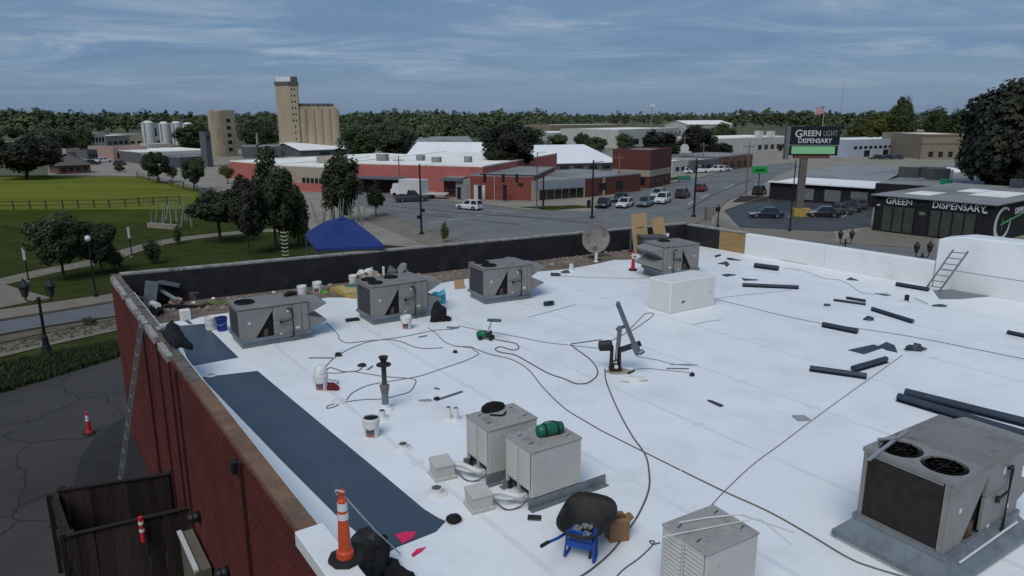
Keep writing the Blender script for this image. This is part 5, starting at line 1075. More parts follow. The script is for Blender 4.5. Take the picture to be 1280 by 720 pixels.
heap('debris', 'brown grey bag standing by the black wall, nearer the scrap metal', 'bag', 237, 374, (0.30, 0.16, 0.20), mat('brown_grey_bag', (0.085, 0.075, 0.070), 0.9, 0.3, 6), 93, 0.35)
heap('debris', 'lighter grey bag by the black wall next to the green rag', 'bag', 258, 371, (0.28, 0.16, 0.20), mat('mid_grey_bag', (0.13, 0.125, 0.12), 0.9, 0.3, 6), 94, 0.35)
heap('debris', 'green rag lying on the brown roof behind the single fan unit', 'rag', 272, 380, (0.45, 0.16, 0.05), mat('moss_cloth', (0.10, 0.13, 0.04), 0.9, 0.3, 6), 95, 0.6)
heap('debris', 'dark knob of debris in front of the pink packet', 'debris', 222, 386, (0.07, 0.06, 0.08), M_BLKC, 96, 0.3)
for i, (u, v) in enumerate(((242, 379), (267, 374), (296, 381), (243, 373), (310, 366), (342, 366), (352, 374), (300, 375), (590, 341), (660, 331))):
    heap('paper_scrap', 'small pale paper scrap lying on the brown old roof', 'paper scrap', u, v, (0.06, 0.05, 0.04), M_WPLAST, 100+i, 0.4)['group'] = 'paper scraps on the old roof'
t = thing('utility_box', 'small white box at the head of the short slate strip', 'box', roof(232, 400), RT); b = MB(); b.box((0, 0, 0.15), (0.26, 0.22, 0.30)); sub(t, b, 'case', M_WPLAST, bevel=0.015); b = MB(); b.box((0, -0.112, 0.16), (0.12, 0.004, 0.08)); sub(t, b, 'label', M_LABEL)
bar_thing('offcut', 'dark membrane offcut at the head of the short slate strip', 'offcut', (233, 401), (239, 405), 0.10, 0.01, M_STRIP)
# ladders
def ladder(label, foot, topp, wdir, w_, n_r, m=M_ALU):
    t = thing('ladder', label, 'ladder', (0, 0, 0)); wd = wdir.normalized()*w_/2
    for s in (-1, 1):
        b = MB(); b.bar(foot + wd*s, topp + wd*s, 0.025, 0.045); sub(t, b, 'rail', m)
    for i in range(n_r):
        p = foot.lerp(topp, (i+0.6)/n_r); b = MB(); b.cyl(p - wd, p + wd, 0.017, 0.017, 8); sub(t, b, 'rung', m)
    return t
fo = (roof(1158, 362) + roof(1173, 364))/2; tp = Vector(dd @ Vector((0.95, -0.05, zt-0.12+0.28)))
tp = atY(1201, 313, fo.y - 0.55)
ladder('aluminium ladder leaning on the white taller wall', fo + Vector((0, 0, 0.01)), tp, roof(1173, 364) - roof(1158, 362), 0.40, 7, mat('dull_aluminium', (0.17, 0.18, 0.19), 0.5, 0.15, 6, metal=0.3))
lt = A + LDIR*lpos(181, 404) + LN*0.08; lt.z = PT+0.05
def on_lot(u, v): return at(u, v, PLAT)
lf = lt + LN*1.15; lf.z = PLAT+0.02
ladder('tall aluminium ladder leaning on the outside of the red wall', lf, lt, LDIR, 0.36, 16, mat('dull_aluminium', (0, 0, 0)))

# ================================================================== THE TOWN
def front_frame(a, c):
    """local frame for a facade from a to c (plan points): x along it, y away from the viewer"""
    d = (c - a); d.z = 0; L = d.length; d.normalize(); rz = math.atan2(d.y, d.x)
    return L, rz
def bld(name, label, aL, aR, vtop, depth, wall, roofm, windows=(), doors=(), z=0.0, cat='building', group=None, gable=0.0, parapet=0.35, bands=(), winm=None, frame=None, H=None, skew=None, over=0.0):
    """aL, aR: sighted feet of the facade; vtop: sighted height of its top at aL"""
    P, Q = at(*aL, z), at(*aR, z); L, rz = front_frame(P, Q)
    H = H or max(2.0, atY(aL[0], vtop, P.y).z - z)
    t = thing(name, label, cat, (P.x, P.y, z), rz, group)
    b = MB(); b.box((L/2, depth/2, H/2), (L, depth, H)); sub(t, b, 'wall', wall)
    if gable:
        b = MB(); o = 0.4
        b.prism([(-depth/2-o, 0), (0, gable), (depth/2+o, 0), (depth/2+o, -0.2), (0, gable-0.2), (-depth/2-o, -0.2)], 0, L+2*o, Matrix.Translation((-o, depth/2, H+0.21)) @ Matrix(((0,0,1,0),(1,0,0,0),(0,1,0,0),(0,0,0,1)))); sub(t, b, 'roof', roofm)
        for x in (0.02, L-0.02):
            b = MB(); b.quad((x, 0, H), (x, depth, H), (x, depth/2, H+gable)); sub(t, b, 'gable_wall', wall)
    else:
        b = MB(); b.box((L/2, depth/2, H+0.05), (L+2*over-0.5 if not over else L+2*over, depth+2*over-0.5 if not over else depth+2*over, 0.10)); sub(t, b, 'roof', roofm)
        if parapet and not over:
            b = MB(); p_ = parapet
            for (x, y, sx_, sy_) in ((L/2, 0.12, L, 0.24), (L/2, depth-0.12, L, 0.24), (0.12, depth/2, 0.24, depth-0.49), (L-0.12, depth/2, 0.24, depth-0.49)): b.box((x, y, H+p_/2+0.004), (sx_, sy_, p_))
            sub(t, b, 'parapet', wall if parapet > 0.3 else roofm)
    for (f0, f1, z0, z1, m) in bands:
        b = MB(); b.box(((f0+f1)/2*L, -0.03, (z0+z1)/2*H), ((f1-f0)*L, 0.06, (z1-z0)*H)); sub(t, b, 'facade_band', m)
    for (f0, f1, z0, z1) in windows:
        b = MB(); b.box(((f0+f1)/2*L, -0.03, (z0+z1)/2*H), ((f1-f0)*L, 0.10, (z1-z0)*H)); fr = sub(t, b, 'window', frame or M_BLACKP)
        b = MB(); b.box(((f0+f1)/2*L, -0.07, (z0+z1)/2*H), ((f1-f0)*L*0.86, 0.05, (z1-z0)*H*0.86)); sub(fr, b, 'pane', winm or M_GLASSD)
    for (f0, f1, z1, m) in doors:
        b = MB(); b.box(((f0+f1)/2*L, -0.05, z1*H/2), ((f1-f0)*L, 0.14, z1*H)); sub(t, b, 'door', m)
    t['_L'] = L; t['_H'] = H
    return t
def units(t, spots, m=M_RTU):          # plant on a roof: each a thing of its own
    L, H = t['_L'], t['_H']
    for i, (fx, dy, sx_, sy_, sz_, lb) in enumerate(spots):
        o = thing('rooftop_plant', lb, 'rooftop plant', t.location + Matrix.Rotation(t.rotation_euler.z, 3, 'Z') @ Vector((fx*L, dy, H+0.1)), t.rotation_euler.z)
        b = MB(); b.box((0, 0, sz_/2+0.08), (sx_, sy_, sz_)); sub(o, b, 'cabinet', m); b = MB(); b.box((0, 0, 0.05), (sx_*0.9, sy_*0.9, 0.1)); sub(o, b, 'curb', M_GALV)
win_row = lambda n, a, c, z0, z1, fill=0.6: [(a+(c-a)*(i+0.5-fill/2)/n, a+(c-a)*(i+0.5+fill/2)/n, z0, z1) for i in range(n)]
# -- far left cluster
bld('brick_house', 'rust red brick building half hidden behind the dark park tree', (48, 207), (80, 205), 184, 9, B_REDD, B_ROOFW, win_row(3, 0.1, 0.95, 0.35, 0.6))
t = bld('grey_roof_house', 'small house with a grey hipped shingle roof beyond the field', (74, 218), (114, 216), 208.5, 9, B_BROWN, B_SHING, win_row(4, 0.05, 0.95, 0.3, 0.75), gable=0.0, over=0.5, parapet=0)
b = MB(); L, H = t['_L'], t['_H']; o = 0.6; rh = 2.6
v4 = [(-o, -o, H), (L+o, -o, H), (L+o, 9+o, H), (-o, 9+o, H)]; k1, k2 = (4.0, 4.5, H+rh), (L-4.0, 4.5, H+rh)
b.quad(v4[0], v4[1], k2, k1); b.quad(v4[1], v4[2], k2); b.quad(v4[2], v4[3], k1, k2); b.quad(v4[3], v4[0], k1); sub(t, b, 'hip_roof', B_SHING)
bld('shop_building', 'white two storey shop with a blue sign panel in the far town', (103, 190), (134, 188), 168, 14, B_WHITE, B_ROOFG, win_row(5, 0.3, 0.95, 0.5, 0.8)+win_row(4, 0.3, 0.95, 0.1, 0.35), bands=[(0.08, 0.26, 0.4, 0.85, mat('blue_sign_panel', (0.10, 0.14, 0.34), 0.5, 0.2, 2))])
bld('strip_mall', 'long beige low building behind the pale pink one', (132, 184), (176, 181), 171, 14, B_BEIGE, B_ROOFW, win_row(6, 0.05, 0.95, 0.2, 0.5))
bld('pink_building', 'pale pink low shop front with dark windows facing the parking area', (143, 202), (186, 200), 185, 12, B_PINK, B_ROOFG, win_row(5, 0.06, 0.9, 0.25, 0.62, 0.5), doors=[(0.47, 0.53, 0.5, B_WHITE)])
bld('long_white_building', 'long low building with a white roof and shaded canopy left of the small tower', (178, 205), (264, 201), 191, 24, B_GREY, B_ROOFW, win_row(7, 0.04, 0.96, 0.2, 0.55), bands=[(0.0, 1.0, 0.68, 1.0, B_WHITE)], parapet=0.25)
bld('blue_grey_building', 'dark blue grey low building in front of the small concrete tower', (226, 210), (262, 208), 197, 9, mat('slate_blue_wall', (0.06, 0.07, 0.10), 0.8, 0.1, 1), B_ROOFG, win_row(4, 0.1, 0.9, 0.3, 0.6), parapet=0.25)
bld('low_sheds', 'low cream sheds at the foot of the white silos', (160, 182), (205, 181), 173, 10, B_BEIGE, B_ROOFW, win_row(5, 0.05, 0.95, 0.3, 0.6))
for i, (a_, c_, vt_, d_, wm_, rm_, lb_) in enumerate((((60, 193), (84, 191), 181, 8, B_WHITE, B_ROOFW, 'small white cottage left of the far white shop'), ((84, 197), (101, 196), 187, 7, B_BEIGE, B_ROOFG, 'beige hut between cottage and the far white shop'), ((110, 199), (128, 198), 189, 6, B_GREY, B_ROOFG, 'grey low unit before the far white shop'), ((126, 194), (146, 193), 184, 7, B_BEIGE, B_ROOFW, 'beige unit with white roof left of the pink building'), ((186, 190), (214, 189), 181, 8, B_WHITE, B_ROOFW, 'white store at the foot of the silo row'), ((214, 191), (236, 190), 183, 8, B_TAN, B_ROOFW, 'tan store beside the white silo store'), ((20, 188), (46, 187), 178, 8, B_BEIGE, B_ROOFW, 'beige house behind the bronze tree'), ((0, 192), (18, 191), 181, 8, B_REDD, B_ROOFW, 'red house behind the bronze tree'), ((150, 176), (178, 175), 168, 8, B_WHITE, B_ROOFM, 'white hall with a bright roof behind the beige strip'), ((560, 192), (596, 192), 184, 8, B_WHITE, B_ROOFW, 'white block peeping over the gabled factory'), ((700, 164), (745, 163), 157, 12, B_BEIGE, B_ROOFW, 'far cream hall at the edge of the woods'), ((815, 170), (855, 169), 161, 12, B_WHITE, B_ROOFW, 'far white hall near the tall light mast'), ((935, 181), (975, 180), 171, 12, B_TAN, B_ROOFG, 'far tan hall behind the long white hall'), ((1005, 190), (1058, 189), 177, 12, B_WHITE, B_ROOFW, 'white hall directly behind the billboard'))):
    bld('town_building', lb_, a_, c_, vt_, d_, wm_, rm_, win_row(4, 0.06, 0.94, 0.25, 0.62, 0.5), group='small buildings of the far town')
def silo(label, u0, u1, vb, vt, dome=True, m=None):
    P, Q = at(u0, vb, 0), at(u1, vb, 0); r = (Q-P).length/2; c = (P+Q)/2; h = atY(u0, vt, c.y).z
    t = thing('silo', label, 'silo', (c.x, c.y, 0), group='white silos')
    m = m or mat('white_silo_paint', (0.55, 0.55, 0.53), 0.7, 0.1, 0.3, dirt=((0.40, 0.39, 0.36), 0.2, 0.5, 0.7))
    b = MB(); b.lathe([(r, 0), (r, h*0.93), (r*0.7, h*0.955)], 20); sub(t, b, 'shell', m)
    b = MB(); b.lathe([(r*0.72, h*0.95), (r*0.6, h*0.985), (r*0.3, h), (0, h)], 16); sub(t, b, 'dome', mat('silo_dome', (0.68, 0.68, 0.66), 0.6, 0.05, 1))
    b = MB(); b.bar((-r*0.2, -r-0.1, 0.5), (-r*0.2, -r-0.1, h*0.92), 0.5, 0.2); sub(t, b, 'ladder_cage', B_ROOFG)
    return t
silo('white silo with a domed top at the open end of the row', 181, 195, 183, 151)
silo('white silo with a domed top, standing between two darker slots', 202, 214, 185, 152)
silo('white silo with a domed top, beside the silo headhouse', 217, 229, 181, 151.5)
silo('smaller white silo at the tree end of the silo row', 231, 243, 179, 153)
bld('silo_headhouse', 'pale block filling the gaps behind the white silos', (190, 180), (236, 178), 155, 6, B_WHITE, B_ROOFW, win_row(6, 0.05, 0.95, 0.3, 0.8, 0.3))
t = bld('stack_tower', 'narrow slate grey stack beside the small concrete tower', (260, 209), (267, 208.5), 166, 2.4, B_GREY, B_ROOFD, [(0.3, 0.7, 0.8, 0.9)])
# -- concrete tower and elevator
t = bld('concrete_tower', 'small tan concrete tower with five dark window holes in a column', (281, 196), (298, 195), 139, 6.5, B_CONC, B_ROOFG, [(0.34, 0.62, z_, z_+0.075) for z_ in (0.12, 0.28, 0.44, 0.60, 0.76)], winm=M_DARK, frame=M_DARK)
L, H = t['_L'], t['_H']
b = MB(); b.quad((-0.02, 6.5, 0), (-0.02, 0, 0), (-0.02, 0, H), (-0.02, 6.5, H)); 
P = at(281, 196, 0); Q = at(267, 195, 0)
b = MB(); dq = Matrix.Rotation(-t.rotation_euler.z, 3, 'Z') @ (Q-P); b.prism([(0.0, 0.0), (dq.x, max(1.0, dq.y+1.2)), (dq.x+0.4, 6.4), (0.0, 6.4)], 0, H*0.995); sub(t, b, 'side_wall', B_CONC)
b = MB(); n_ = Vector((dq.x, max(1.0, dq.y+1.2), 0)); nn = Vector((n_.y, -n_.x, 0)).normalized(); nn = nn if nn.y < 0 else -nn
q_ = n_*0.97; b.prism([(nn.x*.02, nn.y*.02), (q_.x+nn.x*.02, q_.y+nn.y*.02), (q_.x+nn.x*.25, q_.y+nn.y*.25), (nn.x*.25, nn.y*.25)], 0, H*0.26); sub(t, b, 'whitewash', B_WHITE)
def elevator():
    P = at(366, 194, 0); rz = R_(14); t = thing('grain_elevator', 'tall tan concrete grain elevator with windowed tower and ribbed bin block', 'grain elevator', (P.x, P.y, 0), rz)
    D_ = P.y; px = D_/ (FPX*0.985)
    zt_ = lambda v: atY(360, v, D_).z
    hT, hB = zt_(106), zt_(130); wR, wL = 10*px*1.02, 13*px*1.15
    b = MB(); b.prism([(0, 0), (wR, 0), (wR, 8.5), (-wL*0.25, 8.5+0.0), (-wL, 2.6)], 0, hT); sub(t, b, 'tower', B_CONC)
    b = MB(); b.prism([(0.1, -0.35), (wR+0.3, -0.35), (wR+0.3, 8.8), (-wL*0.3, 8.8), (-wL-0.35, 2.5)], hT, hT+1.1); sub(t, b, 'tower_cap', B_ROOFD)
    hh = zt_(95.5) - hT - 1.1
    b = MB(); b.prism([(0.9, 0.8), (-wL+0.3, 2.9), (-wL+1.6, 6.6), (0.9, 6.6)], hT+1.1, hT+1.1+hh); sub(t, b, 'tank_house', mat('bright_white_panel', (0.66, 0.67, 0.68), 0.6, 0.05, 1))
    b = MB(); b.box((2.0, 3.6, hT+1.1+hh/2), (2.1, 5.5, hh)); sub(t, b, 'dark_house', B_ROOFD)
    for i in range(11):
        zc = hT*(0.06+0.088*i)
        for x in ((0.35, 0.68) if i > 6 or i == 0 else ((0.52,) if i < 5 else (0.35, 0.68))):
            b = MB(); b.box((wR*x, -0.02, zc), (0.42, 0.08, 0.62)); sub(t, b, 'window', M_DARK)
    # bins: half-round ribs
    x0, x1 = wR, wR + 46*px*1.02; nb_ = 5; r = (x1-x0)/nb_/2
    b = MB(); b.box(((x0+x1)/2, 5.2, hB*0.905/2), (x1-x0-0.02, 8.4, hB*0.905)); sub(t, b, 'bin_block', B_CONC)
    for i in range(nb_):
        cx_ = x0 + r*(2*i+1); pts = [(cx_+r*math.cos(a), 1.0+r*0.42*math.sin(a)) for a in [math.pi+math.pi*k/10 for k in range(11)]]
        b = MB(); b.prism(pts, 0, hB*0.90); sub(t, b, 'bin', B_CONC, smooth=False)
    b = MB(); b.box(((x0+x1)/2-0.3, 4.5, hB*0.93), (x1-x0-0.7, 7.0, hB*0.055)); sub(t, b, 'gallery', B_CONC)
    b = MB(); b.box(((x0+x1)/2-0.8, 4.0, hB*0.965+0.35), (x1-x0-1.6, 5.0, hB*0.055)); sub(t, b, 'gallery_roof', B_ROOFD)
    for f in (0.25, 0.5, 0.75):
        b = MB(); b.box((x0+(x1-x0)*f, 1.48, hB*0.955+0.2), (0.6, 0.06, 0.5)); sub(t, b, 'window', M_DARK)
elevator()
t = bld('grey_warehouse', 'slate grey warehouse with a thin chimney near the concrete tower', (305, 198), (352, 197), 184, 14, B_GREY, B_ROOFG, [(0.5, 0.58, 0.3, 0.6)], parapet=0.25)
b = MB(); b.cyl((0.4*t['_L'], 3, t['_H']), (0.4*t['_L'], 3, t['_H']+4.5), 0.35, 0.3, 8); sub(t, b, 'chimney', B_ROOFG)
bld('white_shed', 'white metal shed with a low gable roof at the elevator foot', (376, 196), (466, 192), 189, 22, B_GREY, B_ROOFM, win_row(3, 0.2, 0.9, 0.2, 0.6), gable=2.2)
bld('grey_shed', 'distant grey gabled shed behind the white factory roofs', (512, 184), (590, 183), 179, 18, B_ROOFG, B_ROOFG, win_row(4, 0.1, 0.9, 0.3, 0.6), gable=2.0)
# -- red factory
t = bld('red_factory', 'long red painted factory with a white flat roof and awning over its dock', (430, 239), (604, 246), 204.5, 46, B_RED, B_ROOFW, doors=[(0.86, 0.89, 0.55, B_WHITE)], parapet=0.22)
L, H = t['_L'], t['_H']
b = MB(); b.box((0.30*L, -1.6, H*0.56), (0.36*L, 3.2, 0.3)); sub(t, b, 'awning', mat('steel_blue_awning', (0.10, 0.115, 0.145), 0.6, 0.1, 1))
b = MB(); b.box((0.31*L, -0.06, H*0.27), (0.33*L, 0.14, H*0.5)); sub(t, b, 'dock_opening', mat('maroon_dark_wall', (0.035, 0.012, 0.014), 0.8, 0.2, 1))
for f in (0.13, 0.30, 0.47):
    b = MB(); b.cyl((f*L, -3.0, 0), (f*L, -3.0, H*0.55), 0.10, 0.10, 8); sub(t, b, 'awning_post', B_REDD)
b = MB(); b.box((0.5*L, -0.05, H*0.06), (0.36*L, 0.12, H*0.12)); sub(t, b, 'plinth', B_BEIGE)
units(t, [(0.12, 9, 2, 1.5, 1.2, 'small roof box on the long red factory above its dock'), (0.36, 12, 1.4, 1.2, 1.0, 'roof box on the red factory between dock and pole'), (0.55, 8, 1.6, 1.2, 0.9, 'roof box on the red factory near the gabled white roof'), (0.75, 10, 1.2, 1.2, 1.0, 'roof box on the red factory close to the red brick shop')], B_ROOFG)
t = bld('factory_wing', 'red factory wing with beige upper band and window strip behind the park trees', (344, 237), (428, 242), 207, 30, B_BEIGE, B_ROOFW, win_row(9, 0.42, 0.98, 0.36, 0.56, 0.7), bands=[(0.0, 1.0, 0.0, 0.34, B_RED)], parapet=0.25)
units(t, [(0.35, 10, 5, 3, 1.2, 'wide beige box on the factory wing roof')], B_BEIGE)
t = bld('red_annex', 'low red factory annex with white roof left of the park trees', (289, 222), (346, 228), 202, 44, B_RED, B_ROOFW, parapet=0.22, doors=[(0.6, 0.7, 0.4, B_WHITE)])
t = bld('entry_block', 'small dark red entry block with a blue canopy beside the pale garage door', (555, 246), (580, 247), 222, 7, B_REDD, B_ROOFG, [(0.2, 0.5, 0.2, 0.5)], parapet=0.0)
b = MB(); b.box((t['_L']*0.5, -0.7, t['_H']*0.93), (t['_L']*1.1, 1.6, 0.35)); sub(t, b, 'canopy', mat('steel_blue_awning', (0, 0, 0)))
bld('garage_bay', 'pale grey garage bay between the entry block and red brick shop', (570, 247.5), (589, 248), 225, 6, B_ROOFG, B_ROOFG, doors=[(0.1, 0.75, 0.75, mat('grey_roller_door', (0.22, 0.23, 0.235), 0.6, 0.1, 1))], parapet=0)
t = bld('brick_shop', 'red brick shop with white doors and grey roof at the crossing', (588, 249), (667, 251), 220, 22, B_REDB, B_ROOFG, [(0.76, 0.84, 0.62, 0.74)], doors=[(0.06, 0.15, 0.62, mat('white_door', (0.5, 0.5, 0.48), 0.6, 0.05, 2)), (0.17, 0.24, 0.62, mat('white_door', (0, 0, 0)))], parapet=0.2)
b = MB(); b.box((0.39*t['_L'], -0.1, t['_H']*0.5), (0.15, 0.14, t['_H'])); sub(t, b, 'downpipe', B_BEIGE)
t = bld('corner_store', 'glass fronted corner store with a pale blue fascia beside the brick shop', (667, 251.5), (731, 247), 228, 18, B_BEIGE, B_ROOFG, bands=[(0.0, 1.0, 0.60, 0.97, mat('pale_blue_fascia', (0.21, 0.245, 0.28), 0.6, 0.1, 1))], windows=win_row(6, 0.1, 0.97, 0.06, 0.56, 0.9), parapet=0.2)
t = bld('red_annex', 'low red brick range between the corner store and two storey block', (731, 247), (800, 239), 224, 16, B_REDD, B_ROOFG, win_row(2, 0.15, 0.75, 0.3, 0.7, 0.4), bands=[(0.3, 0.34, 0.0, 1.0, B_BEIGE)], parapet=0.2)
t = bld('brick_block', 'two storey dark red brick block with a beige band above the low range', (812, 236), (838, 230), 190, 8, B_REDD, B_ROOFG, win_row(2, 0.1, 0.95, 0.1, 0.28, 0.35), bands=[(0.0, 1.0, 0.33, 0.50, B_BEIGE)], parapet=0.4)
b = MB(); b.box((-0.03, 4.0, t['_H']*0.415), (0.06, 7.9, t['_H']*0.17)); sub(t, b, 'facade_band', B_BEIGE)
for y_ in (1.5, 4.5):
    b = MB(); b.box((-0.05, y_, t['_H']*0.2), (0.10, 0.9, t['_H']*0.2)); sub(t, b, 'window', M_GLASSD)
t = bld('gabled_factory', 'big white gabled metal roof behind the red factory wall', (506, 212), (640, 213), 200, 34, B_WHITE, B_ROOFM, win_row(6, 0.05, 0.95, 0.3, 0.7), gable=3.8)
t = bld('metal_roof_hall', 'hall with a broad pale metal roof behind the big dark street tree', (655, 216), (772, 213), 206, 46, B_GREY, B_ROOFM, win_row(6, 0.05, 0.95, 0.3, 0.7), gable=3.5)
# -- far middle
bld('distant_depot', 'distant long tan and white depot below the far treeline', (688, 172), (792, 169), 157, 24, B_TAN, B_ROOFW, win_row(9, 0.04, 0.96, 0.3, 0.6))
bld('distant_hall', 'distant pale hall with white roof in front of the tan depot', (680, 181), (770, 178), 167, 30, B_WHITE, B_ROOFW, win_row(6, 0.04, 0.96, 0.3, 0.6))
bld('distant_hall', 'distant low white hall right of the tan depot', (772, 186), (848, 181), 163, 30, B_WHITE, B_ROOFW, win_row(6, 0.04, 0.96, 0.2, 0.5))
bld('distant_hangar', 'distant white hangar with curved bright roof below the treeline', (860, 166), (915, 165), 156, 26, B_WHITE, B_ROOFW, win_row(4, 0.1, 0.9, 0.2, 0.5), gable=3.0)
t = bld('long_white_hall', 'long white hall with roof boxes left of the billboard', (890, 193), (986, 188), 174, 22, B_WHITE, B_ROOFW, win_row(5, 0.55, 0.97, 0.18, 0.5, 0.55), doors=[(0.85, 0.9, 0.45, M_DARK)], parapet=0.25)
units(t, [(0.72, 5, 3, 2, 2.2, 'white box on the long hall roof, farther from billboard'), (0.88, 5, 3, 2, 2.0, 'white box on the long hall roof, closer to billboard')], B_WHITE)
bld('brown_store', 'brown low store with awning beside the row of parked white cars', (897, 214), (940, 209), 197, 14, B_BROWN, B_ROOFG, win_row(4, 0.1, 0.9, 0.2, 0.6), parapet=0.25)
bld('dark_store', 'dark flat roofed store left of the brown low store', (864, 217), (898, 214), 201, 12, B_GREY, B_ROOFG, win_row(4, 0.1, 0.9, 0.2, 0.6), parapet=0.2)
bld('white_kiosk', 'white low building beyond the two storey brick block', (840, 219), (866, 216), 203, 10, B_WHITE, B_ROOFW, win_row(3, 0.1, 0.9, 0.3, 0.6))
bld('pale_blue_works', 'pale blue works building with rows of dark windows right of billboard', (1060, 197), (1152, 193), 176, 18, B_LBLUE, B_ROOFW, win_row(10, 0.05, 0.7, 0.5, 0.66, 0.6)+win_row(4, 0.78, 0.97, 0.35, 0.65, 0.5)+[(0.2, 0.27, 0.02, 0.4), (0.45, 0.52, 0.02, 0.4)])
bld('tan_works', 'tan block building with four dark windows beside the dark giant tree', (1150, 199), (1215, 199), 169, 26, B_TAN, B_ROOFW, win_row(4, 0.1, 0.85, 0.1, 0.32, 0.45), bands=[(0, 1, 0.62, 0.66, B_BROWN), (0, 1, 0.94, 1.0, B_BROWN)])
bld('far_roof', 'bright white roofed hall behind the tan block building', (1118, 180), (1225, 180), 164, 20, B_TAN, B_ROOFW, win_row(6, 0.1, 0.9, 0.3, 0.6))
# -- black building with garage doors and its big grey roof
t = bld('black_garage', 'long black building with three gridded garage doors and a white roof edge', (961, 249), (1090, 259), 228, 13, B_BLACK, B_ROOFM, parapet=0.0)
bld('rear_hall', 'grey flat roofed hall behind the black garage with dark roof strip', (975, 241), (1098, 248), 226, 50, B_BLACK, B_ROOFG, win_row(3, 0.1, 0.9, 0.3, 0.6), parapet=0.0)
L, H = t['_L'], t['_H']
for f in (0.30, 0.555, 0.80):
    b = MB(); b.box((f*L+0.075*L, -0.04, H*0.46), (0.155*L, 0.10, H*0.66)); dr = sub(t, b, 'garage_door', mat('grey_door_frame', (0.10, 0.10, 0.105), 0.6, 0.1, 1))
    for i in range(4):
        for j in range(4):
            b = MB(); b.box((f*L+0.075*L+(i-1.5)*0.037*L, -0.09, H*(0.46+(j-1.5)*0.16)), (0.033*L, 0.03, H*0.145)); sub(dr, b, 'pane', mat('milky_pane', (0.16, 0.17, 0.175), 0.25, 0.2, 0.5))
b = MB(); b.box((L/2, -0.2, H+0.16), (L+0.3, 0.7, 0.22)); sub(t, b, 'roof_edge', B_ROOFM)
t2 = bld('grey_roof_complex', 'sprawling low complex with a grey flat roof full of plant behind the dispensary', (1091, 259), (1236, 270), 229, 74, B_BLACK, B_ROOFG, parapet=0.0)
units(t2, [(0.10, 14, 3, 2, 1.6, 'dark roof box on the grey complex near the white roof edge'), (0.28, 16, 4, 2.2, 1.6, 'wide dark roof box beside the pale one on the grey complex'), (0.40, 12, 3, 2, 1.7, 'tall dark roof box on the grey complex above the dispensary'), (0.52, 30, 3, 2, 1.6, 'roof box in the middle of the grey complex'), (0.42, 40, 4, 2, 1.5, 'roof box far back on the grey complex'), (0.62, 24, 3, 2, 1.4, 'roof box on the grey complex toward the giant tree'), (0.30, 44, 3, 2.2, 1.4, 'small roof box far back behind the billboard edge'), (0.72, 38, 3.5, 2, 1.5, 'roof box at the tree end of the grey complex')], mat('plant_grey', (0.06, 0.065, 0.068), 0.6, 0.3, 2))
units(t2, [(0.22, 22, 6, 3, 0.8, 'low white roof hatch on the grey complex'), (0.34, 17, 4, 2, 1.2, 'pale roof box between dark ones on the grey complex'), (0.60, 46, 8, 3, 0.8, 'broad low white curb on the grey complex')], B_WHITE)
b = MB(); b.quad((0.02*t2['_L'], 20, t2['_H']+0.16), (0.30*t2['_L'], 20, t2['_H']+0.16), (0.36*t2['_L'], 28, t2['_H']+0.16), (0.05*t2['_L'], 28, t2['_H']+0.16)); sub(t2, b, 'dark_roof_patch', B_ROOFD)
b = MB(); b.quad((0.10*t2['_L'], 30, t2['_H']+0.15), (0.9*t2['_L'], 30, t2['_H']+0.15), (0.9*t2['_L'], 44, t2['_H']+0.15), (0.10*t2['_L'], 44, t2['_H']+0.15)); sub(t2, b, 'pale_roof_patch', B_ROOFW)
# -- the dispensary: black glass-fronted corner building
def text(body, size, m, parent, loc, rot, ext=0.03, name='lettering', sx=1.0):
    c = bpy.data.curves.new(name, 'FONT'); c.body = body; c.size = size; c.extrude = ext; c.align_x = 'LEFT'; c.materials.append(m); c.resolution_u = 3; c.offset = size*0.012
    tmp = bpy.data.objects.new(name, c); COL.objects.link(tmp); dg = bpy.context.evaluated_depsgraph_get()
    me = bpy.data.meshes.new_from_object(tmp.evaluated_get(dg)); bpy.data.objects.remove(tmp); bpy.data.curves.remove(c)
    o = bpy.data.objects.new(name, me); COL.objects.link(o); o.parent = parent; o.location = loc; o.rotation_euler = rot; o.scale = (sx, 1, 1); return o
M_WLET = mat('white_letters', (0.60, 0.61, 0.60), 0.5, 0.03, 3); M_DLET = mat('unlit_green_letters', (0.025, 0.045, 0.035), 0.5, 0.1, 3)
M_GLET = mat('green_ray', (0.10, 0.36, 0.12), 0.5, 0.1, 3)
P, Q = at(1090, 288, 0), at(1236, 306, 0); L, rz = front_frame(P, Q)
H = atY(1090, 244, P.y).z
t = thing('dispensary', 'black corner shop with glass front, white lettering and a large white G emblem', 'shop', (P.x, P.y, 0), rz)
b = MB(); b.box((L/2, 12, H/2), (L, 24, H)); sub(t, b, 'wall', B_BLACK)
b = MB(); b.box((L/2, 12, H+0.06), (L+0.9, 24.9, 0.12)); sub(t, b, 'roof', B_ROOFG)
for (x, y, sx_, sy_, m_) in ((L*0.25, 6, 3, 5, B_ROOFW), (L*0.72, 12, 4, 8, B_ROOFW), (L*0.45, 14, 2.5, 5, B_ROOFM)):
    b = MB(); b.box((x, y, H+0.135), (sx_, sy_, 0.02)); sub(t, b, 'roof_patch', m_)
for f0, f1, n in ((0.08, 0.37, 3), (0.50, 0.88, 4)):
    for i in range(n):
        x0_, x1_ = f0+(f1-f0)*i/n, f0+(f1-f0)*(i+1)/n
        b = MB(); b.box(((x0_+x1_)/2*L, -0.04, H*0.39), ((x1_-x0_)*L-0.02, 0.12, H*0.72)); fr = sub(t, b, 'shop_window', M_BLACKP)
        b = MB(); b.box(((x0_+x1_)/2*L, -0.10, H*0.39), ((x1_-x0_)*L-0.20, 0.03, H*0.68)); sub(fr, b, 'pane', M_GLASSG)
b = MB(); b.box((0.435*L, -0.05, H*0.36), (0.10*L, 0.14, H*0.70)); dr = sub(t, b, 'door', M_DARK)
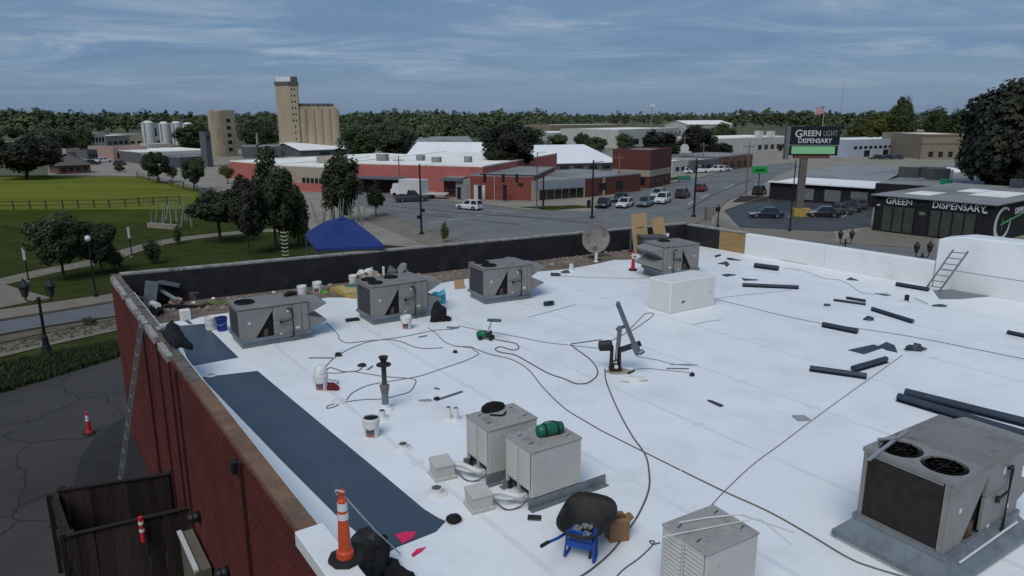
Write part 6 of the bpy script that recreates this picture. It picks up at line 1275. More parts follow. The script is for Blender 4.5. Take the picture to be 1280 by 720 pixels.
b = MB(); b.box((0.435*L, -0.13, H*0.62), (0.05*L, 0.03, H*0.08)); sub(dr, b, 'notice', mat('green_notice', (0.10, 0.20, 0.12), 0.6, 0.1, 3))
text('GREEN', 1.05, M_WLET, t, (0.10*L, -0.08, H*0.80), (R_(90), 0, 0), sx=0.95); text('LIGHT', 1.0, M_DLET, t, (0.315*L, -0.08, H*0.80), (R_(90), 0, 0), sx=0.9)
text('DISPENSARY', 1.05, M_WLET, t, (0.51*L, -0.08, H*0.80), (R_(90), 0, 0), sx=0.95)
b = MB(); b.box((0.94*L, -0.15, H*0.80), (0.35, 0.3, 0.18)); sub(t, b, 'wall_lamp', M_LAMPW)
b = MB(); b.box((0.04*L, -0.15, H*0.74), (0.25, 0.3, 0.18)); sub(t, b, 'wall_lamp', M_LAMPW)
# emblem on the side: G ring with a green ray
b = MB(); ring = []
cy_, cz_, ro, ri = 2.9, H*0.47, H*0.45, H*0.34
a0, a1, n = R_(50), R_(375), 40
for i in range(n):
    p, q = a0+(a1-a0)*i/n, a0+(a1-a0)*(i+1)/n; w0 = 0.55+0.9*math.sin(math.pi*i/n)
    f = lambda a, r: (L+0.06, cy_+1.25*r*math.cos(a), cz_+r*math.sin(a))
    k_ = ro-(ro-ri)*(0.4+0.9*math.sin(math.pi*(i+0.5)/n))
    b.quad(f(p, ro), f(q, ro), f(q, k_), f(p, k_))
sub(t, b, 'emblem_ring', M_WLET)
b = MB(); b.quad((L+0.07, cy_-0.2, cz_-0.12), (L+0.07, cy_+8.5, cz_+0.95), (L+0.07, cy_+8.5, cz_+1.1), (L+0.07, cy_-0.2, cz_+0.16))
b.quad((L+0.075, cy_-0.1, cz_-1.0), (L+0.075, cy_+0.05, cz_), (L+0.075, cy_-0.1, cz_+1.0), (L+0.075, cy_-0.25, cz_)); b.quad((L+0.075, cy_-0.9, cz_), (L+0.075, cy_-0.1, cz_-0.12), (L+0.075, cy_+0.7, cz_), (L+0.075, cy_-0.1, cz_+0.12)); sub(t, b, 'emblem_ray', M_GLET)
text('DRIVE THRU', 1.05, M_WLET, t, (L+0.08, 6.2, H*0.66), (R_(90), 0, R_(90)), sx=1.0)
b = MB(); b.box((L*0.60, 22.5, H+0.7), (1.3, 1.3, 1.2)); sub(t, b, 'roof_unit', mat('plant_grey', (0, 0, 0)))
# green plant box on the roof behind
o = thing('green_roof_unit', 'small bright green box on the roof edge behind the dispensary', 'roof box', t2.location + Matrix.Rotation(t2.rotation_euler.z, 3, 'Z') @ Vector((0.60*t2['_L'], 1.6, t2['_H']+0.1)), t2.rotation_euler.z)
b = MB(); b.box((0, 0, 0.4), (1.4, 1.0, 0.8)); sub(o, b, 'cabinet', mat('bright_green_box', (0.01, 0.20, 0.08), 0.5, 0.1, 3)); b = MB(); b.box((0, 0, 0.85), (1.5, 1.1, 0.1)); sub(o, b, 'lid', mat('bright_green_box', (0, 0, 0)))

# ================================================================== SIGNS, POLES, LAMPS
def pole(label, base, top, r=0.12, m=M_BLACKP, name='street_pole', parts=(), group=None):
    p = gnd(*base); tz = atY(base[0], top, p.y).z; t = thing(name, label, 'pole', p, 0, group); h = tz - p.z
    b = MB(); b.lathe([(r*1.8, 0), (r*1.8, 0.3), (r, 0.45), (r*0.7, h)], 10); sub(t, b, 'shaft', m)
    b = MB(); b.lathe([(r*2.4, 0), (r*2.4, 0.12), (r*1.9, 0.14)], 10); sub(t, b, 'base_plate', m)
    t['_h'] = h; return t
def head3(t, x, y, z, m=M_BLACKP):
    b = MB(); b.box((x, y, z), (0.45, 0.3, 1.25)); s = sub(t, b, 'signal_head', m)
    for k in (-0.38, 0, 0.38):
        b = MB(); b.cyl((x, y-0.16, z+k), (x, y-0.24, z+k), 0.15, 0.15, 10); sub(s, b, 'visor', m)
t = pole('black signal pole at the near pavement left of the crossing', (527, 293), 205, 0.13)
for z in (2.1, 2.9):
    b = MB(); b.box((0.3*(1 if z > 2.5 else -1), -0.1, z), (0.35, 0.3, 0.4)); sub(t, b, 'walk_signal', M_BLACKP)
t = pole('black signal pole with a long mast arm in front of the corner store', (679, 262), 218, 0.15)
h = t['_h']; b = MB(); b.tube([(0, 0, h-0.25), (-9.6, 1.0, h-0.05)], 0.10, 8); sub(t, b, 'mast_arm', M_BLACKP)
pY = gnd(679, 262)
for u in (606, 629, 646): head3(t, (u-679)*pY.y/FPX*1.0, 0.4, h-0.6)
t = pole('teal grey lamp pole beside the mast arm signal', (671, 261), 190, 0.09, mat('teal_pole', (0.05, 0.085, 0.08), 0.6, 0.1, 2)); b = MB(); b.tube([(0, 0, t['_h']-0.2), (0.6, 0, t['_h']), (1.4, -0.1, t['_h'])], 0.06, 8); sub(t, b, 'lamp_arm', M_ALU)
t = pole('black signal pole in front of the cars waiting at the crossing', (740, 273), 200, 0.15); b = MB(); b.tube([(0, 0, t['_h']-0.3), (1.4, -0.1, t['_h']-0.15)], 0.08, 8); sub(t, b, 'lamp_arm', M_ALU)
b = MB(); b.box((-0.5, -0.1, 2.0), (0.5, 0.35, 1.1)); sub(t, b, 'walk_signal', M_BLACKP)
t = pole('tall black pole on the far corner pavement right of the street', (867, 271), 198, 0.15); b = MB(); b.tube([(0, 0, t['_h']-0.2), (0.9, -0.1, t['_h']-0.1)], 0.08, 8); sub(t, b, 'lamp_arm', M_ALU)
t = pole('short black crossing post beside the utility cabinet', (897, 284), 255, 0.09); b = MB(); b.box((-0.15, -0.15, t['_h']*0.78), (0.5, 0.35, 0.55)); sub(t, b, 'walk_signal', M_BLACKP)
t = pole('dark slim pole standing before the billboard post', (987, 289), 200, 0.09)
t = pole('wooden utility pole with a round white dial near the dark trees', (854, 213), 168, 0.16, M_POST, 'utility_pole'); b = MB(); b.cyl((0, -0.2, t['_h']*0.62), (0, -0.3, t['_h']*0.62), 1.1, 1.1, 16); sub(t, b, 'dial', mat('pale_disc', (0.5, 0.5, 0.48), 0.6, 0.1, 1))
b = MB(); b.box((0, 0, t['_h']-0.8), (2.4, 0.15, 0.15)); sub(t, b, 'crossarm', M_POST)
for u, v, vt, lb in ((878, 214, 178, 'wooden utility pole between dark trees and brown store'), (932, 246, 178, 'pale utility pole at the planting bed by the green sign'), (773, 241, 192, 'pale pole at the corner of the two storey brick block'), (828, 231, 187, 'pale pole at the far corner of the brick block'), (500, 246, 195, 'brown pole in front of the factory dock awning'), (122, 185, 138, 'thin tall pole among the shops beyond the playing field'), (660, 172, 150, 'thin pole beside the distant white sign'), (1131, 180, 148, 'thin pole left of the tan block building'), (1159, 170, 143, 'thin pole above the tan block building')):
    t = pole(lb, (u, v), vt, 0.13, M_POST, 'utility_pole'); b = MB(); b.box((0, 0, t['_h']-0.7), (2.0, 0.14, 0.14)); sub(t, b, 'crossarm', M_POST)
t = pole('tall light mast with white lamp cluster in the distance', (813, 185), 132, 0.22, M_ALU, 'light_mast'); b = MB(); b.box((0, 0, t['_h']), (1.8, 1.0, 1.0)); sub(t, b, 'lamp_cluster', M_GLOBE)
t = pole('thin radio mast rising above the treeline by the flag', (1048, 172), 100, 0.10, mat('mast_grey', (0.10, 0.11, 0.12), 0.6, 0.1, 1), 'radio_mast')
for k in range(3):
    b = MB(); b.box((0, 0, t['_h']*(0.5+0.18*k)), (0.9, 0.06, 0.06)); sub(t, b, 'antenna', M_ALU)
# flag
t = pole('white flagpole behind the billboard', (1026, 180), 132, 0.12, M_GLOBE, 'flagpole'); h = t['_h']
fw = thing('flag', 'striped flag with blue canton flying above the billboard', 'flag', t.location + Vector((0, -0.15, h-3.4)))
dist = t.location.y/FPX
for i in range(7):
    b = MB(); n = 8
    for k in range(n):
        x0_, x1_ = -(k/n)*9.5*dist-0.1, -((k+1)/n)*9.5*dist-0.1; z_ = lambda x: -abs(x)*0.30 + 0.15*math.sin(x*1.2)
        zz0 = (6-i)*0.46; b.quad((x0_, 0.25*math.sin(x0_*1.3), zz0+z_(x0_)), (x1_, 0.25*math.sin(x1_*1.3), zz0+z_(x1_)), (x1_, 0.25*math.sin(x1_*1.3), zz0+0.46+z_(x1_)), (x0_, 0.25*math.sin(x0_*1.3), zz0+0.46+z_(x0_)))
    sub(fw, b, 'stripe', mat('flag_red', (0.36, 0.05, 0.06), 0.8, 0.1, 2) if i % 2 == 0 else mat('flag_white', (0.55, 0.53, 0.53), 0.8, 0.1, 2))
b = MB(); b.quad((-0.1, -0.06, 1.5), (-4.2*dist, -0.06, 1.5-1.2*dist), (-4.2*dist, -0.06, 3.25-1.2*dist), (-0.1, -0.06, 3.25)); sub(fw, b, 'canton', mat('flag_blue', (0.04, 0.05, 0.14), 0.8, 0.1, 2))
# billboard
bp = gnd(998, 270); bY = bp.y; dx = bY/FPX
t = thing('billboard', 'tall two sided sign reading GREENLIGHT DISPENSARY over a green display', 'sign', bp, R_(-6))
Z = lambda v: atY(998, v, bY).z
b = MB(); b.box((0, 0, Z(197)/2), (0.95, 0.6, Z(197))); sub(t, b, 'post', mat('grey_brown_post', (0.12, 0.105, 0.095), 0.7, 0.2, 2))
b = MB(); b.box((0.3, -0.1, 0.55), (2.2, 1.4, 1.1)); sub(t, b, 'post_base', mat('yellow_base', (0.38, 0.25, 0.06), 0.8, 0.15, 2))
x0_, x1_ = atY(984, 172, bY).x-bp.x, atY(1047, 172, bY).x-bp.x
b = MB(); b.box(((x0_+x1_)/2, 0, (Z(158)+Z(181))/2), (x1_-x0_, 0.9, Z(158)-Z(181))); sub(t, b, 'sign_cabinet', mat('navy_black_panel', (0.010, 0.012, 0.020), 0.5, 0.1, 1))
b = MB(); b.box((x0_+0.1, 0.0, (Z(158)+Z(199))/2), (0.5, 1.1, Z(158)-Z(199))); sub(t, b, 'end_frame', mat('grey_frame', (0.14, 0.14, 0.14), 0.6, 0.1, 1))
b = MB(); b.box(((x0_+x1_)/2, 0, (Z(181)+Z(194))/2-0.05), (x1_-x0_-0.2, 0.8, Z(181)-Z(194)-0.1)); sub(t, b, 'display_cabinet', M_BLACKP)
b = MB(); b.box(((x0_+x1_)/2+0.1, -0.43, (Z(181)+Z(193.5))/2-0.02), (x1_-x0_-1.2, 0.06, Z(181)-Z(193.5)-0.35)); sub(t, b, 'display', mat('green_led_display', (0.10, 0.22, 0.13), 0.5, 0.12, 1.5, emit=((0.16, 0.42, 0.22), 0.35)))
b = MB(); b.box((-2*dx+1.2, 0, Z(197)+0.1), (42*dx, 0.7, Z(194.5)-Z(198))); sub(t, b, 'lower_beam', mat('rust_red_beam', (0.16, 0.07, 0.05), 0.8, 0.15, 1))
sz = 8.6*dx; dx = (x1_-x0_)/63
text('G', sz*1.5, M_WLET, t, (x0_+8.5*dx, -0.47, Z(171.5)), (R_(90), 0, 0)); text('REEN', sz*1.12, M_WLET, t, (x0_+18.5*dx, -0.47, Z(170)), (R_(90), 0, 0), sx=0.92)
text('LIGHT', sz*1.12, mat('grey_letters', (0.20, 0.21, 0.21), 0.5, 0.05, 2), t, (x0_+42.5*dx, -0.47, Z(170)), (R_(90), 0, 0), sx=0.62)
text('DISPENSARY', sz*0.92, M_WLET, t, (x0_+13*dx, -0.47, Z(178.5)), (R_(90), 0, 0), sx=0.90)
# small green sign
p = gnd(947, 247); t = thing('street_sign', 'bright green sign board on a black post by the planting bed', 'sign', p, R_(8)); dx = p.y/FPX; zz_ = lambda v: atY(947, v, p.y).z
b = MB(); b.cyl((0, 0, 0), (0, 0, zz_(210)), 0.10, 0.08, 8); sub(t, b, 'post', M_BLACKP)
b = MB(); b.box((0, -0.12, (zz_(208)+zz_(217))/2), (20*dx, 0.2, zz_(208)-zz_(217))); bd = sub(t, b, 'board', mat('sign_green', (0.02, 0.30, 0.07), 0.5, 0.1, 2))
b = MB(); b.box((0, -0.24, (zz_(208)+zz_(217))/2), (13*dx, 0.02, (zz_(208)-zz_(217))*0.35)); sub(bd, b, 'panel', mat('sign_green_dark', (0.008, 0.10, 0.03), 0.5, 0.1, 2))
p = gnd(855, 228); t = thing('awning_sign', 'teal green canopy board beside the street beyond the brick block', 'sign', p); dx = p.y/FPX; zz_ = lambda v: atY(855, v, p.y).z
b = MB(); b.box((0, 0, zz_(222.5)), (16*dx, 0.4, zz_(220)-zz_(225))); sub(t, b, 'board', mat('teal_board', (0.03, 0.17, 0.12), 0.6, 0.1, 2))
for s in (-1, 1):
    b = MB(); b.cyl((s*6*dx, 0, 0), (s*6*dx, 0, zz_(224)), 0.06, 0.06, 6); sub(t, b, 'post', M_BLACKP)
# dark square kiosks / planters by the shop kerb
for u, v, vt, lb in ((574, 250, 234, 'dark square pillar in front of the pale garage bay'), (600, 251, 232, 'dark square pillar by the white doors of the brick shop'), (631, 252, 231, 'dark square pillar against the middle of the brick shop')):
    p = gnd(u, v); h = atY(u, vt, p.y).z; t = thing('kiosk_pillar', lb, 'pillar', p); b = MB(); b.box((0, 0, h*0.47), (0.62, 0.5, h*0.9)); sub(t, b, 'body', M_BLACKP); b = MB(); b.box((0, 0, h*0.96), (0.75, 0.6, h*0.08)); sub(t, b, 'cap', M_BLACKP); b = MB(); b.box((0, -0.01, 0.08), (0.8, 0.66, 0.16)); sub(t, b, 'plinth', M_CONC)
# utility cabinet etc. on the far corner
p = gnd(886, 276); t = thing('utility_cabinet', 'grey utility cabinet on the corner pavement', 'cabinet', p, R_(10)); b = MB(); b.box((0, 0, 1.0), (1.1, 0.7, 1.8)); sub(t, b, 'case', mat('cabinet_grey', (0.16, 0.15, 0.135), 0.6, 0.2, 2)); b = MB(); b.box((0, 0, 0.06), (1.3, 0.9, 0.12)); sub(t, b, 'pad', M_CONC); b = MB(); b.box((0, -0.36, 1.0), (0.9, 0.03, 1.5)); sub(t, b, 'door', mat('cabinet_door', (0.19, 0.18, 0.165), 0.6, 0.2, 2))
p = gnd(891, 279); t = thing('pull_box', 'small cream box standing beside the grey utility cabinet', 'box', p); b = MB(); b.box((0, 0, 0.45), (0.5, 0.4, 0.9)); sub(t, b, 'case', B_BEIGE); b = MB(); b.box((0, 0, 0.93), (0.56, 0.46, 0.06)); sub(t, b, 'lid', B_BEIGE)
# heritage double lamps
def twin_lamp(label, p, h, s=1.0):
    t = thing('street_lamp', label, 'street lamp', p, R_(8), 'twin lantern street lamps')
    b = MB(); b.lathe([(0.20*s, 0), (0.20*s, 0.10), (0.13*s, 0.35), (0.10*s, 0.7), (0.065*s, 0.8), (0.05*s, h*0.86), (0.09*s, h*0.87), (0.05*s, h*0.885)], 12); sub(t, b, 'post', M_BLACKP)
    b = MB(); b.tube(smooth_path([(-0.48*s, 0, h*0.885), (-0.45*s, 0, h*0.84), (-0.2*s, 0, h*0.82), (0, 0, h*0.85), (0.2*s, 0, h*0.82), (0.45*s, 0, h*0.84), (0.48*s, 0, h*0.885)]), 0.035*s, 6); sub(t, b, 'arm', M_BLACKP)
    for x in (-0.48*s, 0.48*s):
        b = MB(); b.lathe([(0.06*s, 0), (0.10*s, 0.05*s), (0.17*s, 0.44*s), (0.16*s, 0.46*s)], 8, (x, 0, h*0.885)); ln = sub(t, b, 'lantern', mat('smoky_lantern_glass', (0.05, 0.05, 0.048), 0.3, 0.2, 4))
        b = MB(); b.lathe([(0.23*s, 0.45*s), (0.21*s, 0.49*s), (0.08*s, 0.66*s), (0.03*s, 0.70*s), (0.04*s, 0.76*s), (0, 0.80*s)], 8, (x, 0, h*0.885)); sub(ln, b, 'cap', M_BLACKP)
        for k in range(4):
            a = R_(45+90*k); b = MB(); b.bar((x+0.10*s*math.cos(a), 0.10*s*math.sin(a), h*0.885+.05*s), (x+0.18*s*math.cos(a), 0.18*s*math.sin(a), h*0.885+.45*s), 0.02*s, 0.02*s); sub(ln, b, 'frame_bar', M_BLACKP)
    return t
p = gnd(59, 441); twin_lamp('black twin lantern lamp post on the walk beside the back lot', p, atY(50, 362, p.y).z - p.z)
def lamp_at(label, u, v, Y):
    q = atY(u, v, Y); z_ = g(q.x, q.y); twin_lamp(label, Vector((q.x, q.y, z_)), (q.z - z_)/0.85, 0.95)
lamp_at('black twin lantern lamp behind the low white parapet, before the car park', 1057, 302, 53)
lamp_at('black twin lantern lamp behind the white parapet, before the paved plaza', 1153, 319, 45)
# park furniture on the left
for u, v, vt, lb in ((36, 352, 308, 'post with a pale banner by the park path near the walk'), (165, 321, 283, 'post with a pale banner by the park path past the dark trees')):
    p = gnd(u, v); h = atY(u, vt, p.y).z - p.z; t = thing('banner_post', lb, 'banner post', p); b = MB(); b.cyl((0, 0, 0), (0, 0, h), 0.06, 0.05, 8); sub(t, b, 'post', M_BLACKP); b = MB(); b.box((0.0, -0.08, h*0.80), (0.24, 0.03, h*0.36)); sub(t, b, 'banner', M_BANN); b = MB(); b.box((0, 0, 0.05), (0.3, 0.3, 0.1)); sub(t, b, 'footing', M_CONC)
p = gnd(120, 371); h = atY(111, 298, p.y).z - p.z; t = thing('globe_lamp', 'black lamp post with a white globe among the dark park trees', 'street lamp', p)
b = MB(); b.lathe([(0.18, 0), (0.16, 0.3), (0.08, 0.5), (0.055, h*0.93), (0.10, h*0.95)], 10); sub(t, b, 'post', M_BLACKP); b = MB(); b.blob((0, 0, h), (0.22, 0.22, 0.26), 0, 0.0, 2, flat=False); sub(t, b, 'globe', M_GLOBE, smooth=True); b = MB(); b.lathe([(0.12, h+0.2), (0.04, h+0.32), (0, h+0.36)], 8); sub(t, b, 'finial', M_BLACKP)
# split rail fence in front of the field: each post and rail a part
def rail_fence(label, pts, hgt, m, spacing=None, name='rail_fence', r=0.07, rails=(0.45, 0.9)):
    ps = [gnd(u, v) for u, v in pts]; t = thing(name, label, 'fence', (0, 0, 0))
    for p in ps:
        b = MB(); b.box((p.x, p.y, hgt/2), (r*2, r*2, hgt)); sub(t, b, 'post', m)
    for a_, c_ in zip(ps[:-1], ps[1:]):
        for f in rails:
            b = MB(); b.bar((a_.x, a_.y, hgt*f), (c_.x, c_.y, hgt*f), 0.05, 0.10); sub(t, b, 'rail', m)
M_RAILW = mat('dark_rail_wood', (0.045, 0.042, 0.030), 0.9, 0.2, 3)
rail_fence('dark rail fence crossing the grass between bright field and lawn', [(-24, 263), (-3, 262.5), (17, 262), (38, 262), (58, 261.5), (79, 261), (98, 260.5), (118, 260), (137, 260), (157, 259), (174, 258), (192, 257), (209, 256), (225, 255)], 1.35, M_RAILW)
rail_fence('dark boundary fence between the bright field and the parking road', [(172, 223), (186, 226), (200, 229.5), (214, 233), (230, 237), (247, 241), (265, 245), (285, 248), (305, 252)], 1.5, mat('dark_board_fence', (0.04, 0.036, 0.028), 0.9, 0.2, 3), name='board_fence', rails=(0.25, 0.5, 0.75))
# groups of slanting pale poles
def pole_cluster(label, u0, u1, vb, vt, n, seed):
    rr = random.Random(seed); c = gnd((u0+u1)/2, vb); t = thing('pole_sculpture', label, 'sculpture', (0, 0, 0), 0, 'clusters of slanting pale poles')
    for i in range(n):
        u = u0+(u1-u0)*(i+0.5)/n + rr.uniform(-3, 3); p = gnd(u, vb+rr.uniform(-7, 3)); h = (atY(u, vt+rr.uniform(0, 14), p.y).z - p.z)*rr.uniform(0.8, 1.0)
        b = MB(); b.cyl(p - Vector((0, 0, .1)), p + Vector((rr.uniform(-0.9, 0.9), rr.uniform(-0.6, 0.6), h)), 0.10, 0.06, 7); sub(t, b, 'pole', mat('pale_weathered_pole', (0.20, 0.205, 0.18), 0.8, 0.2, 2))
pole_cluster('cluster of slanting pale poles at the field edge by a low wall', 190, 244, 282, 240, 13, 3)
pole_cluster('cluster of slanting pale poles behind the blue tent', 397, 456, 285, 240, 15, 4)
p, q = gnd(186, 284), gnd(222, 287); t = thing('low_wall', 'low pale stone wall at the foot of the slanting poles', 'wall', (0, 0, 0))
for i in range(7):
    a_, c_ = p.lerp(q, i/7+0.004), p.lerp(q, (i+1)/7-0.004); b = MB(); b.bar(a_ + Vector((0, 0, .3)), c_ + Vector((0, 0, .3)), 0.5, 0.6); sub(t, b, 'stone', M_CONC)
p = gnd(357, 322); t = thing('ladder_sculpture', 'slim post with pale curved rungs before the big park trees', 'sculpture', p)
for k in range(7):
    b = MB(); b.tube(smooth_path([(-0.35, 0, 0.3+0.38*k), (0, -0.05, 0.22+0.38*k), (0.35, 0, 0.3+0.38*k)]), 0.05, 6); sub(t, b, 'rung', M_BANN)
b = MB(); b.cyl((0, 0.06, 0), (0, 0.06, 2.9), 0.06, 0.06, 8); sub(t, b, 'post', M_RAILW)

# ================================================================== BACK LOT: cone, timber enclosure, panel
cone('red traffic cone with white bands alone on the back lot asphalt', on_lot(112, 543) + Vector((0, 0, .02)), 0.72, True, M_RED, 0.36)
def wall_hit(u, v):
    d = sight(u, v); t_ = (A - Vector((0, 0, EYE))).dot(LN) / d.dot(LN); return Vector((0, 0, EYE)) + d*t_
M_FEN = mat('dark_stained_timber', (0.020, 0.013, 0.011), 0.9, 0.35, 3, 0.3, 20, stretch=(4, 4, 0.6))
def vary(m):                 # each plank has weathered to its own tone
    t = m.node_tree; b = t.nodes['Principled BSDF']; src = b.inputs['Base Color'].links[0].from_socket; oi = N(t, 'ShaderNodeObjectInfo'); hs = N(t, 'ShaderNodeHueSaturation')
    t.links.new(src, hs.inputs['Color']); t.links.new(math_node(t, 'ADD', math_node(t, 'MULTIPLY', oi.outputs['Random'], 1.6), 0.5), hs.inputs['Value']); t.links.new(hs.outputs[0], b.inputs['Base Color'])
vary(M_FEN)
def plank_fence(label, a_, c_, top, bot=PLAT, pw=0.145, gap=0.007):
    d = (c_-a_); d.z = 0; L = d.length; rz = math.atan2(d.y, d.x); t = thing('timber_fence', label, 'fence', (a_.x, a_.y, bot), rz); n = int(math.ceil(L/pw)); H = top-bot
    b = MB(); b.box((0, 0, H/2-0.03), (pw-gap, 0.022, H-0.06)); first = None
    for i in range(n):
        if first is None: first = b.build('plank', M_FEN, t); o = first
        else: o = first.copy(); COL.objects.link(o)
        o.location = (L*(i+0.5)/n, random.uniform(-0.004, 0.004), random.uniform(-0.02, 0.0)); o.rotation_euler = (0, random.uniform(-0.006, 0.006), 0)
    for z in (0.3, H*0.55, H-0.12):
        b = MB(); b.box((L/2, 0.055, z), (L, 0.06, 0.09)); sub(t, b, 'rail', M_FEN)
    b = MB(); b.box((L/2, 0.0, H-0.02), (L+0.04, 0.09, 0.03)); sub(t, b, 'cap_rail', mat('brown_stained_cap', (0.018, 0.013, 0.011), 0.85, 0.3, 3))
    for x in (0.05, L-0.05):
        b = MB(); b.box((x, 0.10, H/2), (0.10, 0.10, H)); sub(t, b, 'post', M_FEN)
    return t
TF = 6.5
fr_ = wall_hit(214, 590); fr_.z = 0; TF = wall_hit(214, 590).z
fl_ = at(72, 612, TF); fr_ += LN*0.05
plank_fence('dark timber enclosure fence, far side meeting the red wall', fl_, fr_, TF)
nl_ = at(84, 668, TF); nr_ = at(241, 632, TF)
plank_fence('dark timber enclosure fence, near side with wide gates', nl_, nr_, TF)
plank_fence('dark timber enclosure fence, short return joining near and far sides', nl_ + Vector((-0.03, 0.08, 0)), fl_ + Vector((-0.03, -0.08, 0)), TF-0.03)
mid = nl_.lerp(nr_, 0.58) - Vector((0.10, 0.25, 0))
rc = at(172, 655, TF-0.5); 
t = thing('marker_post', 'red reflective marker with white bands fixed on the near timber fence', 'marker', nl_.lerp(nr_, 0.555))
t.location.z = TF; fd_ = Vector((0.10, -0.13, 0))
b = MB(); b.cyl(fd_ + Vector((0, 0, -0.42)), fd_ + Vector((0, 0, 0.10)), 0.05, 0.045, 10); sub(t, b, 'tube', M_RED)
for z_ in (-0.02, -0.18):
    b = MB(); b.cyl(fd_ + Vector((0, 0, z_-0.03)), fd_ + Vector((0, 0, z_+0.03)), 0.052, 0.052, 10); sub(t, b, 'reflective_band', M_REFL)
b = MB(); b.box((fd_.x*0.5, fd_.y*0.5, -0.2), (0.05, 0.16, 0.05)); sub(t, b, 'bracket', M_BLACKP)
for nm, (u0, v0, u1, v1), lb in (('gas_cabinet', (243, 645, 266, 686), 'beige metal cabinet with a white top edge against the red wall'), ('gas_cabinet', (274, 708, 300, 752), 'second beige metal cabinet partly below the round wall lamp')):
    p0, p1 = wall_hit(u0, v0), wall_hit(u1, v1); z_ = (p0.z+p1.z)/2
    t = thing(nm, lb, 'panel', (0, 0, 0)); b = MB(); a_ = p0 + LN*0.30; c_ = p1 + LN*0.30; b.prism([(a_.x, a_.y), (c_.x, c_.y), (c_.x-LN.x*0.24, c_.y-LN.y*0.24), (a_.x-LN.x*0.24, a_.y-LN.y*0.24)], PLAT+0.1, z_-0.3); sub(t, b, 'panel', mat('beige_panel', (0.125, 0.110, 0.085), 0.7, 0.15, 2))
    b = MB(); b.bar((a_.x, a_.y, z_-0.28), (c_.x, c_.y, z_-0.28), 0.08, 0.05); sub(t, b, 'top_edge', mat('white_edge', (0.5, 0.5, 0.5), 0.6, 0.1, 2))
    b = MB(); m_ = (a_+c_)/2; b.box((m_.x-LN.x*0.12, m_.y-LN.y*0.12, PLAT+0.06), (0.3, 0.3, 0.12)); sub(t, b, 'footing', M_CONC)

# ================================================================== TREES
def quads_mesh(name, V, m):          # V: (n,4,3) array of leaf quads
    n = len(V); me = bpy.data.meshes.new(name); me.vertices.add(4*n); me.vertices.foreach_set('co', V.reshape(-1).astype(np.float32))
    me.loops.add(4*n); me.loops.foreach_set('vertex_index', np.arange(4*n, dtype=np.int32))
    me.polygons.add(n); me.polygons.foreach_set('loop_start', np.arange(0, 4*n, 4, dtype=np.int32)); me.polygons.foreach_set('loop_total', np.full(n, 4, dtype=np.int32))
    me.update(); me.validate(); me.materials.append(m); return me
def leaf_quads(c, nrm, size, r):
    """c centres, nrm rough facing, size half size per leaf"""
    n = len(c); a = r.normal(size=(n, 3)); a -= (a*nrm).sum(1, keepdims=True)*nrm; a /= np.linalg.norm(a, axis=1, keepdims=True)+1e-9
    b = np.cross(nrm, a); s = size[:, None]; asp = r.uniform(0.45, 0.8, (n, 1))
    return np.stack([c-a*s, c-b*s*asp, c+a*s, c+b*s*asp], 1)
def crown(r, rx, rz, cz, clumps, per, leaf, shape='round', nn=0.5):
    """clumps of leaves spread through a crown volume of half width rx, half height rz centred at cz"""
    d = r.normal(size=(clumps, 3)); d /= np.linalg.norm(d, axis=1, keepdims=True); d[:, 2] = d[:, 2]*0.9 + 0.12
    rad = r.uniform(0.35, 1.0, (clumps, 1))**0.6
    C_ = d*rad
    if shape == 'cone':
        f = 0.30 + 0.70*np.clip((1 - C_[:, 2:3])/2, 0, 1); C_[:, :2] *= f
    elif shape == 'egg':
        f = 0.65 + 0.35*np.clip((1 - C_[:, 2:3])/2, 0, 1); C_[:, :2] *= f
    lump = r.uniform(0.72, 1.12, (clumps, 1)); C_ *= lump
    out = []
    k = r.normal(size=(clumps, per, 3)); k /= np.linalg.norm(k, axis=2, keepdims=True); kr = r.uniform(0.2, 1.0, (clumps, per, 1))**0.5
    cs = r.uniform(0.22, 0.40, (clumps, 1, 1))
    P = C_[:, None, :] + k*kr*cs
    nr = k + 0.5*C_[:, None, :] + np.array([0, 0, 0.5]); nr = nr.reshape(-1, 3) + r.normal(size=(clumps*per, 3))*nn; nr /= np.linalg.norm(nr, axis=1, keepdims=True)
    P = P.reshape(-1, 3)*np.array([rx, rx, rz]) + np.array([0, 0, cz])
    return leaf_quads(P, nr, r.uniform(0.6, 1.3, len(P))*leaf, r), C_*np.array([rx, rx, rz]) + np.array([0, 0, cz])
PROTO = {}
def tree_proto(kind, m, seed, clumps=46, per=85, shape='round', leaf=0.026, low=0.22):
    key = (kind, m.name, seed)
    if key in PROTO: return PROTO[key]
    r = np.random.default_rng(seed); H = 1.0
    V, cc_ = crown(r, 0.40, (1-low)/2, low+(1-low)/2, clumps, per, leaf, shape)
    cm = quads_mesh('crown', V, m)
    b = MB(); b.cyl((0, 0, -0.02), (0.01, 0, low*1.3), 0.028, 0.020, 8); b.cyl((0.01, 0, low*1.25), (0.0, 0.01, 0.8), 0.020, 0.006, 7)
    pick = r.permutation(len(cc_))[:14]
    for i in pick:
        c = cc_[i]; z0_ = low*0.9 + 0.5*max(0, c[2]-low)*0.8; b.cyl((0.005, 0, z0_), tuple(c*np.array([0.9, 0.9, 1.0])), 0.010, 0.003, 5)
    o = b.build('trunk', M_TRUNK); tm = o.data; bpy.data.objects.remove(o)
    PROTO[key] = (cm, tm); return PROTO[key]
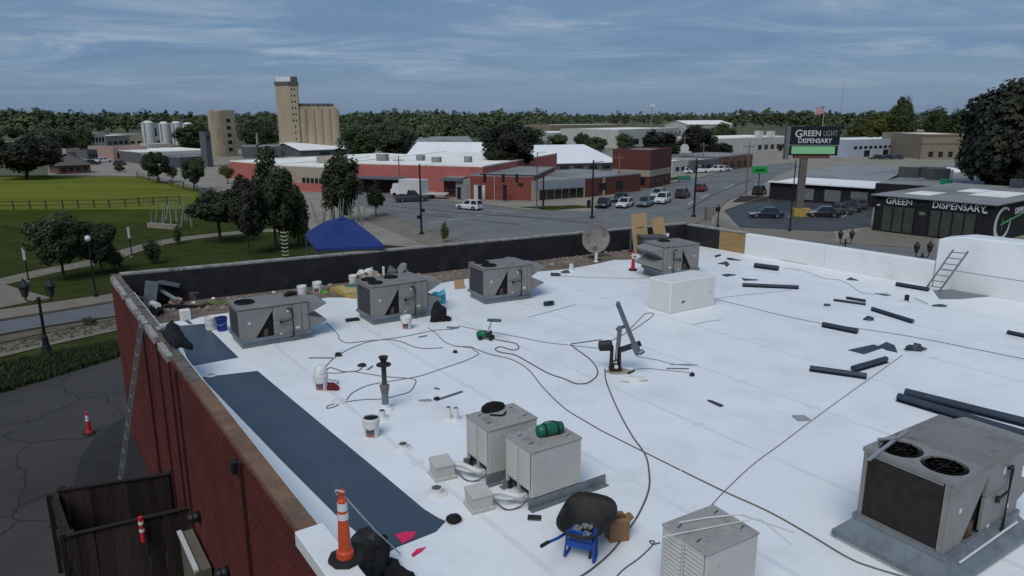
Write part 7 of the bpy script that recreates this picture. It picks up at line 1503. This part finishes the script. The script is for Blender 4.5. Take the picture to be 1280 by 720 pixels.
def tree(label, base, vtop, rpx, m=M_LEAF, seed=1, kind='round', shape='round', low=0.22, name='tree', cat='tree', group=None, clumps=56, per=130, leaf=0.027):
    p = gnd(*base); h = atY(base[0], vtop, p.y).z - p.z; w_ = rpx*p.y/FPX
    cm, tm = tree_proto(kind, m, seed, clumps, int(per*1.5), shape, leaf, low)
    t = thing(name, label, cat, p, random.uniform(0, 6.28), group); t.scale = (w_/0.40, w_/0.40, h)
    for nm, me in (('trunk', tm), ('crown', cm)):
        o = bpy.data.objects.new(nm, me); COL.objects.link(o); o.parent = t
    return t
tree('dark broad park tree beside the globe lamp', (80, 350), 268, 32, M_LEAF, 11, 'pk', low=0.16, per=110)
tree('smaller dark park tree right of the globe lamp', (128, 342), 278, 23, M_LEAF, 12, 'pk', low=0.16)
tree('scruffy low shrub beside the smaller dark park tree', (143, 338), 312, 12, M_LEAF2, 13, 'sh', low=0.05, name='shrub', cat='shrub', per=50)
tree('small upright shrub on the lawn edge by the park path', (192, 330), 299, 11, M_LEAF, 14, 'sh', low=0.05, name='shrub', cat='shrub', per=50)
tree('young conifer standing on the park path bend', (222, 305), 283, 7, M_LEAF2, 15, 'cn', 'cone', low=0.06, per=50)
tree('dark low spreading tree with a bare trunk at the lawn', (276, 304), 240, 32, M_LEAF, 16, 'lw', low=0.35)
tree('very dark narrow tree in the middle of the park grove', (311, 319), 222, 24, M_LEAFR, 17, 'nr', 'egg', low=0.15)
tree('tallest dark green tree of the park grove', (346, 313), 194, 30, M_LEAF, 18, 'tl', 'egg', low=0.15, per=120)
tree('green tree at the right edge of the park grove', (373, 308), 234, 20, M_LEAF2, 19, 'rt', 'egg', low=0.12)
tree('dense dark tree standing beside the slanting pole cluster', (427, 279), 191, 28, M_LEAF, 20, 'dn', 'egg', low=0.12, per=120)
tree('small dark tree at the kerb next to the dock truck', (470, 271), 231, 12, M_LEAF, 21, 'sm', low=0.2, per=50)
tree('big dark street tree behind the red brick shop', (636, 232), 155, 36, M_LEAFR, 22, 'st', low=0.24, per=130)
tree('giant dark brown green tree towering beside the grey roof complex', (1264, 268), 92, 62, M_LEAFR, 23, 'gi', low=0.10, clumps=90, per=190, leaf=0.024)
tree('dark bronze tree at the far edge of the bright field', (34, 224), 167, 38, M_LEAFR, 24, 'br', low=0.12, per=110)
tree('round dark tree at the field corner, nearer the house', (198, 229), 189, 15, M_LEAF, 25, 'ca', low=0.2)
tree('round dark tree by the parking road next to the board fence', (243, 238), 196, 15, M_LEAF, 26, 'ca', low=0.2)
tree('yellow green sapling in the parking strip by the annex', (285, 230), 205, 9, M_LEAFY, 27, 'ye', low=0.2, per=40)
tree('yellow green sapling between the two round trees', (216, 228), 206, 7, M_LEAFY, 28, 'ye', low=0.2, per=40)
tree('green tree at the end of the silo row', (243, 192), 155, 22, M_LEAF2, 29, 'fa', low=0.08)
tree('dark tree mass left of the round white dial pole', (828, 202), 165, 26, M_LEAFR, 30, 'dk', low=0.06)
tree('dark tall tree right of the round white dial pole', (873, 200), 157, 21, M_LEAFR, 31, 'dk', low=0.06)
tree('dark low tree in front of the long white hall', (903, 197), 178, 14, M_LEAFR, 32, 'dk', low=0.06)
tree('tall green tree breaking the skyline near the tan works', (1122, 186), 123, 17, M_LEAF2, 33, 'sk', 'egg', low=0.1)
tree('yellowish tree beside the skyline tree near the tan works', (1092, 186), 143, 20, M_LEAFY, 34, 'yl', low=0.08)
tree('yellowish bushy tree right of the billboard', (1075, 190), 158, 15, M_LEAFY, 35, 'yl', low=0.08)
tree('green tree behind the tan works building', (1172, 184), 136, 18, M_LEAF2, 36, 'gb', low=0.08)
tree('green tree between tan works and the giant tree', (1205, 186), 133, 20, M_LEAF2, 37, 'gb', low=0.08)
tree('pale green tree before the far hangar', (902, 182), 155, 15, M_LEAF2, 38, 'ph', low=0.08)
tree('light green clump behind the big white gabled factory', (660, 195), 160, 20, M_LEAF2, 39, 'lc', low=0.08)
tree('spiky yellow green shrub on the pavement behind the back wall', (556, 303), 277, 7, M_LEAFY, 40, 'sp', 'cone', low=0.03, name='shrub', cat='shrub', per=40)
tree('low bush at the kerb of the park road', (113, 408), 396, 10, M_LEAF2, 41, 'bu', low=0.02, name='shrub', cat='shrub', per=40)
for i, (u, v, vt, r_, lb) in enumerate(((697, 186, 168, 13, 'green tree of three before the pale hall, nearest the big street tree'), (728, 187, 167, 10, 'green tree in the middle of three before the pale hall'), (780, 187, 168, 12, 'green tree of three before the pale hall, nearest the dial pole'), (100, 190, 160, 20, 'green bushy tree behind the grey roof house'), (66, 196, 160, 26, 'broad green tree behind the rust red brick building'), (150, 215, 207, 6, 'small shrub in the parking area'), (745, 190, 172, 14, 'low dark trees between metal roof hall and pale hall'), (450, 200, 162, 24, 'green tree behind the white shed, nearer the elevator'), (495, 200, 158, 24, 'green tree behind the gabled factory end'), (325, 190, 155, 20, 'green tree between concrete tower and elevator'))):
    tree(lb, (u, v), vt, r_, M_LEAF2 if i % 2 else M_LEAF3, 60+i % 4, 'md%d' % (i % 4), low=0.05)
# far woods: one mass
def woods():
    r = np.random.default_rng(5); Vs = []; Vy = []
    bound = lambda u: np.interp(u, [-200, 0, 60, 120, 180, 260, 300, 345, 415, 470, 520, 560, 600, 690, 720, 860, 1000, 1060, 1100, 1230, 1450], [190, 182, 176, 168, 168, 176, 182, 184, 188, 190, 184, 178, 180, 170, 160, 158, 165, 172, 172, 175, 180])
    hz = lambda u: 1.0 + 0.10*math.sin(u*0.013+1) + 0.09*math.sin(u*0.041)
    for v, hh in ((151, 24), (153, 20), (156, 19), (160, 17.5), (165, 15.5), (170, 13.5), (176, 12), (182, 11), (188, 10)):
        u = -230.0
        while u < 1500:
            u += r.uniform(3.0, 9.5)*(1 + (v-150)/30)
            if v > bound(u)+r.uniform(-2, 2): continue
            p = at(u, v+r.uniform(-0.8, 0.8), 0); h = hh*(r.uniform(0.66, 1.05) if r.random() < .88 else r.uniform(1.05, 1.2))*hz(u)*0.86; w_ = h*r.uniform(0.36, 0.80)
            n = int(np.clip(190*(h*FPX/p.y/14), 150, 650)); cl = 10
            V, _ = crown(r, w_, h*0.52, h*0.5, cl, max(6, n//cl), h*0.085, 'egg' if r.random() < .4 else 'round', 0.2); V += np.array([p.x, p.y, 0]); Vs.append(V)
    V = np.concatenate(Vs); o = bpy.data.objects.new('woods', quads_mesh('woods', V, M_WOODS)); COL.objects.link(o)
    tag(o, 'dense green woods along the whole horizon', 'woods', kind='stuff')
woods()
# rough grass on the bank beside the back lot, dry tufts on the verge
def tufts(name, quad, n, m, hmin, hmax, seed, label, nb=5):
    r = np.random.default_rng(seed); Pq = [gnd(*q) for q in quad]; out = []
    for i in range(n):
        s, t_ = r.random(), r.random(); p = (Pq[0]*(1-s)+Pq[1]*s)*(1-t_) + (Pq[3]*(1-s)+Pq[2]*s)*t_
        z = g(p.x, p.y)
        for k in range(nb):
            a = r.uniform(0, 6.28); h = r.uniform(hmin, hmax); w_ = h*0.12; dx, dy = math.cos(a), math.sin(a); le = r.uniform(0.1, 0.7)*h
            bx, by = p.x+r.normal()*h*0.25, p.y+r.normal()*h*0.25
            out.append([(bx-dy*w_, by+dx*w_, z-0.02), (bx+dy*w_, by-dx*w_, z-0.02), (bx+dx*le+dy*w_*0.2, by+dy*le-dx*w_*.2, z+h), (bx+dx*le*0.9, by+dy*le*.9, z+h*0.97)])
    o = bpy.data.objects.new(name, quads_mesh(name, np.array(out), m)); COL.objects.link(o); tag(o, label, 'grass', kind='stuff')
tufts('bank_grass', ((-120, 480), (150, 428), (152, 446), (-120, 530)), 5200, M_LEAF, 0.08, 0.26, 3, 'dark rough grass on the bank beside the back lot')
tufts('verge_grass', ((-60, 446), (150, 402), (150, 412), (-60, 456)), 700, mat('straw_blades', (0.085, 0.075, 0.035), 0.9, 0.3, 3), 0.06, 0.16, 4, 'dry tufts on the verge beside the park road')
tufts('lawn_grass', ((-60, 345), (330, 285), (330, 320), (-60, 345)), 2200, M_LEAF2, 0.05, 0.12, 6, 'short tufts over the park lawn', 4)

# ================================================================== VEHICLES
def car(label, base, head, paint, kind='sedan', rear=False, group='cars on the street', name=None):
    p = gnd(*base, off=0.04) if not isinstance(base, Vector) else base
    dims = {'sedan': (4.6, 1.80, 1.45), 'suv': (4.6, 1.86, 1.70), 'pickup': (5.5, 1.95, 1.85), 'hatch': (4.2, 1.76, 1.5)}[kind]; L, W, H = dims
    t = thing(name or {'sedan': 'sedan_car', 'suv': 'sport_utility_car', 'pickup': 'pickup_truck', 'hatch': 'hatchback_car'}[kind], label, 'car', p, R_(head), group)
    lo, bt = 0.22, H*0.56
    def loft(st):       # stations (x, zlow, zmid, ztop, halfwidth low/mid, halfwidth top)
        vs = []; fs = []
        for x, zl, zm, zt_, wm, wt in st:
            vs += [(x, -wm*0.94, zl), (x, -wm, zm), (x, -wt, zt_), (x, wt, zt_), (x, wm, zm), (x, wm*0.94, zl)]
        for i in range(len(st)-1):
            for k in range(6): fs.append((i*6+k, i*6+(k+1) % 6, (i+1)*6+(k+1) % 6, (i+1)*6+k))
        fs += [tuple(range(5, -1, -1)), tuple(range((len(st)-1)*6, len(st)*6))]; b = MB(); b._add(vs, fs); return b
    w = W/2
    hood = bt*0.93
    b = loft([(-L/2, lo+.12, bt*0.7, bt*0.92, w*0.86, w*0.80), (-L/2+0.25, lo, bt*0.72, bt, w*0.97, w*0.90), (-L*0.18, lo, bt*0.75, bt*1.02, w, w*0.94), (L*0.16, lo, bt*0.75, bt, w, w*0.93), (L/2-0.5, lo, bt*0.68, hood*0.95, w*0.97, w*0.88), (L/2-0.08, lo+.05, bt*0.6, hood*0.82, w*0.86, w*0.78), (L/2, lo+.14, bt*0.55, hood*0.70, w*0.78, w*0.70)])
    sub(t, b, 'body', paint, smooth=False)
    if kind == 'sedan': cs = [(-L*0.40, 0.0), (-L*0.24, 1.0), (L*0.05, 1.0), (L*0.21, 0.0)]
    elif kind in ('suv', 'hatch'): cs = [(-L*0.485, 0.0), (-L*0.42, 1.0), (L*0.06, 1.0), (L*0.20, 0.0)]
    else: cs = [(-L*0.10, 0.0), (-L*0.06, 1.0), (L*0.10, 1.0), (L*0.23, 0.0)]
    z0_, z1_ = bt*0.98, H; wl, wh_ = w*0.92, w*0.74
    pts = [(x, z0_+(z1_-z0_)*f, wl+(wh_-wl)*f) for x, f in cs]
    vs = []
    for x, z, ww in pts: vs += [(x, -ww, z), (x, ww, z)]
    b = MB(); b._add(vs, [(0, 1, 3, 2), (2, 3, 5, 4), (4, 5, 7, 6), (0, 2, 4, 6), (1, 7, 5, 3), (0, 6, 7, 1)]); sub(t, b, 'cabin', paint)
    V3 = [Vector(v) for v in vs]
    def inset(q, f, push):
        c = sum(q, Vector())/len(q); n_ = (q[1]-q[0]).cross(q[2]-q[0]).normalized(); n_ = n_ if n_.dot(c-Vector((0, 0, bt))) > 0 else -n_
        return [c+(v-c)*f + n_*push for v in q]
    b = MB(); b.quad(*inset([V3[4], V3[5], V3[7], V3[6]], 0.88, 0.012)); sub(t, b, 'windscreen', M_GLASSD)
    b = MB(); b.quad(*inset([V3[0], V3[1], V3[3], V3[2]], 0.84, 0.012)); sub(t, b, 'rear_window', M_GLASSD)
    for k in (0, 1):
        A_, B_, C_, D_ = V3[0+k], V3[2+k], V3[4+k], V3[6+k]; m1, m2 = (A_+D_)/2, (B_+C_)/2
        for q in ([A_, B_, m2, m1], [m1, m2, C_, D_]):
            b = MB(); b.quad(*inset(q, 0.80, 0.012)); sub(t, b, 'side_window', M_GLASSD)
    if kind == 'pickup':
        b = MB(); b.box((-L*0.29, 0, bt*1.03), (L*0.36, W*0.74, 0.03)); sub(t, b, 'bed', M_DARK)
    for x in (-L*0.30, L*0.31):
        for y in (-w+0.08, w-0.08):
            b = MB(); s = 1 if y > 0 else -1; b.cyl((x, y-0.12*s, 0.33), (x, y+0.11*s, 0.33), 0.34, 0.34, 16); wh = sub(t, b, 'wheel', M_TYRE); b = MB(); b.cyl((x, y+0.10*s, 0.33), (x, y+0.125*s, 0.33), 0.20, 0.18, 12); sub(wh, b, 'rim', M_RIM)
    for y in (-w*0.62, w*0.62):
        b = MB(); b.box((L/2-0.10, y, bt*0.70), (0.16, 0.32, 0.14)); sub(t, b, 'headlight', M_LAMPW); b = MB(); b.box((-L/2+0.05, y*1.12, bt*0.82), (0.14, 0.26, 0.16)); sub(t, b, 'taillight', M_LAMPR)
    b = MB(); b.box((L/2-0.02, 0, bt*0.55), (0.08, W*0.42, 0.16)); sub(t, b, 'grille', M_BLACKP)
    return t
def paint(name, col, r=0.3): return mat(name, col, r, 0.05, 1, spec=0.5, coat=0.5)
PW_, PB, PG, PS, PBL, PR = paint('white_car_paint', (0.62, 0.63, 0.64)), paint('black_car_paint', (0.012, 0.012, 0.014)), paint('dark_grey_paint', (0.04, 0.042, 0.046)), paint('silver_paint', (0.36, 0.38, 0.40)), paint('navy_paint', (0.012, 0.018, 0.045)), paint('dark_red_paint', (0.16, 0.018, 0.018))
car('white sport utility car driving past the red brick shop', (587, 262), 147, PW_, 'hatch')
car('dark grey pickup truck parked in front of the white box truck', (514, 252), 20, PG, 'pickup')
def face(u, v, u2, v2): a_, c_ = gnd(u, v), gnd(u2, v2); return math.degrees(math.atan2(c_.y-a_.y, c_.x-a_.x))
SD = face(905, 222, 800, 262)            # towards us down the street
car('black car at the kerb, first of the cars waiting at the crossing', (754, 259), SD+8, PB, 'sedan')
car('white sedan waiting at the crossing beside the black car', (781, 259), SD, PW_, 'sedan')
car('dark car half hidden behind the waiting white sedan', (775, 252), SD, PG, 'sedan')
car('blue grey car in the waiting lane next to the white sport utility', (806, 258), SD, paint('blue_grey_paint', (0.10, 0.14, 0.18)), 'hatch')
car('white sport utility car with dark trim in the waiting lane', (828, 254), SD, PW_, 'suv')
car('white car behind the blue grey car in the waiting lane', (822, 248), SD, PS, 'suv')
car('dark sport utility car driving away up the street', (853, 247), SD+180, PG, 'suv')
car('small dark red car farther up the street', (876, 239), SD+180, PR, 'hatch')
CPG = 'cars in the car park by the black building'
car('navy sedan crossing the car park near the sign post', (957, 272), 172, PBL, 'sedan', group=CPG)
car('black sedan parked beside the yellow sign base', (1028, 271), 166, PB, 'sedan', group=CPG)
car('grey sedan parked second from the sign base', (1045, 267), 160, PG, 'sedan', group=CPG)
car('black sedan parked third from the sign base', (1056, 264), 158, PB, 'sedan', group=CPG)
car('dark hatchback parked at the garage door end of the row', (1065, 261), 158, PG, 'hatch', group=CPG)
car('silver sport utility partly hidden at the black building corner', (949, 243), 60, PG, 'suv', group=CPG)
LG = 'cars parked at the far store'
car('white sedan parked nearest the two storey brick block', (853, 217), 180, PW_, 'sedan', group=LG)
car('white pickup parked next to the white sedan at the store', (873, 216), 175, PW_, 'pickup', group=LG)
car('white sport utility parked before the brown store', (893, 215), 175, PW_, 'suv', group=LG)
car('silver sedan parked at the brown store end', (903, 214), 175, PS, 'sedan', group=LG)
for i, (u, v, pm, lb) in enumerate(((150, 196, PG, 'dark car in the far lot before the pink building'), (130, 203, PW_, 'pale car in the far lot left of the pink building'), (96, 196, PG, 'dark car by the far white shop'), (92, 201, PS, 'silver car near the grey roof house'), (115, 206, PB, 'black car beside the grey roof house'), (150, 207, PB, 'dark car alone in the middle of the far lot'), (88, 188, PW_, 'white car up the far lot road'), (205, 213, PS, 'silver car before the long white building'))):
    car(lb, (u, v), 10+40*(i % 3), pm, 'sedan', group='cars in the far lot')
for i, (u, v, pm, lb) in enumerate(((1120, 199, PG, 'dark car before the pale blue works'), (1095, 199, PB, 'black car before the pale blue works, nearer billboard'), (1108, 199, PBL, 'navy car between two others at the blue works'))):
    car(lb, (u, v), 175, pm, 'sedan', group='cars at the pale blue works')
# box truck
p = gnd(513, 247); t = thing('box_truck', 'white box truck standing at the factory dock behind the pickup', 'truck', p, R_(150), None)
b = MB(); b.box((-0.8, 0, 1.95), (4.6, 2.3, 2.5)); sub(t, b, 'cargo_box', mat('white_truck_box', (0.55, 0.55, 0.53), 0.6, 0.08, 1))
b = MB(); b.plate([(1.55, 0.55), (3.5, 0.55), (3.5, 1.35), (3.2, 1.5), (2.9, 2.4), (1.55, 2.4)], -1.05, 1.05); cb = sub(t, b, 'cab', PW_)
b = MB(); b.quad((3.215, -0.9, 1.52), (3.215, 0.9, 1.52), (2.93, 0.9, 2.33), (2.93, -0.9, 2.33)); sub(cb, b, 'windscreen', M_GLASSD)
for x in (-2.1, 2.6):
    for y in (-1.0, 1.0):
        b = MB(); b.cyl((x, y-0.14, 0.42), (x, y+0.14, 0.42), 0.42, 0.42, 14); sub(t, b, 'wheel', M_TYRE)
b = MB(); b.box((0, 0, 0.6), (6.2, 0.9, 0.2)); sub(t, b, 'chassis', M_BLACKP)
p = gnd(535, 248); t = thing('flatbed_trailer', 'white flatbed trailer parked along the red factory wall', 'trailer', p, R_(-8)); b = MB(); b.box((0, 0, 0.85), (7.0, 2.2, 0.22)); sub(t, b, 'deck', B_WHITE)
for x in (-0.6, 0.6):
    b = MB(); b.cyl((x, -1.0, 0.36), (x, 1.0, 0.36), 0.36, 0.36, 12); sub(t, b, 'axle_wheels', M_TYRE)
b = MB(); b.bar((3.5, 0, 0.8), (4.6, 0, 0.6), 0.12, 0.12); sub(t, b, 'drawbar', M_BLACKP)

# loose gravel left on the old roof strip
def gravel():
    r = np.random.default_rng(9); out = []
    cs = [roof(u, v) for u, v in ((190, 392), (560, 346), (590, 336), (190, 376))] 
    def stone(p, sz):
        a = r.uniform(0, 6.28); d = np.array([math.cos(a), math.sin(a), 0])*sz; e = np.array([-math.sin(a), math.cos(a), 0])*sz*r.uniform(0.5, 1); h = np.array([0, 0, sz*r.uniform(0.5, 0.9)]); p = np.array(p)
        t0 = [p-d-e, p+d-e*0.8, p+d*0.8+e, p-d*0.9+e]; t1 = [q*0.0 + (p + (q-p)*0.6) + h for q in t0]
        out.append(t1)
        for i in range(4): out.append([t0[i], t0[(i+1) % 4], t1[(i+1) % 4], t1[i]])
    quads = (((180, 398), (560, 349), (600, 334), (175, 385)), ((600, 344), (780, 318), (800, 310), (610, 332)))
    for q, n in zip(quads, (900, 420)):
        P = [roof(*c) for c in q]
        for i in range(n):
            s_, t_ = r.random(), r.random(); p = (P[0]*(1-s_)+P[1]*s_)*(1-t_) + (P[3]*(1-s_)+P[2]*s_)*t_
            stone((p.x, p.y, RZ-0.012), r.uniform(0.012, 0.05)*(2.0 if r.random() < .04 else 1))
    o = bpy.data.objects.new('gravel', quads_mesh('gravel', np.array(out), mat('loose_gravel', (0.22, 0.19, 0.16), 0.95, 0.7, 3))); COL.objects.link(o); tag(o, 'loose stones and crumbs on the brown old roof strip', 'gravel', kind='stuff')
gravel()
